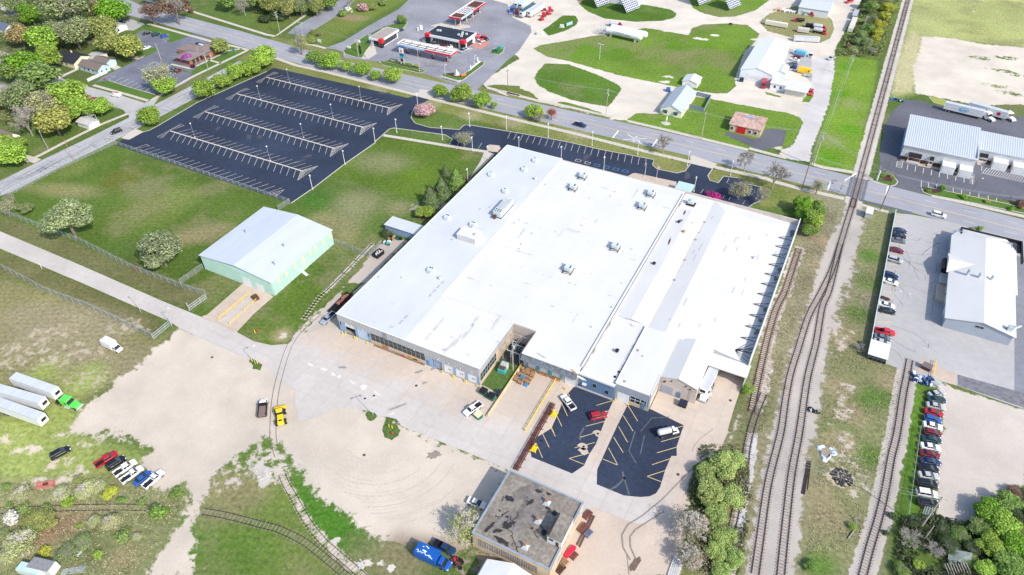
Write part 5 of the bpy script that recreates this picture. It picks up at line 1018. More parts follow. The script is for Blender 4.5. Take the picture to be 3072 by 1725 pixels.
Pt(lambda b:b.box(x0+.3,y0+.3,0,x1,y1-.3,2.8),'wall',mBlueP,r);Pt(lambda b:b.box(x0,y0,2.8,x1,y1,3.0),'roof',mRoofB,r)
r=empty('entrance_canopy',(0,0,0),0,'pale green entrance canopy behind the far wall of the factory','canopy')
x0,y0,x1,y1=bb([(67.8,118.7),(72.2,119.3),(74,116.7),(68.4,116.7)]);
Pt(lambda b:b.box(x0,110,3.3,x1,y1+1,3.6),'roof',mat('pale_teal_roof',(.42,.58,.58),.5,var=.05),r);Pt(lambda b:[b.box(x,y1+.6,0,x+.15,y1+.75,3.3)for x in(x0+.2,x1-.4)],'post',mWhite,r)
# MINT WAREHOUSE
wh=empty('warehouse',(-44,19,0),0,'mint green metal warehouse with a pale low-pitched roof','warehouse');wh.location=(0,0,0)
Pt(lambda b:(b.add([(-59,3.9,0),(-28.8,3.9,0),(-28.8,3.9,5.9),(-43.3,3.9,7.4),(-59,3.9,5.9)],[(0,1,2,3,4)]),b.box(-59,4,0,-58.8,34.2,5.9),b.add([(-59,34.2,0),(-28.8,34.2,0),(-28.8,34.2,5.9),(-43.3,34.2,7.4),(-59,34.2,5.9)],[(4,3,2,1,0)])),'wall',mMint,wh)
ribs_y(4,34.2,-28.7,0,5.88,mMint,.6,wh,'ribbed_wall');ribs_x(-59,-28.8,3.82,0,5.85,mMint,.6,wh,name='ribbed_wall')
Pt(lambda b:slope(b,[(-59.35,5.95),(-43.3,7.55),(-28.3,5.95)],3.5,34.6,.18),'roof',mMintR,wh)
Pt(lambda b:[b.box(-58.9+i*1.0,3.5,0,-58.86+i*1.0,3.52,.01)for i in range(1)],'trim',mMint,wh)if False else None
mb=MB()
for i in range(31):
 y=4+i*1.0;mb.add([(-59.35,y,5.99),(-43.3,y,7.59),(-43.3,y+.07,7.59),(-59.35,y+.07,5.99)],[(0,1,2,3)]);mb.add([(-43.3,y,7.59),(-28.3,y,5.99),(-28.3,y+.07,5.99),(-43.3,y+.07,7.59)],[(0,1,2,3)])
mb.bd('roof_seam',mat('roof_rib_pale',(.56,.60,.66),.5,var=.05),wh)
mCreamP=mat('cream_translucent_panel',(.66,.60,.42),.6,var=.12,scale=1)
for i,yv in enumerate([(-29.9,7),(-29.8,10.5),(-29.9,14.8),(-29.9,18.8),(-30,22.4),(-29.5,25.4),(-29.6,29.2),(-29.8,33)]):
 Pt(lambda b:b.box(-28.6,yv[1]-.5,3.2,-28.55,yv[1]+.5,5.3),'light_panel',mCreamP,wh)
Pt(lambda b:(b.box(-28.62,17.4,.0,-28.57,20.4,4.1),),'side_door',mat('worn_mint_door',(.46,.64,.52),.6,var=.15),wh)
Pt(lambda b:[b.box(-28.64,6+i*.9,.1,-28.60,6.5+i*.9,1.0+(.5*(i%3)))for i in range(30)if i%2],'faded_patch',mat('faded_mint',(.50,.66,.62),.7,var=.3,scale=1),wh)
dr=[(-41.6,4.5),(-37.9,4),(-35.8,4.2),(-32.8,4.3)]
Pt(lambda b:b.box(dr[0][0],3.68,.0,dr[1][0],3.76,3.4),'overhead_door',mWhite,wh);Pt(lambda b:b.box(dr[2][0],3.68,.0,dr[3][0],3.76,2.9),'overhead_door',mWhite,wh)
for p in[(-52.9,19.4),(-35.8,19),(-32.3,10.5)]:
 Pt(lambda b:(b.tube((p[0],p[1],6.5),(p[0],p[1],8.0),.18,n=8),b.tube((p[0],p[1],8.0),(p[0],p[1],8.3),.35,n=8)),'flue',mGalv,wh)
r=empty('loading_rail',(0,0,0),0,'pair of yellow guard rails on the loading pad of the mint warehouse','guard rail')
for k,(a,b_)in enumerate((((-36.6,-12.5),(-36.5,0.7)),((-32,-12.5),(-32.3,0.7)))):
 Pt(lambda b:(b.tube((*a,1.0),(*b_,1.0),.06,n=5),b.tube((*a,.5),(*b_,.5),.05,n=5),[b.box(a[0]+(b_[0]-a[0])*t-.1,a[1]+(b_[1]-a[1])*t-.1,0,a[0]+(b_[0]-a[0])*t+.1,a[1]+(b_[1]-a[1])*t+.1,1)for t in(0,.25,.5,.75,1)]),'rail',mYel,r)
r=empty('dock_lift',(*(-33.2,0),0),R(-20),'rusty brown dock lift at the end of the yellow rails','dock lift')
Pt(lambda b:b.box(-1.1,-.9,.9,1.1,.9,1.1),'platform',mBrown,r);Pt(lambda b:(b.box(-1.1,-.9,0,-.9,.9,.9),b.box(.9,-.9,0,1.1,.9,.9),b.box(-1,-.2,0,1,.2,.6)),'scissor_frame',mBrown,r)
# OLD FLAT-ROOFED BUILDING
ob=empty('old_workshop',(0,0,0),0,'old flat-roofed tan workshop with a patched tar and gravel roof','workshop')
X0_,X1_,Y0_,Y1_=70.4,89.5,-41.6,-23.5
Pt(lambda b:(b.box(X0_,Y1_-.25,0,X1_,Y1_,6),b.box(X0_,Y0_+.3,0,X0_+.25,Y1_-.25,6),b.box(X1_-.25,Y0_+.3,0,X1_,Y1_-.25,6)),'wall',mTanW,ob)
Pt(lambda b:(b.box(X0_,Y0_,0,X1_,Y0_+.28,1.4),b.box(X0_,Y0_,4.5,X1_,Y0_+.28,6),b.box(X0_,Y0_,1.4,71.6,Y0_+.28,4.5),b.box(86.4,Y0_,1.4,X1_,Y0_+.28,4.5)),'wall',mTanW,ob)
Pt(lambda b:b.box(X0_+.25,Y0_+.28,5.6,X1_-.25,Y1_-.25,5.85),'roof',mStone,ob)
Pt(lambda b:(b.box(X0_-.1,Y0_-.1,6,X1_+.1,Y0_+.35,6.18),b.box(X0_-.1,Y1_-.35,6,X1_+.1,Y1_+.1,6.18),b.box(X0_-.1,Y0_+.35,6,X0_+.35,Y1_-.35,6.18),b.box(X1_-.35,Y0_+.35,6,X1_+.1,Y1_-.35,6.18)),'coping',mat('blue_grey_coping',(.25,.30,.36),.6,var=.15),ob)
for i in range(11):window(71.7+i*1.33,72.95+i*1.33,1.45,4.45,Y0_+.1,ob,3,5,frame=mPinkW)
mb=MB();q_=random.Random(4)
for i in range(30):
 y=q_.uniform(-38,-25);z=q_.uniform(2,5);mb.box(X1_+.001,y,z,X1_+.02,y+q_.uniform(.2,1.0),z+q_.uniform(.08,.5))
mb.bd('faded_blue_sign',mat('faded_blue_paint',(.16,.25,.42),.8,var=.3,scale=2),ob)
roofp=[((76,-27.4),1.6,2.2,1.1,mat('grey_roof_patch',(.17,.155,.145),.95,var=.3,scale=1,var2=.3,scale2=.3)),((79,-33),2.6,2.2,.9,MATS['grey_roof_patch']),((78.5,-28),1.5,2,1.2,MATS['grey_roof_patch']),((75,-36),1.5,2.6,1.0,MATS['grey_roof_patch']),((73.8,-30.2),.9,1.1,.6,mTar),((78.6,-28.9),.45,2.2,1.1,mTar),((76.4,-36.5),.9,1.1,.2,mTar),((77,-35.8),.5,2.6,1.0,mTar),((79.0,-25.4),.5,1.8,0,mTar),((81.4,-25.0),.35,2.2,0,mTar),((75.2,-38.6),.4,3,.6,mTar),((77,-40.3),.6,3,-.1,mTar),((73.2,-38.6),.5,3,1.3,mTar),((74.3,-34.6),.22,1,0,mTar),((73.2,-35.6),.22,1,0,mTar),((73.3,-34.0),.25,1,0,mTar),((75.5,-34.6),.3,1.5,.5,mTar),((84.6,-28.9),.65,1,.1,mTar),((84.6,-34.2),.7,1,.1,mTar),((82.7,-28.5),.4,1.8,.0,mTar),((87.6,-33.5),.3,1.4,.2,mTar),((81.8,-34.6),.25,1.5,1,mTar)]
for i,(c,r_,a,an,m_)in enumerate(roofp):
 Pt(lambda b:b.sheet(rag(c,r_,18,a,an,i,.35),5.86+.004*i),'roof_patch',m_,ob)
for i in range(9):
 q_=random.Random(40+i);p=[(q_.uniform(72,84),q_.uniform(-40,-26))]
 for k in range(7):p.append((p[-1][0]+q_.uniform(-.5,.9),p[-1][1]+q_.uniform(-.9,.3)))
 Pt(lambda b:b.strip([s for s in p if X0_+.5<s[0]<X1_-.5 and Y0_+.5<s[1]<Y1_-.5]or[(74,-30),(75,-31)],.14,5.97),'crack',mTar,ob)
for p in((82,-27.3),(82.2,-32.4),(82.4,-39.2)):
 Pt(lambda b:b.add([(p[0]-.8,p[1]-.8,5.86),(p[0]+.8,p[1]-.8,5.86),(p[0]+.8,p[1]+.8,5.86),(p[0]-.8,p[1]+.8,5.86),(p[0],p[1],7.0)],[(0,1,4),(1,2,4),(2,3,4),(3,0,4)]),'vent_hood',mGalv,ob)
 Pt(lambda b:b.tube((p[0],p[1],6.8),(p[0],p[1]+.05,7.3),.35,n=8),'vent_cap',mRust,ob)
Pt(lambda b:b.box(86.1,-36.0,5.8,89.55,-29.7,8.4),'penthouse',mWhite2,ob);Pt(lambda b:b.box(86,-36.1,8.4,89.6,-29.6,8.6),'penthouse_roof',mStone,ob)
Pt(lambda b:b.box(86.0,-35.9,8.6,86.5,-29.8,8.62),'tar_strip',mTar,ob);Pt(lambda b:b.box(86.6,-36.06,7.2,87.6,-36.0,7.9),'pane',mGlass,ob);Pt(lambda b:b.box(88.2,-36.06,5.9,88.9,-36.0,7.6),'door',mBrown,ob)
Pt(lambda b:[b.tube((83.3+k*.45,-33.2-k*.35,5.86),(83.3+k*.45,-33.2-k*.35,6.4),.14,n=7)for k in range(4)],'pipe_stub',mBlack,ob)
tn=empty('storage_tent',(0,0,0),0,'bright white arched storage tent at the bottom edge beside the old workshop','tent')
Pt(lambda b:(slope(b,[(0,0),(.01,0)],0,0)if False else b.add([(75.2,-44.4,2.6),(75.2,-60,2.6),(75.6,-44.2,3.2),(75.6,-60,3.2),(81.5,-43.0,4.4),(81.5,-60,4.4),(87.2,-43.2,3.2),(87.2,-60,3.2),(87.6,-43.4,0),(87.6,-60,0),(75.0,-44.4,0),(75.0,-60,0)],[(10,0,1,11),(0,2,3,1),(2,4,5,3),(4,6,7,5),(6,8,9,7)])),'canvas',mWhite,tn)
Pt(lambda b:b.add([(75,-44.4,0),(87.6,-43.4,0),(87.2,-43.2,3.2),(81.5,-43,4.4),(75.6,-44.2,3.2)],[(4,3,2,1,0)]),'end_wall',mWhite2,tn)
# GENERIC SMALL BUILDINGS
def gable(name,label,cat,box,eave,ridge,axis='x',wc=(.7,.7,.66),rc=(.2,.16,.14),wm=None,rm=None,oh=.35,wins=(),doors=(),chim=None,z_seams=False,parent=None):
 x0,y0,x1,y1=box;r=empty(name,((x0+x1)/2,(y0+y1)/2,0),0,label,cat);cx,cy=(x0+x1)/2,(y0+y1)/2;a,b_=(x1-x0)/2,(y1-y0)/2
 wm=wm or mSiding;rm=rm or mShingle
 mb=MB()
 if axis=='x':
  mb.add([(-a,-b_,0),(a,-b_,0),(a,b_,0),(-a,b_,0),(-a,-b_,eave),(a,-b_,eave),(a,b_,eave),(-a,b_,eave),(-a,0,ridge),(a,0,ridge)],[(0,1,5,4),(2,3,7,6),(1,2,6,9,5),(3,0,4,8,7)])
  A=a+oh;s=(ridge-eave)/b_;e=eave-s*oh
  rf=[(-A,-b_-oh,e),(A,-b_-oh,e),(A,0,ridge),(-A,0,ridge),(A,b_+oh,e),(-A,b_+oh,e)]
 else:
  mb.add([(-a,-b_,0),(a,-b_,0),(a,b_,0),(-a,b_,0),(-a,-b_,eave),(a,-b_,eave),(a,b_,eave),(-a,b_,eave),(0,-b_,ridge),(0,b_,ridge)],[(3,0,4,7),(1,2,6,5),(0,1,5,8,4),(2,3,7,9,6)])
  A=b_+oh;s=(ridge-eave)/a;e=eave-s*oh
  rf=[(-a-oh,A,e),(-a-oh,-A,e),(0,-A,ridge),(0,A,ridge),(a+oh,-A,e),(a+oh,A,e)]
 o=mb.bd('wall',wm,r);o.color=(*wc,1)
 mb=MB();up_=[(x,y,z+.12)for x,y,z in rf];mb.add(rf+up_,[(6,7,8,9),(9,8,10,11),(3,2,1,0),(5,4,2,3),(0,1,7,6),(4,5,11,10),(1,2,8,7),(2,4,10,8),(3,0,6,9),(5,3,9,11)])
 o=mb.bd('roof',rm,r);o.color=(*rc,1)
 if z_seams:
  mb=MB()
  if axis=='y':
   n=int(2*b_/z_seams)
   for i in range(n+1):
    y=-b_+2*b_*i/n
    for sg in(-1,1):mb.add([(sg*(a+oh),y,e+.14),(0,y,ridge+.14),(0,y+.08,ridge+.14),(sg*(a+oh),y+.08,e+.14)],[(0,1,2,3)if sg<0 else(3,2,1,0)])
  mb.bd('roof_seam',mat('white_rib',(.66,.67,.70),.5,var=.05),r)
 for wn in wins:
  f_,u_,z0,ww,hh=wn
  fr=MB();g=MB()
  if f_ in 'SN':
   y=-b_-.04 if f_=='S' else b_+.04;fr.box(u_-ww/2-.08,y-.03,z0-.08,u_+ww/2+.08,y+.03,z0+hh+.08);g.box(u_-ww/2,y-.05,z0,u_+ww/2,y+.05,z0+hh)
  else:
   x=a+.04 if f_=='E' else-a-.04;fr.box(x-.03,u_-ww/2-.08,z0-.08,x+.03,u_+ww/2+.08,z0+hh+.08);g.box(x-.05,u_-ww/2,z0,x+.05,u_+ww/2,z0+hh)
  w_=fr.bd('window',mWhite,r);g.bd('pane',mGlass,w_)
 for dn in doors:
  f_,u_,ww,hh,m_=dn;g=MB()
  if f_ in 'SN':y=-b_-.04 if f_=='S' else b_+.04;g.box(u_-ww/2,y-.04,0,u_+ww/2,y+.04,hh)
  else:x=a+.04 if f_=='E' else-a-.04;g.box(x-.04,u_-ww/2,0,x+.04,u_+ww/2,hh)
  g.bd('door',m_,r)
 if chim:mb=MB();mb.box(chim[0]-.3,chim[1]-.3,eave,chim[0]+.3,chim[1]+.3,ridge+.8);mb.bd('chimney',mTanW,r)
 return r
def B(l,z=3):return bb(l)
BLK=(.022,.026,.035)
gable('house','cream house with a near-black shingle roof beside the left street','house',bb([(-251.7,96.3),(-249.6,101.4),(-237,98.7),(-238,91)]),2.8,5.0,'x',(.66,.62,.45),BLK,wins=(('S',-2,1,.9,1),('S',1.5,1,.9,1),('E',0,1,.9,1)),chim=(-1,1))
gable('house','pale blue house with a brown-grey shingle roof behind the white fence','house',bb([(-232.9,91.2),(-233.6,97.8),(-219.4,97.8),(-221.9,92.5)]),2.7,4.4,'x',(.42,.55,.62),(.17,.14,.125),wins=(('S',-3,1,1,1),('S',0,1,1,1),('S',3,1,1,1),('E',-1.5,1,.8,.9),('E',1.2,1,.8,.9)),doors=(('S',1.6,.9,2,mWhite),))
gable('garage','brown-roofed garage joined to the pale blue house','garage',bb([(-231.1,98.3),(-232,104.2),(-222.4,102.9),(-223.2,98.7)]),2.7,4.0,'x',(.42,.55,.62),(.17,.14,.125),doors=(('S',2,2.4,2.2,mWhite),))
gable('garage','narrow garage with a pale grey roof behind the brown-roofed house','garage',bb([(-238.9,100.7),(-238.7,108),(-234,107.4),(-233.7,99.6)]),2.4,3.4,'x',(.6,.6,.58),(.36,.36,.34))
gable('house','white cottage with a brown roof at the lower left street corner','house',bb([(-206.1,28.4),(-207.1,30.9),(-194.7,32),(-195.8,27.5)]),2.7,4.6,'x',(.68,.68,.64),(.17,.14,.12),wins=(('E',0,1,1.2,1.1),('S',2,1,1,1)))
gable('house','white house with a blue-grey roof at the left edge under the trees','house',bb([(-321.4,106.2),(-323.4,111.2),(-311.3,111.1),(-311.9,104.1)]),2.7,4.6,'x',(.68,.68,.64),(.10,.13,.19),wins=(('S',0,1,1,1),('E',0,1,1,1)))
gable('house','small white house half hidden at the left edge behind the pale trees','house',bb([(-247.4,55.8),(-248,60.4),(-238.6,58.8),(-240.5,54.3)]),2.7,4.4,'x',(.68,.68,.64),(.30,.30,.30),wins=(('S',0,1,1,1),))
gable('house','white house with a pale roof behind the olive trees by the main road','house',bb([(-268.7,128.1),(-269.4,139.7),(-257.3,139.5),(-256.4,129.1)]),2.8,4.8,'x',(.68,.68,.66),(.33,.33,.33),wins=(('E',0,1,1,1),('S',1,1,1,1)))
gable('house','house with a grey roof deep in the trees at the top left','house',bb([(-281.1,120.5),(-283.6,127.7),(-273.7,127.4),(-271.9,120)]),2.8,4.6,'x',(.66,.66,.64),(.3,.3,.32))
gable('boathouse','white sided porch half hidden by trees at the street corner','porch',bb([(-183.4,51.4),(-183.8,56.5),(-177.1,56.6),(-176,51.9)]),2.2,3.0,'x',(.7,.7,.7),(.45,.45,.45))
wf=empty('picket_fence',(0,0,0),0,'white picket fence along the lawn of the pale blue house','fence')
fa,fb=(-218.3,83.5),(-218.1,94.9);n=26
for i in range(n):
 t=(i+.5)/n;x,y=fa[0]+(fb[0]-fa[0])*t,fa[1]+(fb[1]-fa[1])*t;an=atan2(fb[1]-fa[1],fb[0]-fa[0]);mb=MB();mb.obox((x,y,.1),(hypot(fb[0]-fa[0],fb[1]-fa[1])/n*.8,.06,1.6),an);mb.bd('picket',mWhite2,wf)
mb=MB();mb.tube((*fa,.5),(*fb,.5),.06,n=4);mb.tube((*fa,1.4),(*fb,1.4),.06,n=4);mb.bd('rail',mWhite2,wf)
pc=empty('white_pergola',(*(-184.5,58),0),0,'white garden pergola and chairs under the corner trees','pergola')
Pt(lambda b:[b.box(x,y,0,x+.12,y+.12,2.3)for x in(-3,0,2.8)for y in(-1.2,1.2)],'post',mWhite,pc);Pt(lambda b:[b.box(-3.2,-1.4+i*.5,2.3,3.1,-1.3+i*.5,2.45)for i in range(6)],'slat',mWhite,pc)
bk=empty('brick_office',(0,0,0),0,'red-brown brick office with a low brown hipped roof on the corner lot','office')
mBrick=mat('red_brick',(.34,.16,.10),.9,var=.15,scale=2);mRoofBr=mat('brown_shingles',(.20,.165,.16),.9,var=.18,scale=1.5)
def hip(b,x0,y0,x1,y1,z0,z1,oh=.8):
 x0-=oh;y0-=oh;x1+=oh;y1+=oh;w_,d_=x1-x0,y1-y0;k=min(w_,d_)/2
 if w_>d_:r0,r1=(x0+k,(y0+y1)/2,z1),(x1-k,(y0+y1)/2,z1)
 else:r0,r1=((x0+x1)/2,y0+k,z1),((x0+x1)/2,y1-k,z1)
 v=[(x0,y0,z0),(x1,y0,z0),(x1,y1,z0),(x0,y1,z0),r0,r1]
 b.add(v,[(0,1,5,4),(1,2,5),(2,3,4,5),(3,0,4),(3,2,1,0)]if w_>d_ else[(0,1,4),(1,2,5,4),(2,3,5),(3,0,4,5),(3,2,1,0)])
Pt(lambda b:(b.box(-196.5,119.5,0,-186.5,128,3),b.box(-203,127,0,-192,134.5,3),b.box(-196,127.5,0,-186,139,3)),'wall',mBrick,bk)
Pt(lambda b:hip(b,-196.5,119.5,-186.5,129,3.0,5.0),'roof',mRoofBr,bk);Pt(lambda b:hip(b,-203,128,-190,135,3.02,4.9),'roof',mRoofBr,bk);Pt(lambda b:hip(b,-196,129,-186,139.5,3.04,5.1),'roof',mRoofBr,bk)
for i in range(5):Pt(lambda b:b.box(-195.7+i*1.7,119.4,.9,-194.5+i*1.7,119.5,2.1),'window',mGlass,bk)
for i in range(5):Pt(lambda b:b.box(-186.5,121+i*2.6,.4,-186.4,122.6+i*2.6,2.5),'window',mGlass,bk)
Pt(lambda b:b.box(-186.4,127,2.4,-183.8,131,2.6),'porch_roof',mRoofBr,bk);Pt(lambda b:[b.box(-184.1,y,0,-183.8,y+.3,2.4)for y in(127.1,130.6)],'post',mTanW,bk)
Pt(lambda b:[b.box(-193.2+i*.9,133,4.6,-192.6+i*.9,133.6,5.4)for i in range(3)],'roof_unit',mWhite2,bk)
# filling station
st=empty('filling_station_shop',(0,0,0),0,'flat black-roofed filling station shop with red corner towers','shop')
Pt(lambda b:(b.box(-93.2,197,0,-71.3,208.4,4.2)),'wall',mWhite2,st)
Pt(lambda b:(b.box(-94.3,196,4.0,-70.5,209,5.2)),'fascia',mWhite,st);Pt(lambda b:b.box(-93.9,196.4,5.2,-70.9,208.6,5.23),'roof',mat('black_membrane',(.02,.025,.035),.6,var=.4,scale=.6,var2=.3,scale2=.15),st)
for x in(-94.5,-73.1):Pt(lambda b:(b.box(x,195.7,3.7,x+3.0,198,5.35)),'red_tower',mRed,st);Pt(lambda b:b.box(x+.25,195.9,0,x+2.7,197.5,3.7),'tower_base',mBlack,st)
for i in range(9):Pt(lambda b:b.box(-90.2+i*1.75,196.9,.3,-88.6+i*1.75,196.98,3.3),'window',mGlass,st)
Pt(lambda b:b.box(-71.3,200,.2,-71.2,206,2.8),'window',mGlass,st)
for i,(x,y)in enumerate(((-90.5,201.5),(-89.2,201.8),(-77.5,201.2),(-76.1,202.4),(-75.2,200.2),(-74.2,203.8),(-77,204.5),(-85,208))):Pt(lambda b:b.box(x,y,5.23,x+1.0,y+.9,6.0),'roof_unit',mGalvL,st)
cw=empty('car_wash',(0,0,0),0,'small flat-roofed building with red corner block left of the filling station','car wash')
Pt(lambda b:b.box(-119,181,0,-112.2,196,3.6),'wall',mWhite2,cw);Pt(lambda b:b.box(-119.6,180.3,3.4,-111.4,196.6,4.4),'fascia',mWhite,cw);Pt(lambda b:b.box(-119.2,180.7,4.4,-111.8,196.2,4.43),'roof',mat('tan_flat_roof',(.32,.28,.25),.9,var=.15,scale=1,var2=.2),cw)
Pt(lambda b:b.box(-113.3,180.0,2.4,-111.2,182.2,4.6),'red_block',mRed,cw);Pt(lambda b:b.box(-113.1,180.1,0,-111.4,182,2.4),'block_base',mBlack,cw)
for i in range(8):Pt(lambda b:b.box(-112.2,183+i*1.5,.5,-112.1,184.3+i*1.5,3),'window',mGlass,cw)
Pt(lambda b:b.box(-117.2,180.9,0,-114,181,3),'bay_opening',mBlack,cw)
def canopy(label,x0,y0,x1,y1,long_x,panels,colw):
 r=empty('fuel_canopy',(0,0,0),0,label,'canopy')
 Pt(lambda b:b.box(x0,y0,4.6,x1,y1,5.0),'deck',mat('deck_'+colw,(.12,.045,.035)if colw=='brown' else(.75,.75,.77),.5,var=.1),r)
 Pt(lambda b:(b.box(x0,y0,5.0,x1,y0+.12,5.7),b.box(x0,y1-.12,5.0,x1,y1,5.7),b.box(x0,y0+.12,5.0,x0+.12,y1-.12,5.7),b.box(x1-.12,y0+.12,5.0,x1,y1-.12,5.7)),'parapet',mWhite,r)
 L_=(x1-x0)if long_x else(y1-y0);n=panels
 for i in range(n+1):
  if long_x:x=x0+.6+(L_-1.2)*i/n;Pt(lambda b:b.box(x-.12,y0+.3,5.0,x+.12,y1-.3,5.25),'beam',mBrown,r)
  else:y=y0+.6+(L_-1.2)*i/n;Pt(lambda b:b.box(x0+.3,y-.12,5.0,x1-.3,y+.12,5.25),'beam',mBrown,r)
 for k in(.3,.62):
  if long_x:Pt(lambda b:b.box(x0+1,y0+(y1-y0)*k-.12,5.02,x1-1,y0+(y1-y0)*k+.12,5.3),'beam',mBrown,r)
 return r
c1=canopy('long white petrol canopy with a red and blue fascia before the shop',-99.9,177.8,-67.6,184.6,True,6,'white')
Pt(lambda b:b.box(-83,177.68,4.6,-67.6,177.78,5.45),'red_stripe',mRed,c1);Pt(lambda b:b.box(-99.9,177.68,4.6,-83,177.78,5.45),'blue_stripe',mat('sky_blue',(.30,.50,.75),.4,var=.05),c1);Pt(lambda b:b.box(-67.6,177.8,4.6,-67.5,184.6,5.4),'red_stripe',mRed,c1)
lettering('CITGO',1.0,(-96.6,177.6,5.05),(R(90),0,0),mat('logo_blue',(.03,.15,.5),.4,var=.02),c1,'sign_lettering')
for i in range(16):Pt(lambda b:b.box(-98.5+i*1.95,183.4,5.0,-97.2+i*1.95,184.2,5.5),'light_box',mWhite,c1)
Pt(lambda b:[b.box(x-.3,180.6,0,x+.3,181.2,4.6)for x in(-96,-88.6,-80.2,-71.6)],'column',mWhite2,c1)
c2=canopy('tall truck canopy with a brown deck and red fascia behind the shop',-95.3,222,-87.4,249.6,False,9,'brown')
Pt(lambda b:(b.box(-95.4,221.85,4.6,-87.4,221.98,5.5),b.box(-87.4,235,4.6,-87.28,249.6,5.5)),'red_stripe',mRed,c2);Pt(lambda b:b.box(-87.4,222,4.6,-87.28,235,5.5),'pale_stripe',MATS['sky_blue'],c2)
for i in range(5):Pt(lambda b:b.box(-94.6+i*1.5,229,5.0,-93.7+i*1.5,241,5.12),'white_strip',mWhite,c2)
Pt(lambda b:[b.box(x,y,0,x+.3,y+.3,4.6)for x in(-92.8,-89.6)for y in(224,231,238,246)],'column',mWhite2,c2)
def pump():
 r=empty('fuel_pump',(0,0,0));Pt(lambda b:b.box(-1.3,-.55,.05,1.3,.55,.2),'plinth',mConc,r);Pt(lambda b:b.box(-.5,-.3,.2,.5,.3,2.1),'cabinet',mat('pump_dark',(.10,.05,.06),.5,var=.1),r);Pt(lambda b:b.box(-.55,-.32,1.7,.55,.32,2.2),'topper',mRed,r);Pt(lambda b:b.box(.9,-.2,.2,1.2,.2,1.0),'bin',mBlack,r);return register(r)
pp=pump();PP=[(-96,180.2,0,'leftmost pump under the white petrol canopy'),(-88.6,180.2,0,'second pump from the left under the white petrol canopy'),(-80.2,180.2,0,'third pump from the left under the white petrol canopy'),(-71.6,180.0,0,'rightmost pump under the white petrol canopy'),(-92,226,1.57,'nearest pump under the brown truck canopy'),(-91,231,1.57,'second pump back under the truck canopy'),(-90.5,236,1.57,'third pump back under the truck canopy'),(-90.5,242,1.57,'fourth pump back under the truck canopy'),(-90.5,247.5,1.57,'farthest pump under the truck canopy')]
for i,(x,y,a,l)in enumerate(PP):o=pp if i==0 else dup(pp);o.location=(x,y,.05);o.rotation_euler=(0,0,a);tag(o,l,'fuel pump','fuel pumps of the filling station')
r=empty('price_sign',(*(-90.5,168.3),0),0,'tall filling station sign with a red triangle over blue panels','sign')
Pt(lambda b:(b.box(-1.0,-.15,0,-.75,.15,5),b.box(.75,-.15,0,1.0,.15,5)),'post',mWhite,r);Pt(lambda b:b.box(-1.2,-.2,5.8,1.2,.2,8.4),'logo_panel',mWhite,r);Pt(lambda b:b.add([(-.5,-.25,6.5),(.6,-.25,6.5),(.05,-.25,7.9)],[(0,1,2)]),'red_triangle',mRed,r)
Pt(lambda b:(b.box(-1.1,-.18,4.4,1.1,.18,5.7)),'blue_panel',mat('sign_blue',(.02,.10,.30),.4,var=.05),r);Pt(lambda b:b.box(-1.1,-.18,3.2,1.1,.18,4.3),'teal_panel',mTeal,r);Pt(lambda b:b.box(-.9,-.16,1.4,.9,.16,2.9),'brown_panel',mBrown,r)
r=empty('pole_sign',(*(-117.5,169.4),0),0,'black sign pole with a white oval head by the car wash lawn','sign')
Pt(lambda b:b.box(-.4,-.15,0,.4,.15,6),'post',mBlack,r);Pt(lambda b:b.tube((0,-.2,6.6),(0,.2,6.6),.9,n=14),'oval_head',mWhite,r);Pt(lambda b:b.box(-.7,-.2,4.6,.7,.2,5.4),'panel',mRust,r)
def tank_h(label,c,a,L_,r0,m_=mWhite,leg=.8,cat='tank',name='gas_tank',n=16):
 r=empty(name,(*c,0),a,label,cat);b=MB();z=leg+r0
 prof=[(-L_/2,.02),(-L_/2+r0*.15,r0*.55),(-L_/2+r0*.5,r0*.88),(-L_/2+r0,r0),(L_/2-r0,r0),(L_/2-r0*.5,r0*.88),(L_/2-r0*.15,r0*.55),(L_/2,.02)]
 for(xa,ra),(xb,rb)in zip(prof[:-1],prof[1:]):b.tube((xa,0,z),(xb,0,z),ra,rb,n,cap=False)
 b.bd('vessel',m_,r,smooth=True)
 for x in(-L_*.32,L_*.32):Pt(lambda b:b.box(x-.25,-r0*.7,0,x+.25,r0*.7,leg+r0*.3),'saddle',mWhite2,r)
 return r
ta,tb=[(-11.2,247.7),(7.6,245.8)]
ang=atan2(tb[1]-ta[1],tb[0]-ta[0]);Lt=hypot(tb[0]-ta[0],tb[1]-ta[1])+3.4
t1=tank_h('front one of two long white propane tanks, with blue lettering',((ta[0]+tb[0])/2,(ta[1]+tb[1])/2),ang,Lt,1.75,leg=1.3)
lettering('COYNE Propane',1.5,(-.2,-1.80,3.25),(R(78),0,0),mat('lettering_blue',(.12,.16,.32),.5,var=.02),t1)
nx2=(-sin(ang)*4.1,cos(ang)*4.1)
tank_h('rear one of the two long white propane tanks',((ta[0]+tb[0])/2+nx2[0]+.8,(ta[1]+tb[1])/2+nx2[1]+.2),ang,Lt,1.75,leg=1.3)
r=empty('tank_pipework',(*(-14.4,249.6),0),ang,'white and grey pipework frame at the left end of the propane tanks','pipework')
Pt(lambda b:[b.box(x,y,0,x+.12,y+.12,3)for x in(-3,-1.5,0,1.5)for y in(-2.4,0,2.4)],'post',mGalv,r);Pt(lambda b:[b.tube((-3,y,z),(1.6,y,z),.08,n=5)for y in(-2.4,0,2.4)for z in(1,2,3)]+[b.tube((x,-2.4,3),(x,2.4,3),.08,n=5)for x in(-3,-1.5,0,1.5)],'pipe',mWhite2,r);Pt(lambda b:b.box(-4,-3.2,0,3.5,-2.8,.4),'kerb_wall',mConc,r)
Pt(lambda b:b.box(1.4,-3,0,1.9,-2.5,1.6),'valve_box',mGalv,r)
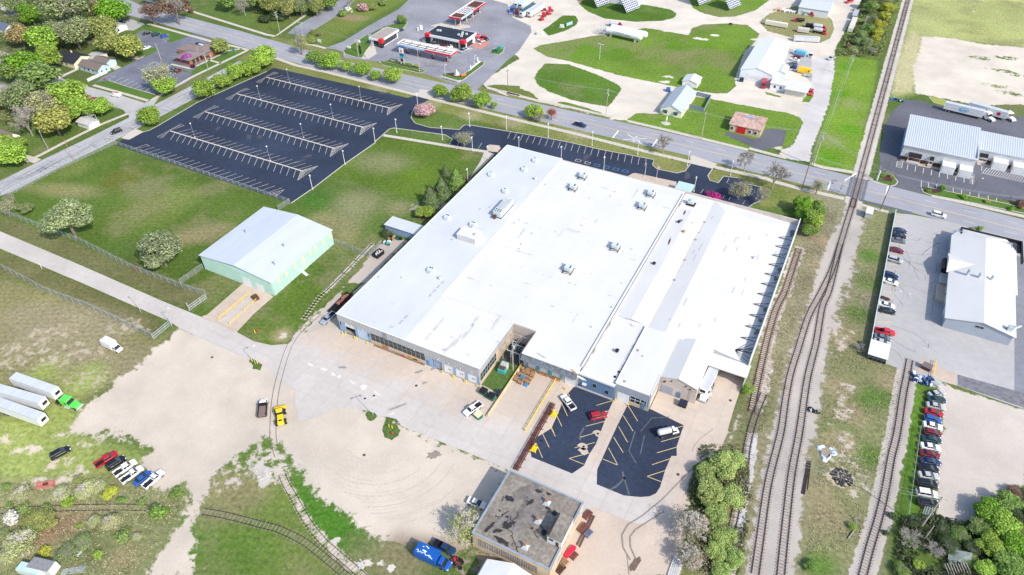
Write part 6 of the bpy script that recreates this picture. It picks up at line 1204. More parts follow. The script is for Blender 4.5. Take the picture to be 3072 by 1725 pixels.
# propane office, shed, tan workshop, barn
gable('office_house','white office house with a pale grey metal gable roof beside the main road','office',(42.6,174.9,52.2,196.8),2.9,5.2,'y',(.74,.73,.62),(.40,.45,.52),rm=mat('pale_grey_metal',(.40,.45,.52),.45,var=.05),wins=(('S',-2.3,.9,1.3,1.1),('S',2.3,.9,1.3,1.1),('E',-6,1,1,1)),z_seams=.9)
for x in(44.9,49.7):mb=MB();mb.add([(x-1,174.75,2.5),(x+1,174.75,2.5),(x+1,174.0,1.8),(x-1,174.0,1.8)],[(0,3,2,1),(0,1,2,3)]);tag(mb.bd('window_awning',mat('dark_teal_awning',(.05,.13,.15),.6,var=.1)),'dark teal awning over the '+('left' if x<46 else 'right')+' front window of the white office house','awning')
fp=[(50.4,199.3),(58.8,198.7),(59.5,185.1),(52.4,186)]
r=empty('yard_fence',(0,0,0),0,'blue-grey board fence closing the small yard right of the white office house','fence')
for k in range(3):
 a,b_=fp[k],fp[k+1];L_=hypot(b_[0]-a[0],b_[1]-a[1]);n=int(L_/1.4);an=atan2(b_[1]-a[1],b_[0]-a[0])
 for i in range(n):t=(i+.5)/n;mb=MB();mb.obox((a[0]+(b_[0]-a[0])*t,a[1]+(b_[1]-a[1])*t,0),(L_/n*.94,.1,2.0),an);mb.bd('board_panel',mat('blue_grey_boards',(.20,.25,.33),.8,var=.1),r)
gable('garden_shed','small white shed with a white roof alone on the lawn','shed',(42.9,206.6,50.0,213.8),2.4,3.5,'y',(.76,.76,.76),(.74,.74,.74),rm=mRoofW,doors=(('S',0,2.2,2,mWhite2),))
tb_=empty('tan_workshop',(0,0,0),0,'small tan block workshop with a rust-streaked roof and red door','workshop')
Pt(lambda b:b.box(73.8,173.2,0,86.8,183.6,3.4),'wall',mTanW,tb_)
Pt(lambda b:b.add([(73.3,172.8,3.4),(87.2,172.8,3.4),(87.2,184.2,3.9),(73.3,184.2,3.9),(73.3,172.8,3.2),(87.2,172.8,3.2),(87.2,184.2,3.7),(73.3,184.2,3.7)],[(0,1,2,3),(7,6,5,4),(4,5,1,0),(5,6,2,1),(6,7,3,2),(7,4,0,3)]),'roof',mat('rust_streaked_roof',(.45,.30,.25),.8,var=.45,scale=1.0,detail=10,streak=(1,.4,1)),tb_)
Pt(lambda b:b.box(77,173.0,0,80.6,173.18,3.0),'red_door',mRed,tb_)
for x in(75,82.5,84.9):Pt(lambda b:b.box(x-.6,173.0,1.0,x+.6,173.18,2.4),'window',mWhite,tb_);Pt(lambda b:b.box(x-.45,172.94,1.15,x+.45,173.0,2.25),'pane',mGlass,tb_)
Pt(lambda b:b.box(78,181,3.8,82,182.5,4.0),'blue_tarp',mBlueP,tb_);Pt(lambda b:[b.tube((x,182,3.6),(x,182,5),.15,n=6)for x in(76,84.8)],'flue',mGalv,tb_);Pt(lambda b:[b.sheet(rag((x,y),.3,9,1.3,0,int(x)),3.72+.05*(y-176)/2)for x,y in((77,177.4),(83,176),(82,179))],'roof_patch',mWhite2,tb_)
barn=gable('barn','large white metal barn with a tall roller door','barn',(65.4,225.2,80.4,265),4.9,7.1,'y',(.72,.76,.82),(.75,.77,.80),rm=mat('barn_roof_white',(.74,.76,.79),.45,var=.03),oh=.3,doors=(('S',-1.2,6.3,3.6,mWhite),))
mb=MB();[mb.box(-3+i*1.1,-19.98,1.9,-2.6+i*1.1,-19.95,2.15)for i in range(4)];mb.bd('door_windows',mGlass,barn)
an_=gable('office_annex','low white annex with two small windows in front of the barn','annex',(80.9,220.6,88,228.4),3.2,3.6,'x',(.72,.75,.80),(.76,.76,.76),rm=mRoofW,wins=(('S',-1.5,1.2,.9,1.1),('S',1.2,1.2,.9,1.1)))
r=empty('open_garage',(0,0,0),0,'white three-bay garage with panelled doors right of the annex','garage')
Pt(lambda b:b.box(88.0,218.6,0,97.3,227.6,2.9),'wall',mWhite,r);Pt(lambda b:b.box(87.6,217.4,2.9,97.9,228.2,3.1),'roof',mRoofW,r)
for i in range(3):Pt(lambda b:b.box(88.4+i*3.0,218.42,.05,91.0+i*3.0,218.56,2.5),'overhead_door',mat('beige_door',(.55,.52,.46),.5,var=.05),r)
gable('lean_to','low white wing on the right side of the barn','annex',(80.5,233.4,85.0,241.5),3.6,4.2,'y',(.74,.75,.78),(.75,.76,.78),rm=mRoofW)
gable('metal_building','grey ribbed metal building at the top edge beyond the yard','building',bb([(74.6,331.9),(75.4,343.6),(89.7,346.6),(90.7,323.4)]),4,5,'x',(.60,.62,.64),(.55,.58,.60),rm=mat('ribbed_grey_roof',(.50,.53,.55),.5,var=.05))
gable('metal_building','white shed at the top edge behind the solar panels','building',bb([(-27.9,295.8),(-22,304.4),(-10.8,305.8),(-10.6,294.5)]),3,4,'x',(.74,.74,.74),(.74,.74,.74),rm=mRoofW)
# north-east warehouse pair
nw=empty('white_warehouse',(0,0,0),0,'tall white warehouse with a ribbed roof, left half of the north-east pair','warehouse')
def mono(b,x0,y0,x1,y1,z0,z1,th=.2):b.add([(x0,y0,z0),(x1,y0,z0),(x1,y1,z1),(x0,y1,z1),(x0,y0,z0-th),(x1,y0,z0-th),(x1,y1,z1-th),(x0,y1,z1-th)],[(0,1,2,3),(7,6,5,4),(4,5,1,0),(5,6,2,1),(6,7,3,2),(7,4,0,3)])
mRW=mat('ribbed_white_roof',(.40,.45,.52),.45,var=.04,scale=.4)
Pt(lambda b:mono(b,140.2,180.4,166.6,205.2,6.6,8.1),'roof',mRW,nw)
mb=MB()
for i in range(33):x=140.4+i*.8;mono(mb,x,180.5,x+.22,205.1,6.68,8.18,.06)
mb.bd('roof_rib',mat('rib_light',(.66,.69,.72),.45,var=.03),nw)
Pt(lambda b:b.add([(140.6,181,0),(140.6,205,0),(140.6,205,7.9),(140.6,181,6.5)],[(3,2,1,0)]),'side_wall',mBlueP,nw)
ribs_x(140.6,166.3,181,1.4,6.45,mWhite2,.6,nw);Pt(lambda b:b.box(140.6,180.95,0,166.3,181.2,1.4),'base_wall',mBrown,nw);Pt(lambda b:b.box(166.2,181,0,166.4,205,7.4),'wall',mWhite2,nw)
Pt(lambda b:b.box(140.2,180.25,6.35,166.6,180.4,6.75),'gutter',mWhite,nw)
nw2=empty('white_warehouse',(0,0,0),0,'lower white warehouse running off the right edge, right half of the north-east pair','warehouse')
Pt(lambda b:mono(b,166.7,192.2,215,206,5.1,6.6),'roof',mRW,nw2);mb=MB()
for i in range(60):x=166.9+i*.8;mono(mb,x,192.3,x+.22,205.9,5.17,6.67,.05)
mb.bd('roof_rib',MATS['rib_light'],nw2)
ribs_x(167,215,192.6,1.2,5.0,mWhite2,.6,nw2);Pt(lambda b:b.box(167,192.5,0,215,192.8,1.2),'base_wall',mBrown,nw2)
docks=[(155.6,160.2,176.6,181,'left white dock cabin under the taller white warehouse'),(161.7,166.1,176.4,181,'right white dock cabin under the taller white warehouse'),(173.2,178.2,188.2,192.6,'left white dock cabin of the lower white warehouse'),(180.0,185.0,188.0,192.6,'right white dock cabin of the lower white warehouse')]
for x0,x1,y0,y1,l in docks:
 r=empty('dock_cabin',((x0+x1)/2,y0,0),0,l,'dock cabin','white dock cabins');w_=(x1-x0)/2;d_=y1-y0
 Pt(lambda b:b.box(-w_,.1,0,w_,d_,2.9),'wall',mWhite,r);Pt(lambda b:b.box(-w_-.1,0,2.9,w_+.1,d_,3.1),'roof',mRoofW,r);Pt(lambda b:b.box(-w_+.4,.02,.6,w_-.4,.1,2.6),'dock_door',mWhite2,r)
for x0,x1,y0,y1,l in((143.3,147.9,178.6,181,'wide black awning over a white railed deck on the taller white warehouse'),(150.9,152.4,179.2,181,'narrow black awning and steps in the middle of the taller white warehouse'),(168.2,171.2,190.8,192.6,'small dark awning on the lower white warehouse')):
 r=empty('awning',((x0+x1)/2,y0,0),0,l,'awning');w_=(x1-x0)/2
 Pt(lambda b:mono(b,-w_,0,w_,y1-y0-.2,3.0,3.8),'canopy',mBlack,r);Pt(lambda b:[b.box(-w_+.1+k*(2*w_-.3),0,0,-w_+.2+k*(2*w_-.3),.1,3)for k in(0,1)],'post',mWhite,r)
 Pt(lambda b:[b.box(-w_,-.3,z,w_,-.2,z+.12)for z in(.6,1.0,1.4)],'railing',mWhite,r);Pt(lambda b:b.box(-w_,-.2,0,w_,1.2,.55),'deck',mConc,r)
# white-roofed grey building on the right
rb=empty('grey_building',(0,0,0),0,'blue-grey building with a bright white gabled roof on the right','building')
mRG=mat('grey_clapboard',(.33,.37,.43),.7,var=.06,scale=.5)
Pt(lambda b:(b.add([(161,83.4,0),(178.5,83.4,0),(178.5,83.4,4),(170,83.4,5.9),(161,83.4,4)],[(0,1,2,3,4)]),b.box(161,83.5,0,161.2,131,4),b.box(178.3,83.5,0,178.5,131,4),b.box(161,131,0,178.5,131.2,4.5)),'wall',mRG,rb)
Pt(lambda b:slope(b,[(160.4,3.9),(170,6.0),(179.1,3.9)],83.0,104,.2),'roof',mRoofW,rb);Pt(lambda b:slope(b,[(160.4,4.0),(170,6.1),(179.8,3.7)],104,128,.2),'roof',mRoofW,rb)
Pt(lambda b:b.add([(159.8,106,3.9),(159.8,111.5,5.6),(159.8,117,3.9),(167.2,111.5,5.7)],[(1,0,3),(2,1,3),(0,1,2)]),'cross_gable',mRoofW,rb)
Pt(lambda b:b.add([(160.4,128,4),(170,128,6.1),(179.8,128,3.7),(177,134,3.8),(163,134,3.8)],[(0,1,4),(1,3,4),(1,2,3)]),'hip_end',mRoofW,rb)
Pt(lambda b:(b.box(163.5,133.6,3.4,181.5,134.1,4.4),b.box(163,128,3.4,163.5,134.1,4.4),b.box(181,122,3.4,181.5,134,4.4)),'black_parapet',mBlack,rb);Pt(lambda b:b.box(163.5,128,3.3,181,133.6,3.5),'back_roof',mat('dark_flat_roof',(.06,.065,.075),.8,var=.2),rb)
for x,y in((165.3,105.8),(168.4,105.2),(171.8,105.6)):Pt(lambda b:(b.tube((x,y,4.8),(x,y,6.8),.45,n=10),b.tube((x,y,6.8),(x+.3,y,7.1),.55,n=10)),'flue',mGalv,rb)
Pt(lambda b:b.box(176.4,84.2,4.2,177.6,85.6,6),'roof_unit',mGalv,rb);Pt(lambda b:b.tube((177.8,85.2,5.0),(179.9,87.8,4.8),.35,n=8),'duct',mGalv,rb)
window(168.6,170.8,3.3,4.1,83.4,rb,2,1)
for i,(y0,y1)in enumerate(((88,91.5),(94,97.5),(99,102),(119,122))):Pt(lambda b:b.box(160.9,y0,0,160.98,y1,3.2),'overhead_door',mWhite2,rb)
Pt(lambda b:(b.box(159,104,0,161,109,1.2)),'tank_plinth',mConc,rb);Pt(lambda b:b.tube((159.9,110,1.6),(159.9,116,1.6),1.0,n=12),'black_tank',mBlack,rb);Pt(lambda b:b.box(158.4,95,0,160.9,103,1.0),'ramp',mConcW,rb)
r=empty('bin_shelter',(0,0,0),0,'small grey shelter with a white roof at the corner of the right car park','shelter')
Pt(lambda b:b.box(142.6,59.6,0,147.4,64.2,2.2),'wall',mat('dark_grey_wall',(.10,.115,.13),.7,var=.1),r);Pt(lambda b:mono(b,142.3,59.2,147.6,65.2,2.3,2.9,.12),'roof',mRoofW,r)
Pt(lambda b:[b.box(143.2+i*1.2,59.4,.3,143.9+i*1.2,59.6,1.0)for i in range(4)],'bin',mBlack,r)
r=empty('relay_cabinet',(*(134.3,133.4),0),0,'silver signal cabinet standing beside the level crossing','cabinet')
Pt(lambda b:b.box(-1.0,-1.7,.1,1.0,1.7,2.4),'cabinet',mGalv,r);Pt(lambda b:mono(b,-1.2,-1.9,1.2,1.9,2.4,2.7,.1),'roof',mWhite2,r)
r=empty('collapsed_shed',(*(168.5,3.9),0),.5,'collapsed grey shed with bare rafters under the lower right trees','ruined shed')
Pt(lambda b:(b.add([(-3,-.5,.6),(1.2,-2.2,.4),(2.6,1.2,2.0)],[(0,1,2)]),b.add([(-3,-.5,.7),(2.6,1.2,2.1),(-1.6,3.0,1.0)],[(0,1,2)])),'fallen_roof',mat('mossy_grey',(.22,.26,.24),.9,var=.3),r)
for i in range(9):Pt(lambda b:b.tube((-4+i*.6,-4.2,.4),(-4.4+i*.6,-.8,1.6),.07,n=4),'rafter',mat('grey_rafter',(.38,.35,.32),.9,var=.2),r)
# VEHICLES (facing +x)
def loft(b,st,mi=0):
 """st: list of (x, half_width, z_bottom, z_top, top_half_width)"""
 rings=[]
 for x,w_,z0,z1,tw in st:
  zm=z0+(z1-z0)*.55
  rings.append([(x,-w_*.92,z0),(x,-w_,zm),(x,-w_*.97,z1-.06),(x,-tw,z1),(x,tw,z1),(x,w_*.97,z1-.06),(x,w_,zm),(x,w_*.92,z0)])
 n=8;vs=[p for r in rings for p in r];fs=[]
 for k in range(len(rings)-1):
  for i in range(n):j=(i+1)%n;fs.append((k*n+i,k*n+j,(k+1)*n+j,(k+1)*n+i))
 fs.append(tuple(range(n-1,-1,-1))[::-1]);fs.append(tuple(range((len(rings)-1)*n,len(rings)*n))[::-1])
 b.add(vs,[tuple(reversed(f))for f in fs[:-2]]+fs[-2:],mi)
def frustum(b,x0,x1,w0,z0,u0,u1,w1,z1,mi=0):
 b.add([(x0,-w0,z0),(x1,-w0,z0),(x1,w0,z0),(x0,w0,z0),(u0,-w1,z1),(u1,-w1,z1),(u1,w1,z1),(u0,w1,z1)],[(0,3,2,1),(4,5,6,7),(0,1,5,4),(1,2,6,5),(2,3,7,6),(3,0,4,7)],mi)
def wheels(r,xs_,hw,rad=.34,wd=.24):
 for x in xs_:
  for s in(-1,1):
   mb=MB();mb.tube((x,s*(hw-wd),rad),(x,s*hw,rad),rad,n=12);wobj=mb.bd('wheel',mRubber,r)
   mb=MB();mb.tube((x,s*(hw-.02),rad),(x,s*(hw+.015),rad),rad*.6,n=10);mb.bd('rim',mRim,wobj)
def lights(r,xf,xr,hw,z):
 for s in(-1,1):
  mb=MB();mb.box(xf-.25,s*(hw-.42),z,xf+.02,s*(hw-.08),z+.16);mb.bd('headlight',mLamp,r)
  mb=MB();mb.box(xr-.02,s*(hw-.35),z+.02,xr+.12,s*(hw-.05),z+.22);mb.bd('tail_light',mTail,r)
def paint(mb,name,r,col=(.6,.6,.6)):o=mb.bd(name,mPaint,r);o['paint']=1;o.color=(*col,1);return o
def mk_car(kind):
 r=empty('parked_car' if kind!='suv' else 'parked_suv',(0,0,0));hw=.93
 if kind=='sedan':st=[(-2.4,.74,.35,.72,.5),(-2.25,.88,.22,.98,.74),(-1.5,.93,.2,1.03,.82),(-.9,.93,.2,1.0,.84),(.9,.93,.2,.98,.84),(1.6,.93,.2,.90,.8),(2.2,.86,.22,.76,.66),(2.4,.7,.32,.6,.5)];gl=(-1.75,1.15,.82,.95,-1.05,.25,.62,1.42);rf=(-1.02,.22,.64,1.40,-.9,.12,.58,1.47)
 elif kind=='hatch':st=[(-2.1,.8,.35,.9,.6),(-2.0,.9,.22,1.05,.8),(-.9,.92,.2,1.05,.84),(.8,.92,.2,1.0,.84),(1.5,.92,.2,.92,.8),(2.0,.84,.22,.78,.66),(2.15,.7,.32,.6,.5)];gl=(-2.0,1.15,.82,.98,-1.7,.2,.64,1.50);rf=(-1.68,.18,.66,1.48,-1.55,.05,.6,1.55)
 else:st=[(-2.4,.82,.4,1.0,.6),(-2.3,.92,.3,1.15,.8),(-.9,.95,.28,1.16,.86),(1.0,.95,.28,1.12,.86),(1.7,.95,.28,1.06,.8),(2.3,.88,.3,.92,.7),(2.45,.74,.4,.75,.5)];gl=(-2.32,1.25,.86,1.1,-2.05,.45,.70,1.74);rf=(-2.04,.42,.72,1.72,-1.92,.3,.66,1.80);hw=.95
 mb=MB();loft(mb,st);paint(mb,'body',r)
 mb=MB();frustum(mb,*gl);mb.bd('windows',mCarGlass,r)
 mb=MB();frustum(mb,*rf)
 mb2=mb
 for s in(-1,1):
  for t in(.05,.5,.97):
   xa=gl[0]+(gl[1]-gl[0])*t;xb=gl[4]+(gl[5]-gl[4])*t;mb2.tube((xa,s*(gl[2]+.005),gl[3]-.02),(xb,s*(gl[6]+.005),gl[7]-.02),.04,n=4)
 paint(mb2,'roof',r)
 wheels(r,(-1.45,1.5)if kind!='hatch' else(-1.3,1.3),hw);lights(r,st[-2][0]+.1,st[0][0]+.06,hw,.62 if kind!='suv' else.78)
 mb=MB()
 for s in(-1,1):mb.box(.85,s*hw,.95,1.05,s*(hw+.16),1.1)
 mb.bd('mirrors',mBlack,r);return register(r)
def mk_pickup(full_cab=True):
 r=empty('pickup_truck',(0,0,0));xb=-.55 if full_cab else-.15
 mb=MB();loft(mb,[(xb,.97,.35,1.12,.88),(1.35,.97,.35,1.12,.88),(2.2,.97,.35,1.08,.82),(2.75,.92,.38,.98,.72),(2.9,.8,.45,.8,.6)]);paint(mb,'body',r)
 mb=MB();mb.box(-2.8,-.97,.45,xb,-.85,1.12);mb.box(-2.8,.85,.45,xb,.97,1.12);mb.box(-2.8,-.85,.45,-2.7,.85,1.12);mb.box(xb-.1,-.85,.45,xb,.85,1.12);paint(mb,'bed',r)
 mb=MB();mb.box(-2.7,-.85,.5,xb-.1,.85,.62);mb.bd('bed_liner',mBlack,r)
 mb=MB();frustum(mb,xb+.02,1.55,.87,1.08,xb+.15,.95,.70,1.72);mb.bd('windows',mCarGlass,r)
 mb=MB();frustum(mb,xb+.14,.97,.72,1.70,xb+.22,.85,.66,1.78)
 for s in(-1,1):
  for a,c in((xb+.05,xb+.17),(.4,.35),(1.5,.93)):mb.tube((a,s*.875,1.08),(c,s*.71,1.72),.045,n=4)
 paint(mb,'roof',r);wheels(r,(-1.75,1.85),.97,.4,.28);lights(r,2.82,-2.8,.95,.75);return register(r)
def mk_boxtruck(L_=6.6,boxm=None,boxL=4.3,h=2.9):
 r=empty('box_truck',(0,0,0));f=L_/2
 mb=MB();loft(mb,[(f-2.2,1.0,.45,1.3,.9),(f-1.2,1.0,.45,1.25,.88),(f-.3,.95,.45,1.12,.8),(f,.85,.5,.9,.6)]);paint(mb,'body',r)
 mb=MB();frustum(mb,f-2.2,f-.75,.95,1.25,f-2.1,f-1.35,.82,2.05);mb.bd('windows',mCarGlass,r)
 mb=MB();frustum(mb,f-2.15,f-1.3,.85,2.0,f-2.1,f-1.45,.78,2.12);
 for s in(-1,1):mb.tube((f-.8,s*.95,1.25),(f-1.35,s*.82,2.03),.05,n=4)
 paint(mb,'roof',r)
 mb=MB();mb.box(-f,-1.15,.75,-f+boxL,1.15,h);o=mb.bd('cargo_box',boxm or mWhite,r)
 if not boxm:pass
 mb=MB();mb.box(-f-.02,-1.18,h,-f+boxL+.02,1.18,h+.05);mb.bd('box_roof',boxm or mWhite2,r)
 mb=MB();mb.box(-f+.1,-.5,.5,f-1,.5,.75);mb.bd('chassis',mBlack,r);wheels(r,(-f+1.3,f-1.0),1.05,.42,.3);lights(r,f-.02,-f,1.0,.8);return register(r)
def mk_van():
 r=empty('step_van',(0,0,0));mb=MB();loft(mb,[(-3.2,1.05,.4,2.75,.95),(-3.1,1.1,.35,2.85,1.0),(1.9,1.1,.35,2.85,1.0),(2.3,1.08,.35,2.6,.95),(2.75,1.0,.4,1.4,.85),(3.2,.9,.45,1.15,.7)]);paint(mb,'body',r)
 mb=MB();mb.add([(2.36,-.9,2.45),(2.36,.9,2.45),(2.78,.85,1.45),(2.78,-.85,1.45)],[(0,3,2,1)]);mb.box(1.6,-1.12,1.5,2.1,1.12,2.2);mb.bd('windows',mCarGlass,r)
 wheels(r,(-2.0,2.2),1.08,.42,.28);lights(r,3.15,-3.2,1.0,.8);return register(r)
def mk_cargo():
 r=empty('cargo_van',(0,0,0));mb=MB();loft(mb,[(-2.6,.95,.35,1.9,.8),(-2.5,1.0,.3,2.0,.85),(.8,1.0,.3,2.0,.85),(1.5,1.0,.3,1.3,.85),(2.4,.92,.35,1.05,.7),(2.6,.8,.4,.8,.6)]);paint(mb,'body',r)
 mb=MB();mb.add([(.86,-.8,1.94),(.86,.8,1.94),(1.5,.84,1.33),(1.5,-.84,1.33)],[(0,3,2,1)]);mb.box(.2,-1.01,1.35,1.0,1.01,1.8);mb.bd('windows',mCarGlass,r)
 mb=MB();[mb.box(-2+i*.8,-.7,2.02,-1.95+i*.8,.7,2.12)for i in range(4)];mb.box(-2.2,-.3,2.12,.6,-.1,2.2);mb.box(-2.2,.2,2.12,.6,.4,2.2);mb.bd('roof_rack',mRed,r)
 wheels(r,(-1.6,1.7),.98,.36);lights(r,2.5,-2.6,.95,.75);return register(r)
def mk_tractor(sleeper=True):
 r=empty('semi_tractor',(0,0,0));b0=.2
 mb=MB();loft(mb,[(b0,1.15,.7,1.5,1.0),(1.9,1.1,.6,1.5,.9),(3.2,.95,.55,1.35,.75),(3.6,.85,.6,1.1,.6)]);paint(mb,'hood',r)
 mb=MB();mb.box(-1.6 if sleeper else.1,-1.15,1.0,.9,1.15,2.7);frustum(mb,-1.6 if sleeper else.1,.9,1.15,2.7,-1.3 if sleeper else.2,.7,1.0,3.1);paint(mb,'cab',r)
 mb=MB();mb.add([(.93,-1.0,2.6),(.93,1.0,2.6),(1.25,1.0,1.6),(1.25,-1.0,1.6)],[(0,3,2,1)]);mb.add([(.9,-1.02,1.55),(1.28,-1.02,1.55),(.95,-1.02,2.62),(.9,-1.02,2.62)],[(0,1,2,3)]);mb.box(.1,-1.17,1.75,.8,1.17,2.4);mb.bd('windows',mCarGlass,r)
 mb=MB();mb.box(-4.2,-.5,.7,.3,.5,1.0);mb.box(-3.8,-.9,1.0,-2.4,.9,1.15);mb.bd('chassis',mBlack,r)
 mb=MB();mb.box(3.5,-1.15,.4,3.75,1.15,.9);mb.bd('bumper',mGalv,r)
 for s in(-1,1):mb=MB();mb.tube((-.2,s*1.3,.7),(1.2,s*1.3,.7),.32,n=8);mb.bd('fuel_tank',mGalv,r);mb=MB();mb.tube((-1.7,s*1.0,1),(-1.7,s*1.0,3.4),.09,n=6);mb.bd('exhaust_stack',mGalv,r)
 wheels(r,(2.6,-2.4,-3.5),1.2,.5,.35);return register(r)
def mk_trailer(L_=15.5,roofm=None,h=4.0,mside=None,unit=True):
 r=empty('semi_trailer',(0,0,0));f=L_/2
 mb=MB();mb.box(-f,-1.28,1.15,f,1.28,h-.05);mb.bd('box',mside or mWhite,r)
 mb=MB();mb.box(-f+.03,-1.24,h-.05,f-.03,1.24,h);mb.bd('roof',roofm or mat('trailer_roof_grey',(.50,.53,.57),.5,var=.12,scale=.8,streak=(1,.1,1)),r)
 mb=MB();
 for i in range(13):mb.box(-f+.6+i*L_/13.3,-1.25,h,-f+.66+i*L_/13.3,1.25,h+.02)
 mb.box(-f,-1.3,h-.12,f,-1.26,h+.02);mb.box(-f,1.26,h-.12,f,1.3,h+.02);mb.bd('roof_bow',mGalv,r)
 mb=MB();mb.box(-f+.3,-.5,.8,f-.5,.5,1.15);mb.box(f-3.4,-.9,.1,f-3.2,-.7,1.1);mb.box(f-3.4,.7,.1,f-3.2,.9,1.1);mb.bd('underframe',mBlack,r)
 if unit:mb=MB();mb.box(f,-.85,2.2,f+.45,.85,3.7);mb.bd('cooling_unit',mWhite2,r);mb=MB();mb.box(f+.45,-.7,2.6,f+.48,.7,3.5);mb.bd('grille',mBlack,r)
 wheels(r,(-f+1.3,-f+2.6),1.2,.5,.35);return register(r)
def mk_flatbed():
 r=empty('flatbed_truck',(0,0,0));mb=MB();loft(mb,[(.9,1.0,.45,1.3,.9),(2.0,1.0,.45,1.25,.88),(3.0,.95,.45,1.12,.8),(3.25,.85,.5,.9,.6)]);paint(mb,'body',r)
 mb=MB();frustum(mb,.9,2.45,.95,1.25,1.0,1.85,.82,2.0);mb.bd('windows',mCarGlass,r);mb=MB();frustum(mb,.98,1.9,.85,1.95,1.05,1.7,.78,2.08);paint(mb,'roof',r)
 mb=MB();mb.box(-3.2,-1.15,.9,.7,1.15,1.05);mb.box(-3.2,-1.15,1.05,.7,-1.05,1.7);mb.box(-3.2,1.05,1.05,.7,1.15,1.7);mb.box(.55,-1.15,1.05,.85,1.15,2.1);mb.bd('stake_bed',mBlack,r)
 mb=MB();mb.box(-3.1,-1.0,1.05,.5,1.0,1.25);mb.bd('load',mat('scrap_load',(.20,.14,.13),.9,var=.5,scale=3),r);wheels(r,(-1.9,2.1),1.05,.42,.3);return register(r)
def mk_tanker():
 r=empty('tank_truck',(0,0,0));mb=MB();loft(mb,[(1.5,1.0,.5,1.5,.9),(2.6,1.0,.5,1.4,.88),(3.6,.95,.5,1.2,.8),(3.8,.85,.55,1.0,.6)]);paint(mb,'body',r)
 mb=MB();frustum(mb,1.5,3.0,.97,1.45,1.6,2.5,.85,2.3);mb.bd('windows',mCarGlass,r);mb=MB();frustum(mb,1.55,2.5,.9,2.25,1.6,2.4,.8,2.38);paint(mb,'roof',r)
 mb=MB()
 pr=[(-3.6,.1,0),(-3.5,.6,0),(-3.2,.95,0),(-2.9,1.02,0),(.7,1.02,0),(1.0,.95,0),(1.25,.6,0),(1.35,.1,0)]
 for a,c in zip(pr[:-1],pr[1:]):mb.tube((a[0],0,1.95),(c[0],0,1.95),a[1],c[1],14,cap=False)
 mb.bd('tank',mat('tank_silver',(.62,.64,.66),.3,metal=.35,var=.04),r,smooth=True);mb=MB();mb.box(-3.7,-.6,.6,1.6,.6,1.0);mb.bd('chassis',mBlack,r)
 wheels(r,(-2.2,2.7),1.05,.45,.3);return register(r)
PROTO={'sedan':mk_car('sedan'),'suv':mk_car('suv'),'hatch':mk_car('hatch'),'pickup':mk_pickup(),'pickup1':mk_pickup(False),'boxtruck':mk_boxtruck(),'van':mk_van(),'cargo':mk_cargo(),'tractor':mk_tractor(),'daycab':mk_tractor(False),'trailer':mk_trailer(),'flatbed':mk_flatbed(),'tanker':mk_tanker()}
CATS={'sedan':'car','suv':'suv','hatch':'car','pickup':'pickup','pickup1':'pickup','boxtruck':'truck','van':'van','cargo':'van','tractor':'truck','daycab':'truck','trailer':'trailer','flatbed':'truck','tanker':'tank truck'}
PC={'white':(.78,.79,.80),'silver':(.42,.44,.46),'grey':(.15,.17,.20),'black':(.012,.014,.02),'navy':(.015,.04,.11),'blue':(.02,.10,.38),'teal':(.01,.05,.07),'red':(.40,.015,.03),'maroon':(.17,.012,.03),'brightred':(.62,.03,.05),'green':(.10,.62,.08),'skyblue':(.18,.50,.72),'yellow':(.85,.50,.01),'lightblue':(.30,.35,.41),'beige':(.6,.55,.45)}
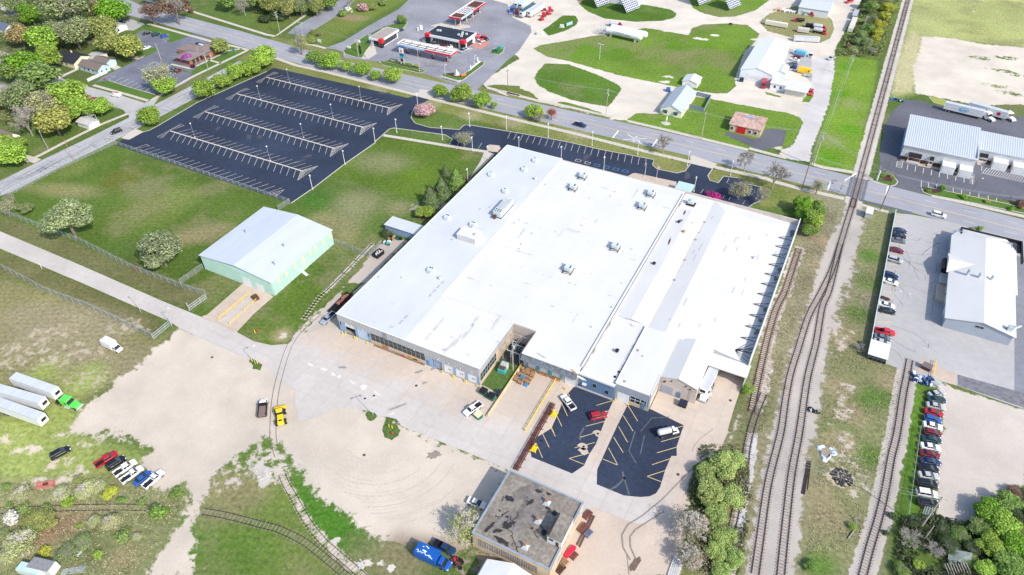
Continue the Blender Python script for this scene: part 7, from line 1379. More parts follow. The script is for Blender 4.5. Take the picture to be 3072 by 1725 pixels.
VEH=[(a[0],float(a[1]),float(a[2]),float(a[3]),a[4],a[5])for a in(l.split(None,5)for l in '''sedan -240.4 139.2 68 black black car nearest the brown mulch in the row of three at the office car park
suv -234.2 140 78 teal dark car in the middle of the row of three at the office car park
hatch -228.3 140.6 78 blue blue car at the right end of the row of three at the office car park
sedan -224.6 124.9 84 white white car beside the small lawn in the upper office car park
sedan -203.3 140.7 93 black black car tucked behind the brick office roof
hatch -190.2 111.5 104 navy blue car parked left of the maroon one below the brick office
hatch -187 111.7 93 maroon maroon car parked right of the blue one below the brick office
cargo -192.8 79 -170 white white van with a red ladder rack parked on the pale residential street
suv -163.3 54.8 -108 black black suv driving on the cracked left street
sedan -243.4 61.8 159 navy dark blue car in a driveway under the left trees
sedan -268 145.1 6 black dark car beside the white house near the olive trees at the top
pickup 15.1 148.8 -3 navy dark blue pickup driving along the main road
sedan -116.2 203.8 63 navy dark car behind the car wash
hatch -95.2 196.6 49 grey grey car half hidden behind the left end of the petrol canopy
suv -88.8 197.6 48 black black suv parked before the filling station shop
sedan -83.2 196.9 65 maroon dark red car between the black suv and white car at the shop
sedan -78.9 197.2 61 white white car parked at the right before the filling station shop
suv -70.6 194.9 -98 lightblue silver-blue suv driving right of the petrol canopy
suv -68.3 213.8 -8 black black suv behind the red picnic umbrellas
suv 156.8 144.5 -2 white white suv driving on the main road beyond the crossing
sedan 145.2 128.3 7 navy topmost dark car beside the right car park fence
sedan 145.3 125.1 8 black second dark car from the top beside the right car park fence
sedan 145.4 122.2 7 grey third dark grey car from the top beside the right car park fence
sedan 145.3 116 1 maroon maroon sedan on its own beside the right car park fence
suv 145.3 110.1 -3 silver silver suv below the maroon sedan at the right car park fence
suv 144.8 100.8 -1 navy dark blue suv above the white sedan at the right car park fence
sedan 145.1 97.7 -3 white white sedan below the dark blue suv at the right car park fence
sedan 145.2 85.4 5 white white sedan above a black one in the lower part of the right car park
sedan 145.8 82.8 7 black black sedan beside the lamp post foot in the right car park
pickup 145.9 72.8 10 brightred bright red pickup near the bin shelter
sedan 145.6 70 7 grey grey sedan between the red pickup and the silver car by the bin shelter
sedan 145.7 67.7 4 silver silver sedan partly hidden behind the bin shelter roof
sedan 160.9 53.8 42 silver silver car topmost in the long row at the lower right
sedan 161.1 51.6 22 teal dark teal sedan second from the top of the long lower right row
sedan 161 49 12 silver silver sedan third from the top of the long lower right row
sedan 160.7 46.4 8 red red stripped sedan fourth from the top of the long lower right row
hatch 160.5 43.9 11 blue bright blue hatchback fifth from the top of the long lower right row
sedan 160.7 41.5 9 white white sedan directly below the bright blue hatchback in the long row
hatch 160.8 39.1 14 maroon maroon wreck without a bonnet squeezed into the long row
sedan 160.7 36.8 17 teal dark green sedan just below the maroon wreck in the long row
sedan 160.6 34.1 14 white white sedan with a dark windscreen below the dark green sedan
sedan 160.6 31.7 15 maroon dark maroon sedan in the middle of the long row
sedan 160.8 29.3 17 navy royal blue sedan below the dark maroon sedan
sedan 160.6 26.9 16 black black sedan above the long silver sedan in the row
sedan 160.7 24.7 19 silver long silver sedan in the lower half of the row
suv 160.5 22 16 black black suv with roof rails directly below the long silver sedan
suv 160.7 19.1 15 white white suv with roof rails near the bottom of the row
suv 161 16.4 18 black black suv last in the row beside the boat trailer
pickup -6.2 2.8 -93 lightblue silver-grey pickup towing a loaded trailer at the left factory corner
pickup 51 -7.7 -111 white white pickup with a black bed beside the cream-lidded dumpster
pickup 72.9 5.8 146 white white pickup parked in the left piece of dark yard asphalt
suv 81.9 5.3 40 red dark red suv parked in the dark yard asphalt
sedan 65.8 -32 4 white white sedan beside the old workshop wall
pickup 64.8 -45.2 1 navy dark pickup with a covered bed above the blue box truck
suv -36.2 -67.8 71 black lone black suv on the yellow-green grass
pickup -24 -63.8 76 red dark red pickup at the left end of the scrub-side row
suv -20.9 -63.4 75 black long black suv second in the scrub-side row
pickup -17.6 -63.4 75 white white pickup third in the scrub-side row
pickup1 -14.5 -64 77 white white utility truck with a silver deck fourth in the scrub-side row
sedan -11.3 -63.4 84 blue dark blue sedan fifth in the scrub-side row
pickup1 -8.6 -62.5 86 white white-cabbed pickup with a rusty red bed at the right end of the row
van 86.2 265.7 167 skyblue sky blue step van parked beside the white barn
hatch 85.4 261.9 172 maroon maroon car between the sky blue van and the white car
sedan 85.1 258.2 166 white white car beside the barn near the sky blue van
sedan 85.5 252.8 168 grey grey car second from the yellow van
sedan 85.7 248.9 175 navy dark blue car nearest the yellow van
van 92.3 245.3 2 yellow yellow step van parked beside the barn
pickup 98.7 224.6 -88 brightred red pickup right of the three-bay garage
van 77.7 222.5 -84 red dark red van before the white barn door
sedan 101.2 267.8 -126 silver silver car alone at the bend of the gravel lane
tanker 80 324 -2 brightred red tank truck with a white tank near the top metal building
flatbed 77.2 311.9 -173 brightred red stake truck below the upper tank truck
tanker 89.4 305.2 3 brightred red tank truck behind the long grey trailer, upper of two
tanker 90.5 299.4 -4 brightred red tank truck with a white tank, lower of two behind the long grey trailer
tanker -11.7 261.2 13 brightred red propane delivery truck behind the twin white tanks
pickup 98.3 355 -119 brightred red truck at the top edge beside the tree line
tractor -73.3 255.6 -75 blue bright blue semi tractor at the truck stop
daycab -69.6 254.2 -72 maroon dark purple semi tractor beside the bright blue one
tractor 171.2 232.8 -42 white white tractor of the front beer trailer
tractor 179.4 237.1 -52 white white tractor of the rear beer trailer
boxtruck -55.5 -35.7 0 white white box truck alone on the bare grass
tractor -48.3 -55.9 8 green bright green semi tractor on the west grass
tanker 99.9 8.2 42 white silver tank truck with a white cab on the dark asphalt
flatbed 0.4 -33.2 128 white white-cabbed truck with a dark stake bed beside the yellow loader'''.split('\n'))]
used=set()
for kind,x,y,a,col,lab in VEH:
 pr=PROTO[kind]
 if kind not in used:o=pr;used.add(kind);cc=PC[col];[setattr(c,'color',(*cc,1))for c in o.children if 'paint' in c]
 else:o=dup(pr,color=PC[col])
 zz=.08 if(-60<x<115 and-45<y<22)else(.052 if not(-165<x<-55 and 40<y<130)else.06)
 o.location=(x,y,zz);o.rotation_euler=(0,0,R(a));
 if lab.startswith('silver tank'):o.scale=(.8,.85,.85)
 tag(o,lab,CATS[kind],'road vehicles parked or driving in the scene')
def at(pr_pts):(x0,y0),(x1,y1)=pr_pts;return(x0+x1)/2,(y0+y1)/2,atan2(y1-y0,x1-x0),hypot(x1-x0,y1-y0)
TRL=[([(-68.6,-57.6),(-51.7,-55.6)],'white semi trailer hitched to the bright green tractor'),([(-68.8,-62.5),(-51.3,-59.4)],'middle white semi trailer with a blue-grey roof on the west grass'),([(-63.6,-65.4),(-47.1,-63.3)],'lowest white semi trailer with rust stains on the west grass')]
tr0=PROTO['trailer']
for i,(pt,lab)in enumerate(TRL):
 x,y,a,_=at(pt);o=tr0 if i==0 else dup(tr0);o.location=(x,y,.02);o.rotation_euler=(0,0,a);tag(o,lab,'trailer','white semi trailers on the west grass')
x,y,a,_=at([(155.9,233.4),(169.8,231.6)]);o=dup(tr0,(x-1.2,y,.04),a,'white beer trailer with a blue oval Lite logo on its side','beer trailers')
mb=MB();ov=[(cos(t*math.pi/12)*2.0,-1.3,2.6+sin(t*math.pi/12)*1.05)for t in range(24)];mb.add(ov,[tuple(range(24))]);mb.bd('oval_logo',mat('logo_cyan',(.03,.42,.66),.4,var=.02),o)
mb=MB();ov=[(cos(t*math.pi/12)*1.7,-1.32,2.6+sin(t*math.pi/12)*.82)for t in range(24)];mb.add(ov,[tuple(range(24))]);mb.bd('oval_field',mat('logo_pale',(.55,.74,.86),.4,var=.02),o)
lettering('Lite',1.5,(0,-1.34,2.6),(R(90),0,0),mat('logo_navy',(.02,.08,.25),.4,var=.02),o,sx=1.2)
mb=MB();mb.box(-4.9,-1.29,2.4,-2.6,-1.31,2.75);mb.box(2.7,-1.29,2.2,4.6,-1.31,2.5);mb.bd('faint_print',mat('faint_print',(.60,.62,.64),.5,var=.2,scale=3),o)
x,y,a,_=at([(166.9,236.6),(177,234.1)]);o=dup(tr0,(x-1,y+1,.04),a,'white trailer with a red disc logo behind the beer trailer','beer trailers')
mb=MB();mb.add([(4.5+cos(t*math.pi/8)*.8,-1.3,2.6+sin(t*math.pi/8)*.8)for t in range(16)],[tuple(range(16))]);mb.bd('red_disc',mRed,o)
sp=[([(-73,258.6),(-73.8,277.1)],'silver semi trailer behind the bright blue tractor at the truck stop',mat('pale_blue_silver',(.50,.58,.66),.4,var=.05)),([(-70.2,259),(-69.9,277)],'pale green-grey trailer beside the silver one at the truck stop',mGalvL),([(-64.3,246.7),(-63,267)],'open-topped grain trailer with a ribbed cover at the truck stop',mWhite2),([(-60.3,252),(-59.3,266.9)],'white semi trailer beside the red farm machines',mWhite)]
for i,(pt,lab,m_)in enumerate(sp):
 x,y,a,_=at(pt);o=dup(tr0,(x,y,.04),a+math.pi,lab,'semi trailers at the truck stop')
 for c in o.children:
  if c.name.startswith('box')or(c.name.startswith('roof')and i!=3):
   c.data=c.data.copy();c.data.materials[0]=m_ if c.name.startswith('box')or i!=2 else mat('dark_tarp',(.05,.12,.16),.5,var=.2)
x,y,a,_=at([(104.9,26.8),(105.3,34.2)]);o=dup(tr0,(x-.3,y+1.5,.08),a+math.pi,'white trailer backed under the dock canopy at the right of the factory',None)
o=dup(PROTO['daycab'],(*(105.1,26.2),.08),atan2(-1,-.02),'white rounded tractor in front of the docked trailer',None,PC['white']);tag(o,None,'truck')
tag(bpy.data.objects[o.name],None,'truck')
SM=[([(79.7,283.6),(92.2,287.4)],2.6,2.6,mat('grey_ribbed_trailer',(.50,.52,.55),.5,var=.08),'long grey ribbed trailer below the red tank trucks'),([(79.4,296.9),(85.3,297.4)],2.3,2.4,MATS['beige_door'],'short cream container above the long grey trailer'),([(61.6,299.9),(73.4,299.7)],2.4,2.4,mat('cream_container',(.62,.60,.48),.5,var=.08),'long cream container at the left end of the yard island'),([(104.8,307.5),(104.9,325.7)],2.6,2.4,MATS['cream_container'],'cream container beside the tree line, lower of two'),([(104.1,327.9),(104.3,338.5)],2.5,2.3,mat('slate_container',(.20,.25,.33),.5,var=.08),'slate blue container beside the tree line, upper of two'),([(82,305.9),(86.3,306.3)],2.0,1.9,mBlack,'small black trailer between the red stake truck and red tank trucks')]
for pt,w_,h,m_,lab in SM:
 x,y,a,L_=at(pt);L_=max(L_,3);r=empty('container',(x,y,0),a,lab,'container')
 Pt(lambda b:b.box(-L_/2,-w_/2,.5,L_/2,w_/2,h),'box',m_,r);Pt(lambda b:[b.box(-L_/2+i*.7,-w_/2-.05,h,-L_/2+i*.7+.2,w_/2+.05,h+.08)for i in range(int(L_/.7))],'roof_rib',mWhite2 if m_ is not mBlack else mBlack,r)
 Pt(lambda b:[b.tube((x2,-w_/2,.35),(x2,w_/2,.35),.35,n=8)for x2 in(-L_*.35,-L_*.25)],'wheel',mRubber,r)
tr2=empty('equipment_trailer',(*(-7.1,10.2),0),at([(-7.5,14),(-7.4,6.7)])[2],'long open trailer loaded with scrap beside the left factory wall','trailer')
Pt(lambda b:(b.box(-5,-1.1,.6,5,1.1,.75),b.box(-5,-1.1,.75,5,-1.0,1.2),b.box(-5,1.0,.75,5,1.1,1.2)),'deck',mBlack,tr2);Pt(lambda b:[b.obox((-3.5+i*.9,random.uniform(-.5,.5),.75),(.8,.9,random.uniform(.3,.9)),random.uniform(0,3))for i in range(6)],'scrap_load',mat('scrap_rust',(.30,.12,.08),.9,var=.5,scale=2),tr2);wheels(tr2,(-2,-3),1.2,.35)
ld=empty('wheel_loader',(*(6.5,-33.2),.03),at([(8.2,-35),(4.1,-30.8)])[2],'yellow wheel loader parked beside the sunken rails','loader')
Pt(lambda b:(b.box(-3.0,-.75,.9,-.2,.75,2.0),frustum(b,-3.1,-1.2,.85,1.2,-2.9,-1.3,.7,2.15)),'engine_cover',mYel,ld);Pt(lambda b:b.box(-2.7,-.4,2.16,-2.2,.4,2.2),'exhaust_grille',mBlack,ld)
Pt(lambda b:frustum(b,-.3,1.0,.75,1.9,-.2,.9,.7,2.9),'cab_glass',mCarGlass,ld);Pt(lambda b:b.box(-.3,-.8,2.9,1.0,.8,3.05),'cab_roof',mYel,ld);Pt(lambda b:b.box(.9,-.85,1.2,1.8,.85,2.2),'blue_cover',mat('royal_blue',(.01,.05,.30),.5,var=.1),ld)
Pt(lambda b:(b.box(1.0,-.6,1.0,3.0,-.4,1.3),b.box(1.0,.4,1.0,3.0,.6,1.3)),'lift_arm',mYel,ld)
Pt(lambda b:b.add([(3.0,-1.5,.2),(3.0,1.5,.2),(3.0,1.5,1.4),(3.0,-1.5,1.4),(4.1,-1.5,.2),(4.1,1.5,.2),(3.6,-1.5,1.1),(3.6,1.5,1.1)],[(0,1,2,3),(0,4,5,1),(0,3,6,4),(1,5,7,2),(3,2,7,6)]),'bucket',mYel,ld)
for x in(-2.0,1.4):
 for s in(-1,1):mb=MB();mb.tube((x,s*.8,.8),(x,s*1.4,.8),.8,n=14);wo_=mb.bd('wheel',mRubber,ld);mb=MB();mb.tube((x,s*1.38,.8),(x,s*1.43,.8),.35,n=10);mb.bd('rim',mYel,wo_)
bt=mk_boxtruck(6.9,mat('cobalt_blue',(.01,.09,.36),.4,var=.08,scale=1),4.5,2.9);x,y,a,_=at([(61.1,-48.8),(67.5,-48.6)]);bt.location=(x,y,.03);bt.rotation_euler=(0,0,a);bt.scale=(1.22,1.2,1.1);tag(bt,'cobalt blue box truck with flaking white writing on the roof','truck')
for c in bt.children:
 if 'paint' in c:c.color=(.01,.09,.40,1)
mb=MB();q_=random.Random(8);mW=mat('flaking_white',(.70,.76,.80),.6,var=.3,scale=4)
cur=[(-3.1,-.55),(-2.9,-.35),(-2.7,-.5),(-2.8,-.8),(-2.5,-.75),(-2.2,-.45),(-2.0,-.75),(-1.7,-.6),(-1.5,-.35),(-1.2,-.7),(-.9,-.75),(-.6,-.6),(-.3,-.85),(0,-.8),(.4,-.95)]
mb.strip(cur,.13,2.96)
for x,y,l in((-2.1,-.1,.9),(-2.0,-.25,.7),(-1.9,.75,.5),(-1.5,.6,.4),(-2.4,.5,.3),(-.6,-.6,.5)):mb.strip([(x,y),(x+l*.5,y+.06),(x+l,y-.05)],.15,2.965)
mb.bd('painted_marks',mW,bt)
def dumpster(label,p,a,m_,lid=mBlack,s=1.):
 r=empty('dumpster',(*p,.06),a,label,'dumpster');Pt(lambda b:b.add([(-1.0*s,-.8,.15),(1.0*s,-.8,.15),(1.0*s,.6,.15),(-1.0*s,.6,.15),(-1.0*s,-1.0,1.2),(1.0*s,-1.0,1.2),(1.0*s,.8,1.6),(-1.0*s,.8,1.6)],[(0,3,2,1),(0,1,5,4),(1,2,6,5),(2,3,7,6),(3,0,4,7)]),'bin',m_,r)
 Pt(lambda b:b.add([(-1.02*s,-1.02,1.22),(1.02*s,-1.02,1.22),(1.02*s,.82,1.62),(-1.02*s,.82,1.62),(-1.02*s,-1.02,1.28),(1.02*s,-1.02,1.28),(1.02*s,.82,1.68),(-1.02*s,.82,1.68)],[(4,5,6,7),(0,1,5,4),(1,2,6,5),(2,3,7,6),(3,0,4,7)]),'lid',lid,r);Pt(lambda b:(b.box(-1.1*s,-.2,.8,-1.0*s,.2,1.0),b.box(1.0*s,-.2,.8,1.1*s,.2,1.0)),'side_pocket',m_,r)
dumpster('green dumpster with a black lid at the factory corner, left of two',(50.7,-1.3),-.1,mGreenD);dumpster('green dumpster with a black lid at the factory corner, right of two',(53.4,-1.9),-.1,mGreenD)
dumpster('green dumpster with a cream lid beside the white pickup',(53.4,-9),-.35,mGreenD,mat('cream_lid',(.62,.58,.40),.6,var=.1));dumpster('black dumpster standing before the gabled block',(100.7,19.2),0,mBlack,mat('navy_lid',(.02,.025,.05),.5),1.05)
dumpster('blue dumpster at the back corner of the white office house',(38.9,197.8),.4,mat('dumpster_blue',(.03,.12,.33),.5,var=.1),MATS['dumpster_blue'],.9);dumpster('dark blue dumpster beside the barn corner',(67,223.1),.3,mat('dumpster_navy',(.015,.04,.12),.5,var=.1),mBlack,.9)
dumpster('brown dumpster on the pale pad by the right car park',(157.9,63),-.25,mBrown,mat('brown_lid',(.16,.13,.14),.6),1.2);dumpster('small dark bin beside the yellow yard rail',(54.6,0),0,mBlack,MATS['navy_lid'],.5)
r=empty('open_skip',(*(-11,35.8),.03),at([(-11.4,34.1),(-10.9,38.2)])[2],'black open skip full of white scraps beside the left factory lane','skip')
Pt(lambda b:(b.box(-1.8,-1.1,0,1.8,-1.0,1.5),b.box(-1.8,1.0,0,1.8,1.1,1.5),b.box(-1.8,-1,0,-1.7,1,1.5),b.box(1.7,-1,0,1.8,1,1.5)),'skip_wall',mBlack,r)
Pt(lambda b:[b.obox((random.uniform(-1.4,1.4),random.uniform(-.7,.7),.8+.05*i),(random.uniform(.5,1.2),.35,.1),random.uniform(0,3))for i in range(11)],'rubbish',mWhite2,r)
def junk(label,name,cat,p,pieces,seed,r0=1.4):
 q_=random.Random(seed);r=empty(name,(*p,.03),0,label,cat)
 for m_,n in pieces:
  mb=MB()
  for i in range(n):mb.obox((q_.uniform(-r0,r0),q_.uniform(-r0*.6,r0*.6),q_.uniform(0,.7)),(q_.uniform(.4,1.4),q_.uniform(.2,.7),q_.uniform(.15,.5)),q_.uniform(0,3))
  mb.bd('scrap_pieces',m_,r,kind='stuff')
junk('heap of crushed blue and white car body panels beside the brown dumpster','scrap_heap','scrap heap',(157.3,57.8),((MATS['dumpster_navy'],24),(mWhite,16),(mat('steel_blue_scrap',(.25,.35,.55),.4,var=.2),14)),3,2.6)
junk('clutter of green and white scrap beside the small annex shed','scrap_heap','scrap heap',(-11.9,42.5),((mWhite,5),(mTeal,4),(mBlack,5)),5,1.6);junk('orange and dark machine parts behind the black skip','scrap_heap','scrap heap',(-12,45.4),((mRust,6),(mBlack,6)),6,1.5);junk('green machine parts against the annex shed wall','scrap_heap','scrap heap',(-9.6,46.3),((mGreenD,6),(mBlack,4)),7,1.2)
junk('small dark scrap pile beside the right main track','scrap_heap','scrap heap',(132.3,33.1),((mBlack,16),(mGalv,4)),9,1.1);junk('tyres and grey scrap lost in the lower left scrub','scrap_heap','scrap heap',(-9.9,-83.1),((mBlack,10),(mGalv,10)),12,2.0)
junk('blue and black tarpaulin heap beside the northern railway line','tarpaulin_heap','tarpaulin',(135.2,234.3),((mat('tarp_blue',(.02,.16,.55),.5,var=.1),14),(mBlack,6),(mWhite2,3)),14,2.6);junk('rusty machine and red drum beside the blue box truck','scrap_heap','scrap heap',(69.4,-46.8),((mBlack,12),(mBrown,8),(mRed,1)),15,1.3)
r=empty('ash_heap',(*(142.2,15.1),0),0,'black and grey heap of ash on the bare patch between the tracks','ash heap')
mb=MB();q_=random.Random(2)
for i in range(140):an=q_.uniform(0,6.28);d=q_.random()**.5*2.6;mb.obox((cos(an)*d,sin(an)*d,-.05),(q_.uniform(.2,.6),q_.uniform(.15,.4),q_.uniform(.1,.45)),q_.uniform(0,3))
mb.bd('ash_lumps',mat('ash_dark',(.045,.05,.06),.95,var=.6,scale=1.5),r,kind='stuff')
r=empty('collapsed_pool',(*(137.5,21),0),0,'crumpled pale blue liner around a sandy ring between the tracks','pool liner')
mb=MB();n=22;q_=random.Random(3)
for i in range(n):
 a0,a1=2*math.pi*i/n,2*math.pi*(i+1)/n;ro0,ro1=[2.3+.9*sin(3*t)*(.5 if sin(t)>0 else 1.0)+.25*sin(7*t)for t in(a0,a1)]
 mb.add([(cos(a0)*1.3,sin(a0)*1.5,.1),(cos(a1)*1.3,sin(a1)*1.5,.1),(cos(a1)*ro1*.8,sin(a1)*ro1*.8,.35+.2*(i%2)),(cos(a0)*ro0*.8,sin(a0)*ro0*.8,.35+.2*((i+1)%2)),(cos(a0)*ro0,sin(a0)*ro0,.03),(cos(a1)*ro1,sin(a1)*ro1,.03)],[(0,3,2,1),(3,4,5,2)])
mb.bd('liner',mat('pool_liner',(.50,.58,.70),.4,var=.15,scale=2),r);mb=MB();mb.sheet([(cos(t*.3)*1.3,sin(t*.3)*1.5)for t in range(21)],.05);mb.bd('sand_base',mat('sand_brown',(.32,.26,.20),.95,var=.2),r)
r=empty('steel_joist_stack',(0,0,0),0,'long rusty steel lattice joists lying from the yard asphalt to the old workshop','steel joists')
ja,jb=(69.3,4),(69.8,-19.4);an=atan2(jb[1]-ja[1],jb[0]-ja[0]);L_=hypot(jb[0]-ja[0],jb[1]-ja[1])
for k in range(4):
 mb=MB();off=(k-1.5)*.42;nx,ny=-sin(an)*off,cos(an)*off;a3=(ja[0]+nx,ja[1]+ny);b3=(jb[0]+nx,jb[1]+ny)
 mb.tube((*a3,.75),(*b3,.75),.07,n=4);mb.tube((a3[0],a3[1],.25),(b3[0],b3[1],.25),.07,n=4)
 for i in range(24):
  t0,t1=i/24,(i+1)/24;mb.tube((a3[0]+(b3[0]-a3[0])*t0,a3[1]+(b3[1]-a3[1])*t0,.25 if i%2 else.75),(a3[0]+(b3[0]-a3[0])*t1,a3[1]+(b3[1]-a3[1])*t1,.75 if i%2 else.25),.045,n=4)
 mb.bd('joist',mat('rust_joist',(.14,.045,.035),.7,var=.2),r)
for k in range(9):t=(k+.5)/9;mb=MB();mb.obox((ja[0]+(jb[0]-ja[0])*t,ja[1]+(jb[1]-ja[1])*t,.12),(.18,2.1,.12),an);mb.bd('cross_tie',mBrown,r)
for i,p in enumerate([(71,0.7),(71.1,-11.6)]):
 r=empty('yellow_trestle',(*p,.06),an,'yellow steel trestle holding the '+('upper' if i==0 else 'lower')+' end of the rusty joists','trestle')
 Pt(lambda b:(b.tube((-.9,-.9,0),(0,0,1.2),.08,n=5),b.tube((.9,-.9,0),(0,0,1.2),.08,n=5),b.tube((-.9,.9,0),(0,0,1.2),.08,n=5),b.tube((.9,.9,0),(0,0,1.2),.08,n=5),b.box(-1.1,-.15,1.1,1.1,.15,1.25)),'leg_frame',mYel,r);Pt(lambda b:b.box(-.9,-.7,.1,.9,.7,.25),'base',mYel,r)
for i,(a_,b_,lab)in enumerate((((134.1,16.3),(134.5,6),'thick bundle of spare rails lying left beside the main tracks'),((134.9,16.4),(135.6,7.8),'single spare rail lying right of the rail bundle'))):
 r=empty('spare_rails',(*a_,0),0,lab,'rails')
 for k in range(4 if i==0 else 1):mb=MB();mb.strip([((k-1.5)*.22,0),(b_[0]-a_[0]+(k-1.5)*.22,b_[1]-a_[1])],.13,.02,h=.15);mb.bd('rail',mTrack,r)
pal=empty('pallet_stack',(0,0,0));[Pt(lambda b:b.box(-.6,-.5+j*.21,.12*k+.1,.6,-.36+j*.21,.12*k+.13),'plank',mWood,pal)for k in(5,)for j in range(5)];Pt(lambda b:[b.box(-.6+.55*i,-.5,0,-.5+.55*i,.5,.72)for i in range(3)],'runner',mWood,pal);register(pal)
pt=[(56.1,11.4),(57.8,11.4),(59.7,11.2),(57.1,10.5),(56.3,9.1),(57.3,9.2),(58.4,10.4),(59.9,10.2),(56.2,7.7),(57.5,8),(58.7,9),(59.8,8.9),(56.3,6.9),(58,6.5),(58.7,7.7),(60,7.5)]
dn=['nearest the wall at the left','nearest the wall, second along','at the top right corner of the group','with grey boards behind the blue tub','at the left edge, upper','right of the left edge pair','in the middle of the group','at the right edge, middle','at the left edge, lower','second from the left, lower','carrying a reddish load','near the lower right','lowest at the left edge','at the bottom left','beside the blue crate','at the bottom right']
for i,p in enumerate(pt):o=pal if i==0 else dup(pal);o.location=(*p,.06);o.rotation_euler=(0,0,(i%3)*.05);tag(o,'stack of wooden pallets by the loading docks, '+dn[i],'pallet stack','pallet stacks by the docks')
for i,(p,lab)in enumerate((((57.8,8.2),'blue plastic tub lying on top of the pallet stacks'),((59.8,6.5),'blue crate at the lower corner of the pallet group'))):mb=MB();mb.box(-.5,-.45,.0,.5,.45,.5);o=mb.bd('blue_crate',mat('crate_blue',(.04,.22,.45),.5,var=.1));o.location=(*p,.8 if i==0 else.06);tag(o,lab,'crate')
r=empty('generator',(*(51.5,8.7),.02),.05,'teal generator with a grey radiator housing in the fenced grass','generator')
Pt(lambda b:b.box(-1.1,-1.5,.1,1.1,.1,1.6),'teal_base',mTeal,r);Pt(lambda b:b.box(-.9,-1.3,1.6,.9,.0,1.75),'brown_top',mBrown,r);Pt(lambda b:b.box(-1.0,.1,.1,1.0,1.5,2.0),'grey_housing',mGalvL,r);Pt(lambda b:[b.tube((-.9,.3+.35*i,2.0),(.9,.3+.35*i,2.0),.2,n=8)for i in range(4)],'coil',mGalv,r)
sub=empty('substation',(53,15.5,0),0,'open steel frame substation in the notch of the factory','substation')
Pt(lambda b:b.box(-4.4,-3.6,.05,2.6,4.9,.12),'gravel_pad',mat('dark_gravel',(.06,.065,.06),.95,var=.4),sub)
Pt(lambda b:[b.box(x-.08,y-.08,0,x+.08,y+.08,4.5)for x in(-3.6,-1,1.8)for y in(-3,0,3.6)],'steel_post',mGalv,sub);Pt(lambda b:[b.tube((-3.6,y,4.5),(1.8,y,4.5),.08,n=4)for y in(-3,0,3.6)]+[b.tube((x,-3,z),(x,3.6,z),.06,n=4)for x in(-3.6,-1,1.8)for z in(3.2,4.5)],'steel_beam',mGalv,sub)
for i in range(5):Pt(lambda b:b.tube((-2.8+i*1.0,1.5,.1),(-2.8+i*1.0,1.5,1.8),.4,n=9),'transformer',mat('transformer_grey',(.14,.15,.18),.5,var=.1),sub)
for i in range(8):Pt(lambda b:b.tube((-3+i*.6,-1.4,2.5),(-3+i*.6,-1.4,2.9),.12,n=6),'insulator',mWhite2,sub)
def railing(a,b_,lab,m_=mYel,h=1.0):
 r=empty('guard_rail',(*a,0),0,lab,'guard rail');d=(b_[0]-a[0],b_[1]-a[1]);L_=hypot(*d);n=int(L_/2)
 Pt(lambda b:(b.tube((0,0,h),(d[0],d[1],h),.075,n=5),b.tube((0,0,h*.5),(d[0],d[1],h*.5),.06,n=5)),'rail',m_,r)
 for i in range(n+1):t=i/n;Pt(lambda b:b.box(d[0]*t-.06,d[1]*t-.06,0,d[0]*t+.06,d[1]*t+.06,h),'post',m_,r)
 return r
railing((55.4,12.8),(55.6,-7.7),'long yellow guard rail left of the loading dock ramp');railing((66.4,12.9),(66.6,-7.5),'long yellow guard rail right of the loading dock ramp')
mb=MB();mb.strip([(55.3,12.4),(55.4,-8)],.5,.05,h=.5);tag(mb.bd('ramp_wall',mWalk),'low concrete wall under the left yellow rail','wall')
bol=MB();bol.tube((0,0,0),(0,0,1.15),.13,n=8);bol=bol.bd('bollard',mYel)
BP=[((1.6,-.3),'at the left jamb of the half-open door, front'),((2.4,.1),'at the left jamb of the half-open door, back'),((6.1,-.2),'left of the pair between the first two doors'),((6.7,-.2),'right of the pair between the first two doors'),((10.8,-.3),'before the window strip, beside the second door'),((36.6,-.1),'left of the first white door'),((40.1,-.1),'left of the pair after the first white door'),((40.6,-.1),'right of the pair after the first white door'),((44.0,-.1),'left of the pair after the second white door'),((44.5,-.1),'right of the pair after the second white door'),((48.1,-.1),'at the factory corner after the last white door'),((83.9,12.6),'left of the ribbed block door'),((87.7,12.4),'right of the ribbed block door')]
BP+=[(p,l)for p,l in zip([(-15,-21.1),(-13.1,-21),(-22.5,-11.8),(66.6,-7.5),(34,-22.6),(34.9,-22.5),(70.3,10)],['left post on the grassy triangle in the gravel yard','right post on the grassy triangle in the gravel yard','beside the red hydrant on the mint warehouse lawn','at the low end of the right ramp rail','left one on the green island in the yard','right one on the green island in the yard','at the corner where the dark yard asphalt begins'])]
for i,(p,l)in enumerate(BP):o=bol if i==0 else dup(bol);o.location=(*p,.04);tag(o,'yellow bollard '+l,'bollard','yellow bollards')
for i,(p,l)in enumerate((((-22.3,-11),'red fire hydrant on the lawn below the mint warehouse'),((36,-24.1),'red hydrant on the concrete pad of the green yard island'),((23.3,0.1),'red hydrant standing against the stained factory base wall'))):
 r=empty('fire_hydrant',(*p,.03),0,l,'fire hydrant');Pt(lambda b:(b.tube((0,0,0),(0,0,.8),.18,n=8),b.tube((0,0,.8),(0,0,.95),.22,.05,n=8)),'barrel',mRed,r);Pt(lambda b:b.tube((-.35,0,.55),(.35,0,.55),.1,n=6),'outlet',mRed,r)
isl=[([(33,-24.5),(31.7,-21.7),(31.9,-20.5),(33.9,-21),(35.9,-21.1),(37.5,-22.2),(37.8,-23.9),(37,-26),(34.9,-25.8)],'green_island'),([(-16.4,-21.1),(-15.3,-20.1),(-11.2,-20.7),(-10.8,-22.8),(-13,-23),(-14.7,-22)],'green_island'),([(25.9,-21.7),(26.1,-20.5),(28.2,-20.2),(29.3,-21.2),(28.6,-23.1),(26.3,-22.7)],'green_island'),([(48.6,1),(48.6,20.4),(55.8,20.4),(55.8,12)]+[(55.5,12.4),(54.8,0.5),(49.6,1.2)],'grass_plot')]
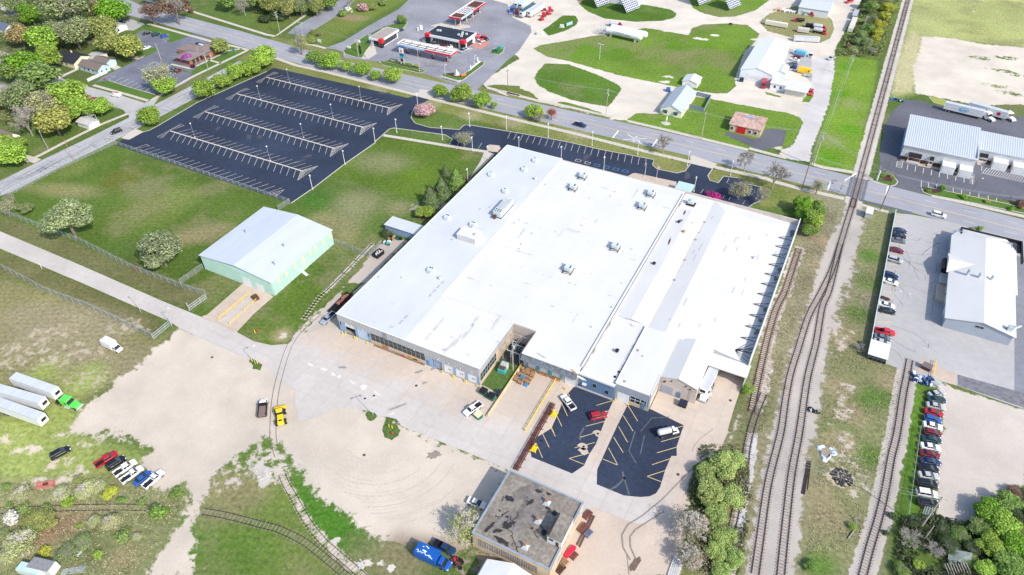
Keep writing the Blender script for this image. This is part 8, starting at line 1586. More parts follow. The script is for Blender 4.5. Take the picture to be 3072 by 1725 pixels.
for k,(p,nm)in enumerate(isl):
 mb=MB();q2=[]
 for i in range(len(p)):
  a,c=p[i],p[(i+1)%len(p)]
  for t in(0,.5):q2.append((a[0]+(c[0]-a[0])*t+(random.uniform(-.3,.3)if k<3 else 0),a[1]+(c[1]-a[1])*t+(random.uniform(-.3,.3)if k<3 else 0)))
 mb.sheet(q2,.085);mb.bd(nm,mat('weedy_green',(.075,.13,.03),1,var=.35,scale=1.2,detail=9),kind='structure')
def picnic(lab,p,umb):
 r=empty('picnic_table',(*p,.08),0,lab,'picnic table');Pt(lambda b:b.tube((0,0,.7),(0,0,.76),.75,n=12),'table_top',mWhite,r);Pt(lambda b:b.tube((0,0,0),(0,0,.7),.08,n=6),'leg',mWhite,r)
 if umb:Pt(lambda b:(b.tube((0,0,.76),(0,0,2.3),.04,n=5)),'umbrella_pole',mWhite,r);Pt(lambda b:b.tube((0,0,2.1),(0,0,2.6),1.2,.05,n=8),'umbrella',mRed,r)
pn=[(-70.7,206.1),(-66.8,206),(-66.9,210.5),(-70.5,210.8),(-67.4,209.2),(-68.4,213.3),(-72.3,209.5),(-72.2,213.6)]
for i,p in enumerate(pn):picnic(('bare white' if i<3 else 'red-umbrella')+' picnic table '+['at the left front','at the middle front','at the right','at the back left','in the middle','at the right rear beside the dark suv','at the left edge','farthest back'][i]+' of the red patio',p,i>=3)
def sign(lab,p,w_,h,z0,m_,a=0,cat='sign',txt=None,name='sign_board'):
 r=empty(name,(*p,0),a,lab,cat);Pt(lambda b:b.box(-w_/2,-.08,z0,w_/2,.08,z0+h),'board',m_,r);Pt(lambda b:(b.box(-w_/2+.05,-.06,0,-w_/2+.17,.06,z0),b.box(w_/2-.17,-.06,0,w_/2-.05,.06,z0)),'post',mWhite2,r);return r
sign('long low white and blue sign board on the kerbed green by the gravel',(-35.1,251.1),4.5,1.6,.5,MATS['sky_blue'],1.2);sign('orange-red monument sign on the kerbed filling station lawn',(-55.7,169.8),2.4,1.0,.2,mat('orange_red',(.70,.18,.05),.5,var=.1),.8);sign('white monument sign on dark mulch at the road corner',(-145.5,170.8),2.2,1.6,.8,mWhite);sign('white square sign on a stone pad before the office house',(47.7,168.2),.7,1.8,1.2,mWhite,1.2);sign('small blue sign leaning on the office lawn',(-179.5,142.3),2.2,.9,.5,mat('sign_cyan',(.08,.35,.55),.5,var=.1))
mb=MB();mb.sheet(rag((47.7,167.6),1.7,9,1.4,0,3,.2),.03);mb.bd('stone_pad',mWalk,kind='structure')
r=empty('white_cabinet',(*(-38.2,247.7),0),0,'white equipment cabinet on a slab in the kerbed green','cabinet');Pt(lambda b:b.box(-1.4,-1,.0,1.4,1,.2),'slab',mConc,r);Pt(lambda b:b.box(-1,-.5,.2,1,.5,1.4),'cabinet',mWhite,r)
r=empty('yellow_topped_bin',(*(-44.3,232.8),0),0,'white square shed-like box with yellow tops at the gravel edge','kiosk');Pt(lambda b:b.box(-1.7,-1.2,0,1.7,1.2,1.8),'box',mWhite,r);Pt(lambda b:b.box(-.6,-.9,1.8,.9,.2,1.95),'yellow_top',mYel,r)
r=empty('fuel_tank_small',(*(-106.5,210.2),.05),.4,'small white upright tank and frame beside the shop','tank');Pt(lambda b:b.tube((0,0,.3),(0,0,2.4),.9,n=12),'vessel',mWhite,r);Pt(lambda b:b.tube((0,0,2.4),(0,0,4.2),.06,n=5),'vent_pipe',mWhite,r);Pt(lambda b:b.box(-2,-1,.0,-1.1,.2,1.5),'frame',mWhite2,r)
for i,(p,lab,m_)in enumerate((((-55,202.5),'green transformer box on the small kerbed oval, left',mGreenD),((-54.9,206.9),'green transformer box on the small kerbed oval, right',mTeal))):mb=MB();mb.box(-.8,-.6,0,.8,.6,1.4);o=mb.bd('transformer_box',m_);o.location=(*p,.17);tag(o,lab,'transformer')
r=empty('vacuum_station',(0,0,0),0,'white vacuum station slab with two rounded posts on the kerbed strip','vacuum station');va,vb=(-56.5,176),(-56.8,188.1);Pt(lambda b:b.strip([va,vb],.9,.17,h=.25),'slab',mWhite,r);Pt(lambda b:[b.tube((*p,.4),(*p,2.6),.32,n=10)for p in((va[0]+.8,va[1]+.8),(vb[0]-.8,vb[1]-1))],'post',mWhite,r)
red_m=[((-58.5,266.1),'upper left red farm machine at the truck stop'),((-53.6,266.3),'upper right red farm machine at the truck stop'),((-52.8,261.7),'low red farm machine right of the middle'),((-53.8,257.6),'middle red farm machine at the truck stop'),((-52.8,252),'lowest red farm machine at the truck stop')]
fm=empty('farm_machine',(0,0,0));Pt(lambda b:(b.box(-1.4,-.7,.6,.6,.7,1.6),frustum(b,-1.3,-.2,.8,1.6,-1.6,.1,1.1,2.6)),'hopper',mRed,fm);Pt(lambda b:b.box(.6,-.15,.5,2.2,.15,.7),'drawbar',mRed,fm);wheels(fm,(-.6,.9),1.2,.5,.35);register(fm)
for i,(p,lab)in enumerate(red_m):o=fm if i==0 else dup(fm);o.location=(*p,.03);o.rotation_euler=(0,0,.6*i);tag(o,lab,'farm machine','red farm machines at the truck stop');o.scale=(1,1,1)if i in(0,1,3)else(1,1,.65)
r=empty('yellow_machine',(*(-44.4,289.7),0),0,'small yellow machine at the top edge by the solar lawn','machine');Pt(lambda b:(b.box(-1.5,-.9,.5,1.5,.9,1.5),b.box(-.2,-.8,1.5,1,.8,2.2)),'body',mYel,r);wheels(r,(-1,1),1.1,.45)
r=empty('quad_bike',(*(44.6,291.4),0),0,'tiny dark quad bike on the edge of the far lawn','quad bike');Pt(lambda b:(b.box(-.9,-.35,.45,.9,.35,.8),b.box(-.3,-.25,.8,.2,.25,1.0)),'body',mBlack,r);wheels(r,(-.6,.65),.6,.3)
tp=[(62.6,324),(63.5,325),(65,324.2),(66.1,325.3),(67.6,323.7),(68.8,324.8),(70.3,324.4),(71.8,324.4),(73,324.7)]
ct=[mat('copper_tank',(.50,.28,.18),.5,var=.1),mWhite]
for i,p in enumerate(tp):tank_h('row of small gas tanks on the yard island, number of tanks seen' if False else('rusty' if i<3 else 'white')+' small gas tank in the row by the top metal building, '+['at the far left','second from left','third from left','first white one','second white one','third white one','fourth white one','last but one','at the right end'][i],p,1.2,3.0,.55,ct[0]if i<3 else ct[1],.2,'tank','small_gas_tank',10)
r=empty('equipment_trailer',(*(94.2,242.3),0),0,'small grey utility trailer below the yellow van','trailer');Pt(lambda b:(b.box(-2,-.9,.5,2,.9,.6),b.box(-2,-.9,.6,2,-.84,1.3),b.box(-2,.84,.6,2,.9,1.3),b.box(2,-.05,.5,3.2,.05,.6)),'cage',mGalv,r);wheels(r,(0,),1.1,.35)
r=empty('equipment_trailer',(*(91.4,266.4),0),.1,'small white box trailer behind the sky blue van','trailer');Pt(lambda b:b.box(-1.1,-1,.4,1.1,1,2.2),'box',mWhite,r);Pt(lambda b:b.box(-.9,-1.03,.9,.9,-1.0,2.0),'dark_panel',mBlack,r);wheels(r,(0,),1.1,.35)
r=empty('boat_trailer',(*(161.4,14.2),0),R(-100),'silver lattice trailer at the bottom of the car row','trailer');Pt(lambda b:[b.box(-2.2,y,.5,2,y+.08,.6)for y in(-1,-.5,0,.5,1)]+[b.box(x,-1,.5,x+.08,1.08,.58)for x in[-2.2+.5*i for i in range(9)]]+[b.tube((2,0,.55),(3.8,0,.5),.07,n=5)],'frame',mGalv,r);wheels(r,(-.5,),1.25,.35)
r=empty('motorcycle_trailer',(*(144.7,88.9),0),R(-12),'low dark trailer with a motorcycle at the fence, above the white sedan','trailer');Pt(lambda b:(b.box(-1.6,-.5,.4,1.2,.5,.5),b.tube((-1.4,0,.5),(.6,0,1.0),.1,n=5),b.tube((1.2,0,.45),(2.3,0,.4),.05,n=4)),'frame',mBrown,r);wheels(r,(-.8,.6),.6,.3)
r=empty('cattle_rack',(*(161,58.1),0),R(-35),'pale green barred rack and pallets beside the car body heap','rack');Pt(lambda b:[b.box(-1.6+i*.3,-1,.5,-1.5+i*.3,1,.62)for i in range(10)]+[b.box(-1.6,-1,.3,1.4,-.9,.5),b.box(-1.6,.9,.3,1.4,1,.5)],'bars',mGalvL,r)
r=empty('red_handcart',(*(-31.5,-75.6),0),atan2(-.1,.99)+.75,'faded red boat-like trailer body on the yellow-green grass','trailer');Pt(lambda b:(b.box(-2,-.7,.1,2,-.55,.8),b.box(-2,.55,.1,2,.7,.8),b.box(-2,-.55,.1,-1.85,.55,.8),b.box(1.85,-.55,.1,2,.55,.8)),'side',mat('faded_red',(.52,.15,.13),.6,var=.15),r);Pt(lambda b:b.box(-1.85,-.55,.15,1.85,.55,.45),'floor',mat('pinkish_floor',(.40,.20,.18),.8,var=.2),r);Pt(lambda b:b.box(-.6,-.55,.45,.6,.55,.6),'seat',mBrown,r)
for i,(p,m_,lab)in enumerate((((-11.3,-89.7),mWhite2,'white box trailer with a grey roof at the lower left corner'),((-13.2,-91.4),mGalvL,'pale grey box beside the white box trailer at the lower left corner'))):
 r=empty('box_trailer',(*p,0),R(15),lab,'trailer');w_=1.25 if i==0 else 1.0;Pt(lambda b:b.box(-3.4,-w_,.4,2.4,w_,2.6-.4*i),'box',m_,r);Pt(lambda b:b.box(-3.4,-w_,2.62-.4*i,2.0,w_,2.66-.4*i),'roof',mat('dark_grey_tin',(.22,.22,.23),.7,var=.2,scale=2)if i==0 else MATS['pale_teal_roof'],r);wheels(r,(-1,0),1.2,.35)
r=empty('pipe_bundle',(*(112.9,-26.3),0),at([(112.8,-27.6),(112.8,-24.7)])[2],'bundle of white pipes lying at the bottom under the bare tree','pipes');[Pt(lambda b:b.tube((-3,-1+.22*i,.2+.1*(i%2)),(3,-1+.22*i+.1,.2+.1*(i%2)),.09,n=6),'pipe',mWhite,r)for i in range(10)]
r=empty('pole_bundle',(*(-6.2,-87.2),0),.6,'bundle of pale metal poles at the bottom edge in the scrub','poles');[Pt(lambda b:b.tube((-2.5,-.6+.2*i,.2),(2.5,-.7+.25*i,.3),.06,n=5),'pole',mGalv,r)for i in range(7)]
wp=[((90.6,-22.7),0,1.2,'rusty steel crate nearest the corner of the old workshop',mat('rust_crate',(.20,.08,.06),.8,var=.3,scale=2)),((90.9,-26.3),0,1.3,'rust-red steel crate beside the long bars',MATS['rust_crate']),((92.6,-27),0,1.0,'slate blue slatted crate right of the long bars',mat('slate_slats',(.16,.17,.27),.7,var=.2)),((91.8,-33.5),0,.9,'small rusty crate below the red kayak-like cover',MATS['rust_crate']),((90.6,-36),0,.9,'pale wooden pallet low beside the old workshop wall',mWood),((90.5,-37.7),0,1.1,'dark brown scrap crate at the lowest part of the workshop wall',mBrown)]
for p,a,s,lab,m_ in wp:r=empty('steel_crate',(*p,.02),R(75),lab,'crate');Pt(lambda b:[b.box(-s,-.55+.28*i,.1,s,-.4+.28*i,.55)for i in range(5)],'slats',m_,r);Pt(lambda b:(b.box(-s,-.6,0,-s+.1,.8,.6),b.box(s-.1,-.6,0,s,.8,.6)),'end_frame',m_,r)
r=empty('red_cover',(*(90.6,-32.9),.03),R(75),'bright red canoe-shaped cover against the old workshop wall','cover');Pt(lambda b:loft(b,[(-1.9,.3,0,.3,.1),(-1.5,.6,0,.6,.3),(1.4,.6,0,.6,.3),(1.8,.3,0,.3,.1)]),'shell',mat('crimson',(.62,.02,.06),.4,var=.08),r)
for i,(a_,b_,lab)in enumerate((((91.5,-22.1),(91.3,-30.7),'left one of two long rusty bars beside the old workshop'),((92.1,-22.1),(92,-30.9),'right one of two long rusty bars beside the old workshop'))):mb=MB();mb.strip([a_,b_],.28,.03,h=.25);tag(mb.bd('long_bar',mBrown),lab,'steel bar')
mb=MB();mb.box(-1.6,-.5,0,1.6,.5,.15);o=mb.bd('fallen_panel',mWhite2);o.location=(*(-27.4,16.9),.03);o.rotation_euler=(0,0,-.3);tag(o,'white door panel lying on the grass beside the mint warehouse','panel')
for i,(p,r_,lab)in enumerate((((50.2,-56.9),1.0,'low pale rubble mound beside the abandoned tracks, lower one'),((14.4,-48.8),1.9,'low pale rubble mound beside the abandoned tracks, upper one'))):
 q_=random.Random(i);mb=MB();[mb.obox((q_.gauss(0,r_*.4),q_.gauss(0,r_*.4),0),(q_.uniform(.2,.6),q_.uniform(.2,.5),q_.uniform(.05,.3)),q_.uniform(0,3))for _ in range(60)];o=mb.bd('rubble_mound',mat('pale_rubble',(.50,.48,.45),.95,var=.2));o.location=(*p,0);tag(o,lab,'rubble')
r=empty('dead_log',(*(146.3,2.5),0),0,'fallen dead tree trunk with bare branches between the right tracks','log');Pt(lambda b:(b.tube((-.6,-3.8,.2),(.7,0,.4),.16,.12,n=6),b.tube((.7,0,.4),(.2,2.2,.5),.12,.07,n=6),b.tube((.2,2,.5),(1.2,3.4,.9),.09,.04,n=5),b.tube((.2,2,.5),(-1.0,2.6,.8),.09,.04,n=5)),'trunk',mTwig,r)
def solar(lab,p,a,nx=8,nz=8):
 r=empty('solar_tracker',(*p,0),a,lab,'solar panel');Pt(lambda b:b.tube((0,0,0),(0,0,4.2),.25,n=8),'post',mGalv,r);W_,Hh=11.5,9.5;th=R(49)
 fr=MB();
 def P3(u_,v_,o_):return(u_,-sin(th)*0+v_*cos(th)-o_*sin(th),5.0+v_*sin(th)+o_*cos(th))
 c=[(-W_/2,-Hh/2),(W_/2,-Hh/2),(W_/2,Hh/2),(-W_/2,Hh/2)]
 fr.add([P3(*q_,-.12)for q_ in c]+[P3(*q_,0)for q_ in c],[(0,3,2,1),(4,5,6,7),(0,1,5,4),(1,2,6,5),(2,3,7,6),(3,0,4,7)]);fr.bd('frame',mWhite,r)
 base=None
 for i in range(nx):
  for j in range(nz):
   u0,v0=-W_/2+W_*i/nx+.14,-Hh/2+Hh*j/nz+.14;u1,v1=u0+W_/nx-.28,v0+Hh/nz-.28
   mb=MB();q4=[(u0,v0),(u1,v0),(u1,v1),(u0,v1)];mb.add([P3(*t,.03)for t in q4],[(0,1,2,3)]);mb.bd('solar_cell',mat('solar_blue',(.035,.055,.14),.5,var=.1,spec=.2),r)
for p,lab in zip([(x-2.9,y+1.07)for x,y in[(-28.6,286.3),(-10.3,285.7),(23.6,314.9),(41.1,315.5)]],['leftmost solar tracker panel at the top of the picture','second solar tracker panel from the left','third solar tracker panel from the left, cut by the top edge','rightmost solar tracker panel on the round lawn']):solar(lab,p,R(70))
# POLES, LIGHTS, WIRES
def lamp_proto():
 r=empty('lamp_post',(0,0,0));Pt(lambda b:b.tube((0,0,0),(0,0,.5),.28,n=10),'footing',mWalk,r);Pt(lambda b:b.tube((0,0,.4),(0,0,6.4),.12,.09,n=8),'pole',mWhite,r);Pt(lambda b:(b.box(-.8,-.22,6.35,.2,.22,6.6)),'lamp_head',mWhite,r);return register(r)
LP=lamp_proto()
lamps=[((-53.4,108.8),'on the grass wedge beside the lot exit, upper left'),((-32.4,112.2),'on the same grass wedge, right end'),((-27.8,127.3),'at the left end of the front strip kerb'),((-12.2,132.1),'second along the front strip verge'),((-57.3,98.3),'at the edge of the west lawn near the lot exit'),((-58.2,132.8),'left of the pink blossom tree'),((6.8,134),'third along the front strip verge'),((26.1,135.8),'fourth along the front strip verge'),((45.6,137.1),'fifth along the front strip verge'),((66.2,137.8),'at the corner of the main entrance drive'),((83.3,138.3),'right of the main entrance drive'),((73.8,121.2),'behind the factory by the purple bush'),((19.5,119.2),'behind the factory, second from the left roof corner'),((37.8,119.5),'behind the factory beside the blue bays'),((0.7,118.5),'behind the factory roof corner'),((-16.4,109.9),'beside the front walk under the bare tree'),((-7.2,106.6),'beside the plaza island'),((-6,88.2),'beside the left factory wall above the spruces'),((-57.5,77.9),'on the west lawn edge, end of the fourth divider row'),((-57.5,57.7),'on the west lawn edge, near the chain-link corner')]
for i,(p,l)in enumerate(lamps):o=LP if i==0 else dup(LP);o.location=(*p,0);o.rotation_euler=(0,0,R(150)if i in(0,4,18,19)else R(100));tag(o,'white single-headed lamp post '+l,'lamp post','white lamp posts of the factory grounds')
lots=[((-128.4,126.8),'left one in the first divider row'),((-85.8,127),'right one in the first divider row'),((-128.6,106.7),'left one in the second divider row'),((-86.5,107.1),'right one in the second divider row'),((-129.3,67),'left one in the third divider row'),((-86.8,87.4),'right one in the third divider row'),((-86.8,66.7),'single one in the last divider row')]
r0=empty('lot_lamp',(0,0,0));Pt(lambda b:b.tube((0,0,0),(0,0,6.6),.05,n=6),'pole',mGalv,r0);Pt(lambda b:b.tube((0,0,6.5),(0,0,6.8),.32,n=10),'lamp_head',mWhite,r0);Pt(lambda b:b.tube((0,0,0),(0,0,.35),.3,n=8),'footing',mConc,r0);register(r0)
for i,(p,l)in enumerate(lots):o=r0 if i==0 else dup(r0);o.location=(*p,.045);tag(o,'slim round-headed lamp in the black car park, '+l,'lamp post','slim lamps in the black car park')
def upole(lab,p,h=13,arms=1,m_=mPoleW,arm_a=R(90),trans=False,lean=None,name='utility_pole',lamp=False,r_=.16):
 r=empty(name,(*p,0),0,lab,'utility pole');tx,ty=lean or(0,0);Pt(lambda b:b.tube((0,0,0),(tx,ty,h),r_,r_*.65,n=7),'pole',m_,r)
 for k in range(arms):z=h-.5-k*1.2;Pt(lambda b:b.obox((tx*z/h,ty*z/h,z),(2.4,.14,.14),arm_a),'crossarm',m_,r)
 if trans:Pt(lambda b:b.tube((.35,0,h-3.2),(.35,0,h-2.2),.28,n=8),'transformer',mGalv,r)
 if lamp:Pt(lambda b:b.obox((1.4*cos(arm_a),1.4*sin(arm_a),h-.3),(2.6,.1,.1),arm_a),'lamp_arm',mGalv,r);Pt(lambda b:b.obox((2.6*cos(arm_a),2.6*sin(arm_a),h-.4),(.7,.3,.2),arm_a),'lamp_head',mWhite,r)
 return r
pale=mat('pale_pole',(.42,.39,.34),.8,var=.1)
UP={'A':((-173.2,171.3),12.5,3,pale,1,'tall pale utility pole with three crossarms at the north street corner'),'B':((-115.2,164.7),10,1,pale,1,'utility pole on the car wash lawn corner'),'C':((-77.3,163.7),12.5,1,pale,0,'tall utility pole on the kerbed strip before the petrol canopy'),'D':((-27.3,162.2),12.0,1,mPoleW,0,'utility pole on the verge left of the propane lawns'),'E':((22.2,161.2),13.5,2,pale,1,'utility pole with transformer on the verge before the big lawn'),'F':((65.3,160.8),12.5,1,pale,0,'utility pole before the office house lawn'),'G':((110.9,160.1),15,3,pale,1,'left of the two heavy poles at the lane mouth by the crossing'),'H':((110,160.6),13,1,pale,0,'second heavy pole right behind the lane mouth pole'),'I':((109.9,141.1),15,1,mPoleW,0,'dark utility pole on the verge left of the bare tree by the crossing'),'J':((137.9,139.8),15.5,2,mPoleW,0,'dark leaning utility pole right of the crossing on the road edge'),'K':((110.9,207.3),12,1,pale,0,'utility pole halfway down the mown strip'),'L':((111.2,250),11,2,pale,1,'utility pole with transformers at the top of the mown strip'),'M':((110.9,308.3),10,1,pale,0,'utility pole inside the northern tree line'),'N':((54,9.9),12.5,1,pale,1,'bare wooden pole with crossarm in the grass beside the generator'),'O':((160.2,9.2),13,1,pale,0,'thick grey pole leaning over the end of the car row'),'Q':((161.1,6.4),6,0,pale,0,'short grey pole stub in the dark brush below the car row'),'S':((-159.9,30.9),10,0,mWood,0,'tan wooden pole leaning beside the left street'),'T':((-174.1,119.3),9,1,pale,0,'utility pole on the office lawn corner'),'U':((-165,119.7),9,1,mPoleW,0,'dark utility pole behind the round street trees'),'V':((-205.8,117.7),9,1,pale,0,'slim pole beside the upper office car park'),'W':((136.5,160),10.5,0,mPoleW,0,'dark pole rising from the planted bed by the warehouse lot'),'X':((-165.2,174.6),6,0,mPoleW,0,'thin dark pole at the mouth of the north street')}
for k,(p,h,arms,m_,tr,lab)in UP.items():upole(lab,p,h,arms,m_,R(90)if k in 'ABCDEF' else R(0),bool(tr),r_=.2 if k in 'GHIJO' else.15)
lp2=[((-173.7,68.5),8.5,R(180),'street lamp at the corner of the residential street'),((-177.7,32.1),8,R(150),'white-headed lamp pole beside the lower left sidewalk'),((-160.2,174.7),7.5,R(180),'double street lamp at the mouth of the north street'),((166,160.7),9.5,R(20),'black lamp pole leaning over the warehouse lot verge'),((147.8,82.2),9.5,R(0),'tall lamp post with two arms in the right car park'),((-3.4,217.1),8,R(0),'white floodlight pole with two heads alone on the big lawn'),((27.8,-21.2),7.5,R(50),'slim twin-armed lamp on the weedy island in the yard'),((-61.1,-20.9),7.5,R(170),'slim lamp on the grass between road and chain-link fence'),((-64.4,166.8),5,R(90),'small white lamp at the tip of the kerbed station strip'),((-57.3,183.7),4.5,R(90),'white lamp beside the vacuum station'),((-47.4,-21.1),7.5,R(35),'slim lamp beside the open gate across the concrete road'),((53.9,122),6.8,0,'thin flagless pole on the entrance plaza, left one'),((-108.7,-20.8),2.5,0,'short white post beside the concrete road'),((-13.5,-21.4),7,R(60),'slim lamp on the grassy triangle in the gravel yard')]
for i,(p,h,a,lab)in enumerate(lp2):
 r=empty('street_lamp',(*p,.03),a,lab,'street lamp');m_=mWhite if i in(5,8,9,11,12)else(mPoleW if i==3 else mGalv);Pt(lambda b:b.tube((0,0,0),(0,0,h),.10,.07,n=7),'pole',m_,r)
 if h>3 and i!=11:Pt(lambda b:b.box(-1.0 if i in(2,4,5,6)else 0,-.05,h-.08,1.3,.05,h+.02),'arm',m_,r);Pt(lambda b:(b.box(1.0,-.18,h-.15,1.6,.18,h+.02),b.box(-1.4,-.18,h-.15,-.8,.18,h+.02)if i in(2,4,5,6)else None),'lamp_head',mWhite if i!=6 else mBlack,r)
r=empty('flag_pole',(*(58.7,121.5),.1),0,'white flagpole with a striped flag behind the factory roof','flagpole');Pt(lambda b:b.tube((0,0,0),(0,0,7.8),.07,n=6),'pole',mWhite,r)
for i in range(7):Pt(lambda b:b.add([(.1+.0*i,0,7.6-.33*i),(.7,.15,7.3-.33*i),(.7,.15,6.97-.33*i),(.1,0,7.27-.33*i)],[(0,1,2,3)]),'flag_stripe',mRed if i%2==0 else mWhite,r)
Pt(lambda b:b.add([(.1,-.02,7.6),(.4,.05,7.45),(.4,.05,6.6),(.1,-.02,6.7)],[(0,1,2,3)]),'flag_canton',mat('flag_blue',(.02,.05,.2),.6,var=.05),r)
for p,l,a,big in(((123.1,143.8),'railway crossing signal with a cantilever over the near lane',R(65),True),((134.2,160.9),'railway crossing signal masts on the far side of the road',R(240),False)):
 r=empty('crossing_signal',(*p,0),a,l,'crossing signal');Pt(lambda b:b.tube((0,0,0),(0,0,6.2),.14,n=8),'mast',mGalv,r);Pt(lambda b:(b.box(-.9,-.05,3.4,.9,.05,3.6),b.box(-.5,-.1,2.4,-.2,.1,2.7),b.box(.2,-.1,2.4,.5,.1,2.7)),'cross_and_lamps',mBlack,r)
 if big:Pt(lambda b:(b.tube((0,0,6.1),(8,0,6.1),.1,n=6),b.tube((0,0,5.4),(8,0,5.6),.07,n=6),[b.tube((k,0,5.45),(k+1,0,6.1),.04,n=4)for k in range(8)]),'cantilever',mWhite2,r);Pt(lambda b:[b.box(x-.4,-.15,4.9,x+.4,.15,5.3)for x in(5,7.4)],'lamp_pair',mBlack,r)
 else:Pt(lambda b:(b.box(.8,.6,0,1.3,1.1,4.5)),'second_mast',mWhite2,r)
def wire(a,b_,za,zb,lab,n=1,sag=1.2):
 r=empty('power_line',(0,0,0),0,lab,'power line');dx,dy=b_[0]-a[0],b_[1]-a[1];L_=hypot(dx,dy);nx,ny=-dy/L_,dx/L_
 for k in range(n):
  o_=(k-(n-1)/2)*.8;mb=MB();N=10
  for i in range(N):
   f_=lambda t:(a[0]+dx*t+nx*o_,a[1]+dy*t+ny*o_,za+(zb-za)*t-4*sag*t*(1-t));mb.tube(f_(i/N),f_((i+1)/N),.028,n=3,cap=False)
  mb.bd('wire',mGalv,r)
def U(k):return UP[k][0],UP[k][1]-.4
for a,b_,n,lab in(('A','B',1,'wire span from the corner pole to the car wash lawn pole'),('B','C',1,'wire span across the car wash front'),('C','D',1,'wire span before the filling station'),('D','E',2,'wire span over the oval propane lawn'),('E','F',2,'wire span along the verge before the office house'),('F','G',2,'wire span from the office house verge to the lane mouth'),('G','J',3,'triple wire span over the level crossing'),('G','K',3,'triple wire span down the mown strip, lower part'),('K','L',3,'triple wire span down the mown strip, upper part'),('L','M',2,'double wire span into the northern tree line'),('H','I',1,'wire span crossing the main road by the lane mouth'),('I','J',2,'wire span along the near side of the crossing')):
 (pa,ha),(pb,hb)=U(a),U(b_);wire(pa,pb,ha,hb,lab,n)
(pa,ha)=U('J');wire(pa,(184,150.4),ha,12,'wire span leaving along the road to the right edge',2)
(pa,ha)=U('O');wire(pa,(130.8,7.6),ha,9,'wire span from the leaning grey pole over the right tracks',3)
# FENCES
def chainlink(lab,pts,h=2.2,step=3.2,barb=True):
 r=empty('chain_link_fence',(0,0,0),0,lab,'fence');pm=MB();pm.tube((0,0,0),(0,0,h),.05,n=5)
 po=pm.bd('post',mGalv,r);fst=True
 for a,b_ in zip(pts[:-1],pts[1:]):
  L_=hypot(b_[0]-a[0],b_[1]-a[1]);n=max(1,round(L_/step))
  for i in range(n+1):
   t=i/n;o=po if fst else po.copy()
   if not fst:COL.objects.link(o)
   fst=False;o.location=(a[0]+(b_[0]-a[0])*t,a[1]+(b_[1]-a[1])*t,0)
  mb=MB();mb.add([(a[0],a[1],.05),(b_[0],b_[1],.05),(b_[0],b_[1],h-.1),(a[0],a[1],h-.1)],[(0,1,2,3)]);mb.bd('chain_mesh',mMeshF,r)
  mb=MB();mb.tube((*a,h-.05),(*b_,h-.05),.035,n=4);mb.bd('top_rail',mGalv,r)
  if barb:mb=MB();[mb.tube((a[0]+.15*k,a[1]+.1*k,h+.12*k),(b_[0]+.15*k,b_[1]+.1*k,h+.12*k),.012,n=3,cap=False)for k in(1,2)];mb.bd('barbed_wire',mGalv,r)
 return r
chainlink('long chain-link fence along the upper side of the concrete road',[(-161.9,-6.4),(-152.1,-6.7),(-143.7,-6.2),(-108,-5.4),(-79.7,-7.4),(-52.1,-6.5),(-48.7,-5.8)])
chainlink('chain-link fence along the lower side of the concrete road',[(-126.9,-27.3),(-121.9,-27),(-104.8,-27.6),(-97.2,-28.2),(-77.9,-27),(-48.4,-27.3)])
chainlink('chain-link fence between the left street and the west field',[(-160,2.3),(-158.9,24.6),(-155.7,48.1)],barb=False)
chainlink('chain-link fence along the near edge of the black car park',[(-154.7,47.6),(-59.2,46.7)],1.9,barb=False)
chainlink('short chain-link fence from the car park corner to the mint warehouse',[(-59.1,46.6),(-59.8,41)],barb=False)
chainlink('short chain-link fence from the roadside to the mint warehouse corner',[(-59.6,3.6),(-60.2,-5.6)],barb=False)
chainlink('sagging chain-link fence from the mint warehouse to the factory lane',[(-28.2,34.4),(-23.5,34.4),(-17.5,33.6),(-13,33.3),(-13.4,40.8)],barb=False)
for lab,pts in(('galvanised swing gate standing open above the concrete road',[(-47.4,-6.9),(-48,-13.5)]),('galvanised swing gate folded open at the end of the lower fence',[(-48.1,-27.6),(-48.3,-20.4)])):
 r=empty('steel_gate',(0,0,0),0,lab,'gate');a,b_=pts
 Pt(lambda b:[b.tube((*a,z),(*b_,z),.06,n=5)for z in(.15,1.0,1.9)],'gate_rail',mGalv,r);Pt(lambda b:[b.tube((a[0]+(b_[0]-a[0])*t,a[1]+(b_[1]-a[1])*t,0),(a[0]+(b_[0]-a[0])*t,a[1]+(b_[1]-a[1])*t,1.95),.06,n=5)for t in(0,.33,.66,1)],'gate_stile',mGalv,r);Pt(lambda b:b.tube((*b_,0),(*b_,3.2),.12,n=6),'gate_post',mGalv,r);mb=MB();mb.add([(*a,.15),(*b_,.15),(*b_,1.9),(*a,1.9)],[(0,1,2,3)]);mb.bd('chain_mesh',mMeshF,r)
r=empty('board_fence',(0,0,0),0,'solid pale fence along the left edge of the right car park','fence')
fpts=[(142.7,139.7),(142.7,92),(142.6,79.2),(142.7,60.6)]
for a,b_ in zip(fpts[:-1],fpts[1:]):
 L_=hypot(b_[0]-a[0],b_[1]-a[1]);n=int(L_/2.2);an=atan2(b_[1]-a[1],b_[0]-a[0])
 for i in range(n):t=(i+.5)/n;mb=MB();mb.obox((a[0]+(b_[0]-a[0])*t,a[1]+(b_[1]-a[1])*t,0),(L_/n*.97,.12,1.7),an);mb.bd('panel',mat('dark_green_slats',(.05,.09,.08),.7,var=.1),r)
 mb=MB();mb.obox(((a[0]+b_[0])/2,(a[1]+b_[1])/2,1.7),(L_,.22,.1),an);mb.bd('cap_rail',mat('pale_teal',(.50,.62,.62),.5,var=.05),r)
chainlink('chain-link fence behind the brushy edge left of the car row',[(157.8,39.4),(157.4,21.1),(157.2,10.4)],1.6,barb=False)
railing((160,66.9),(159.7,60),'short yellow rail beside the brown dumpster pad')
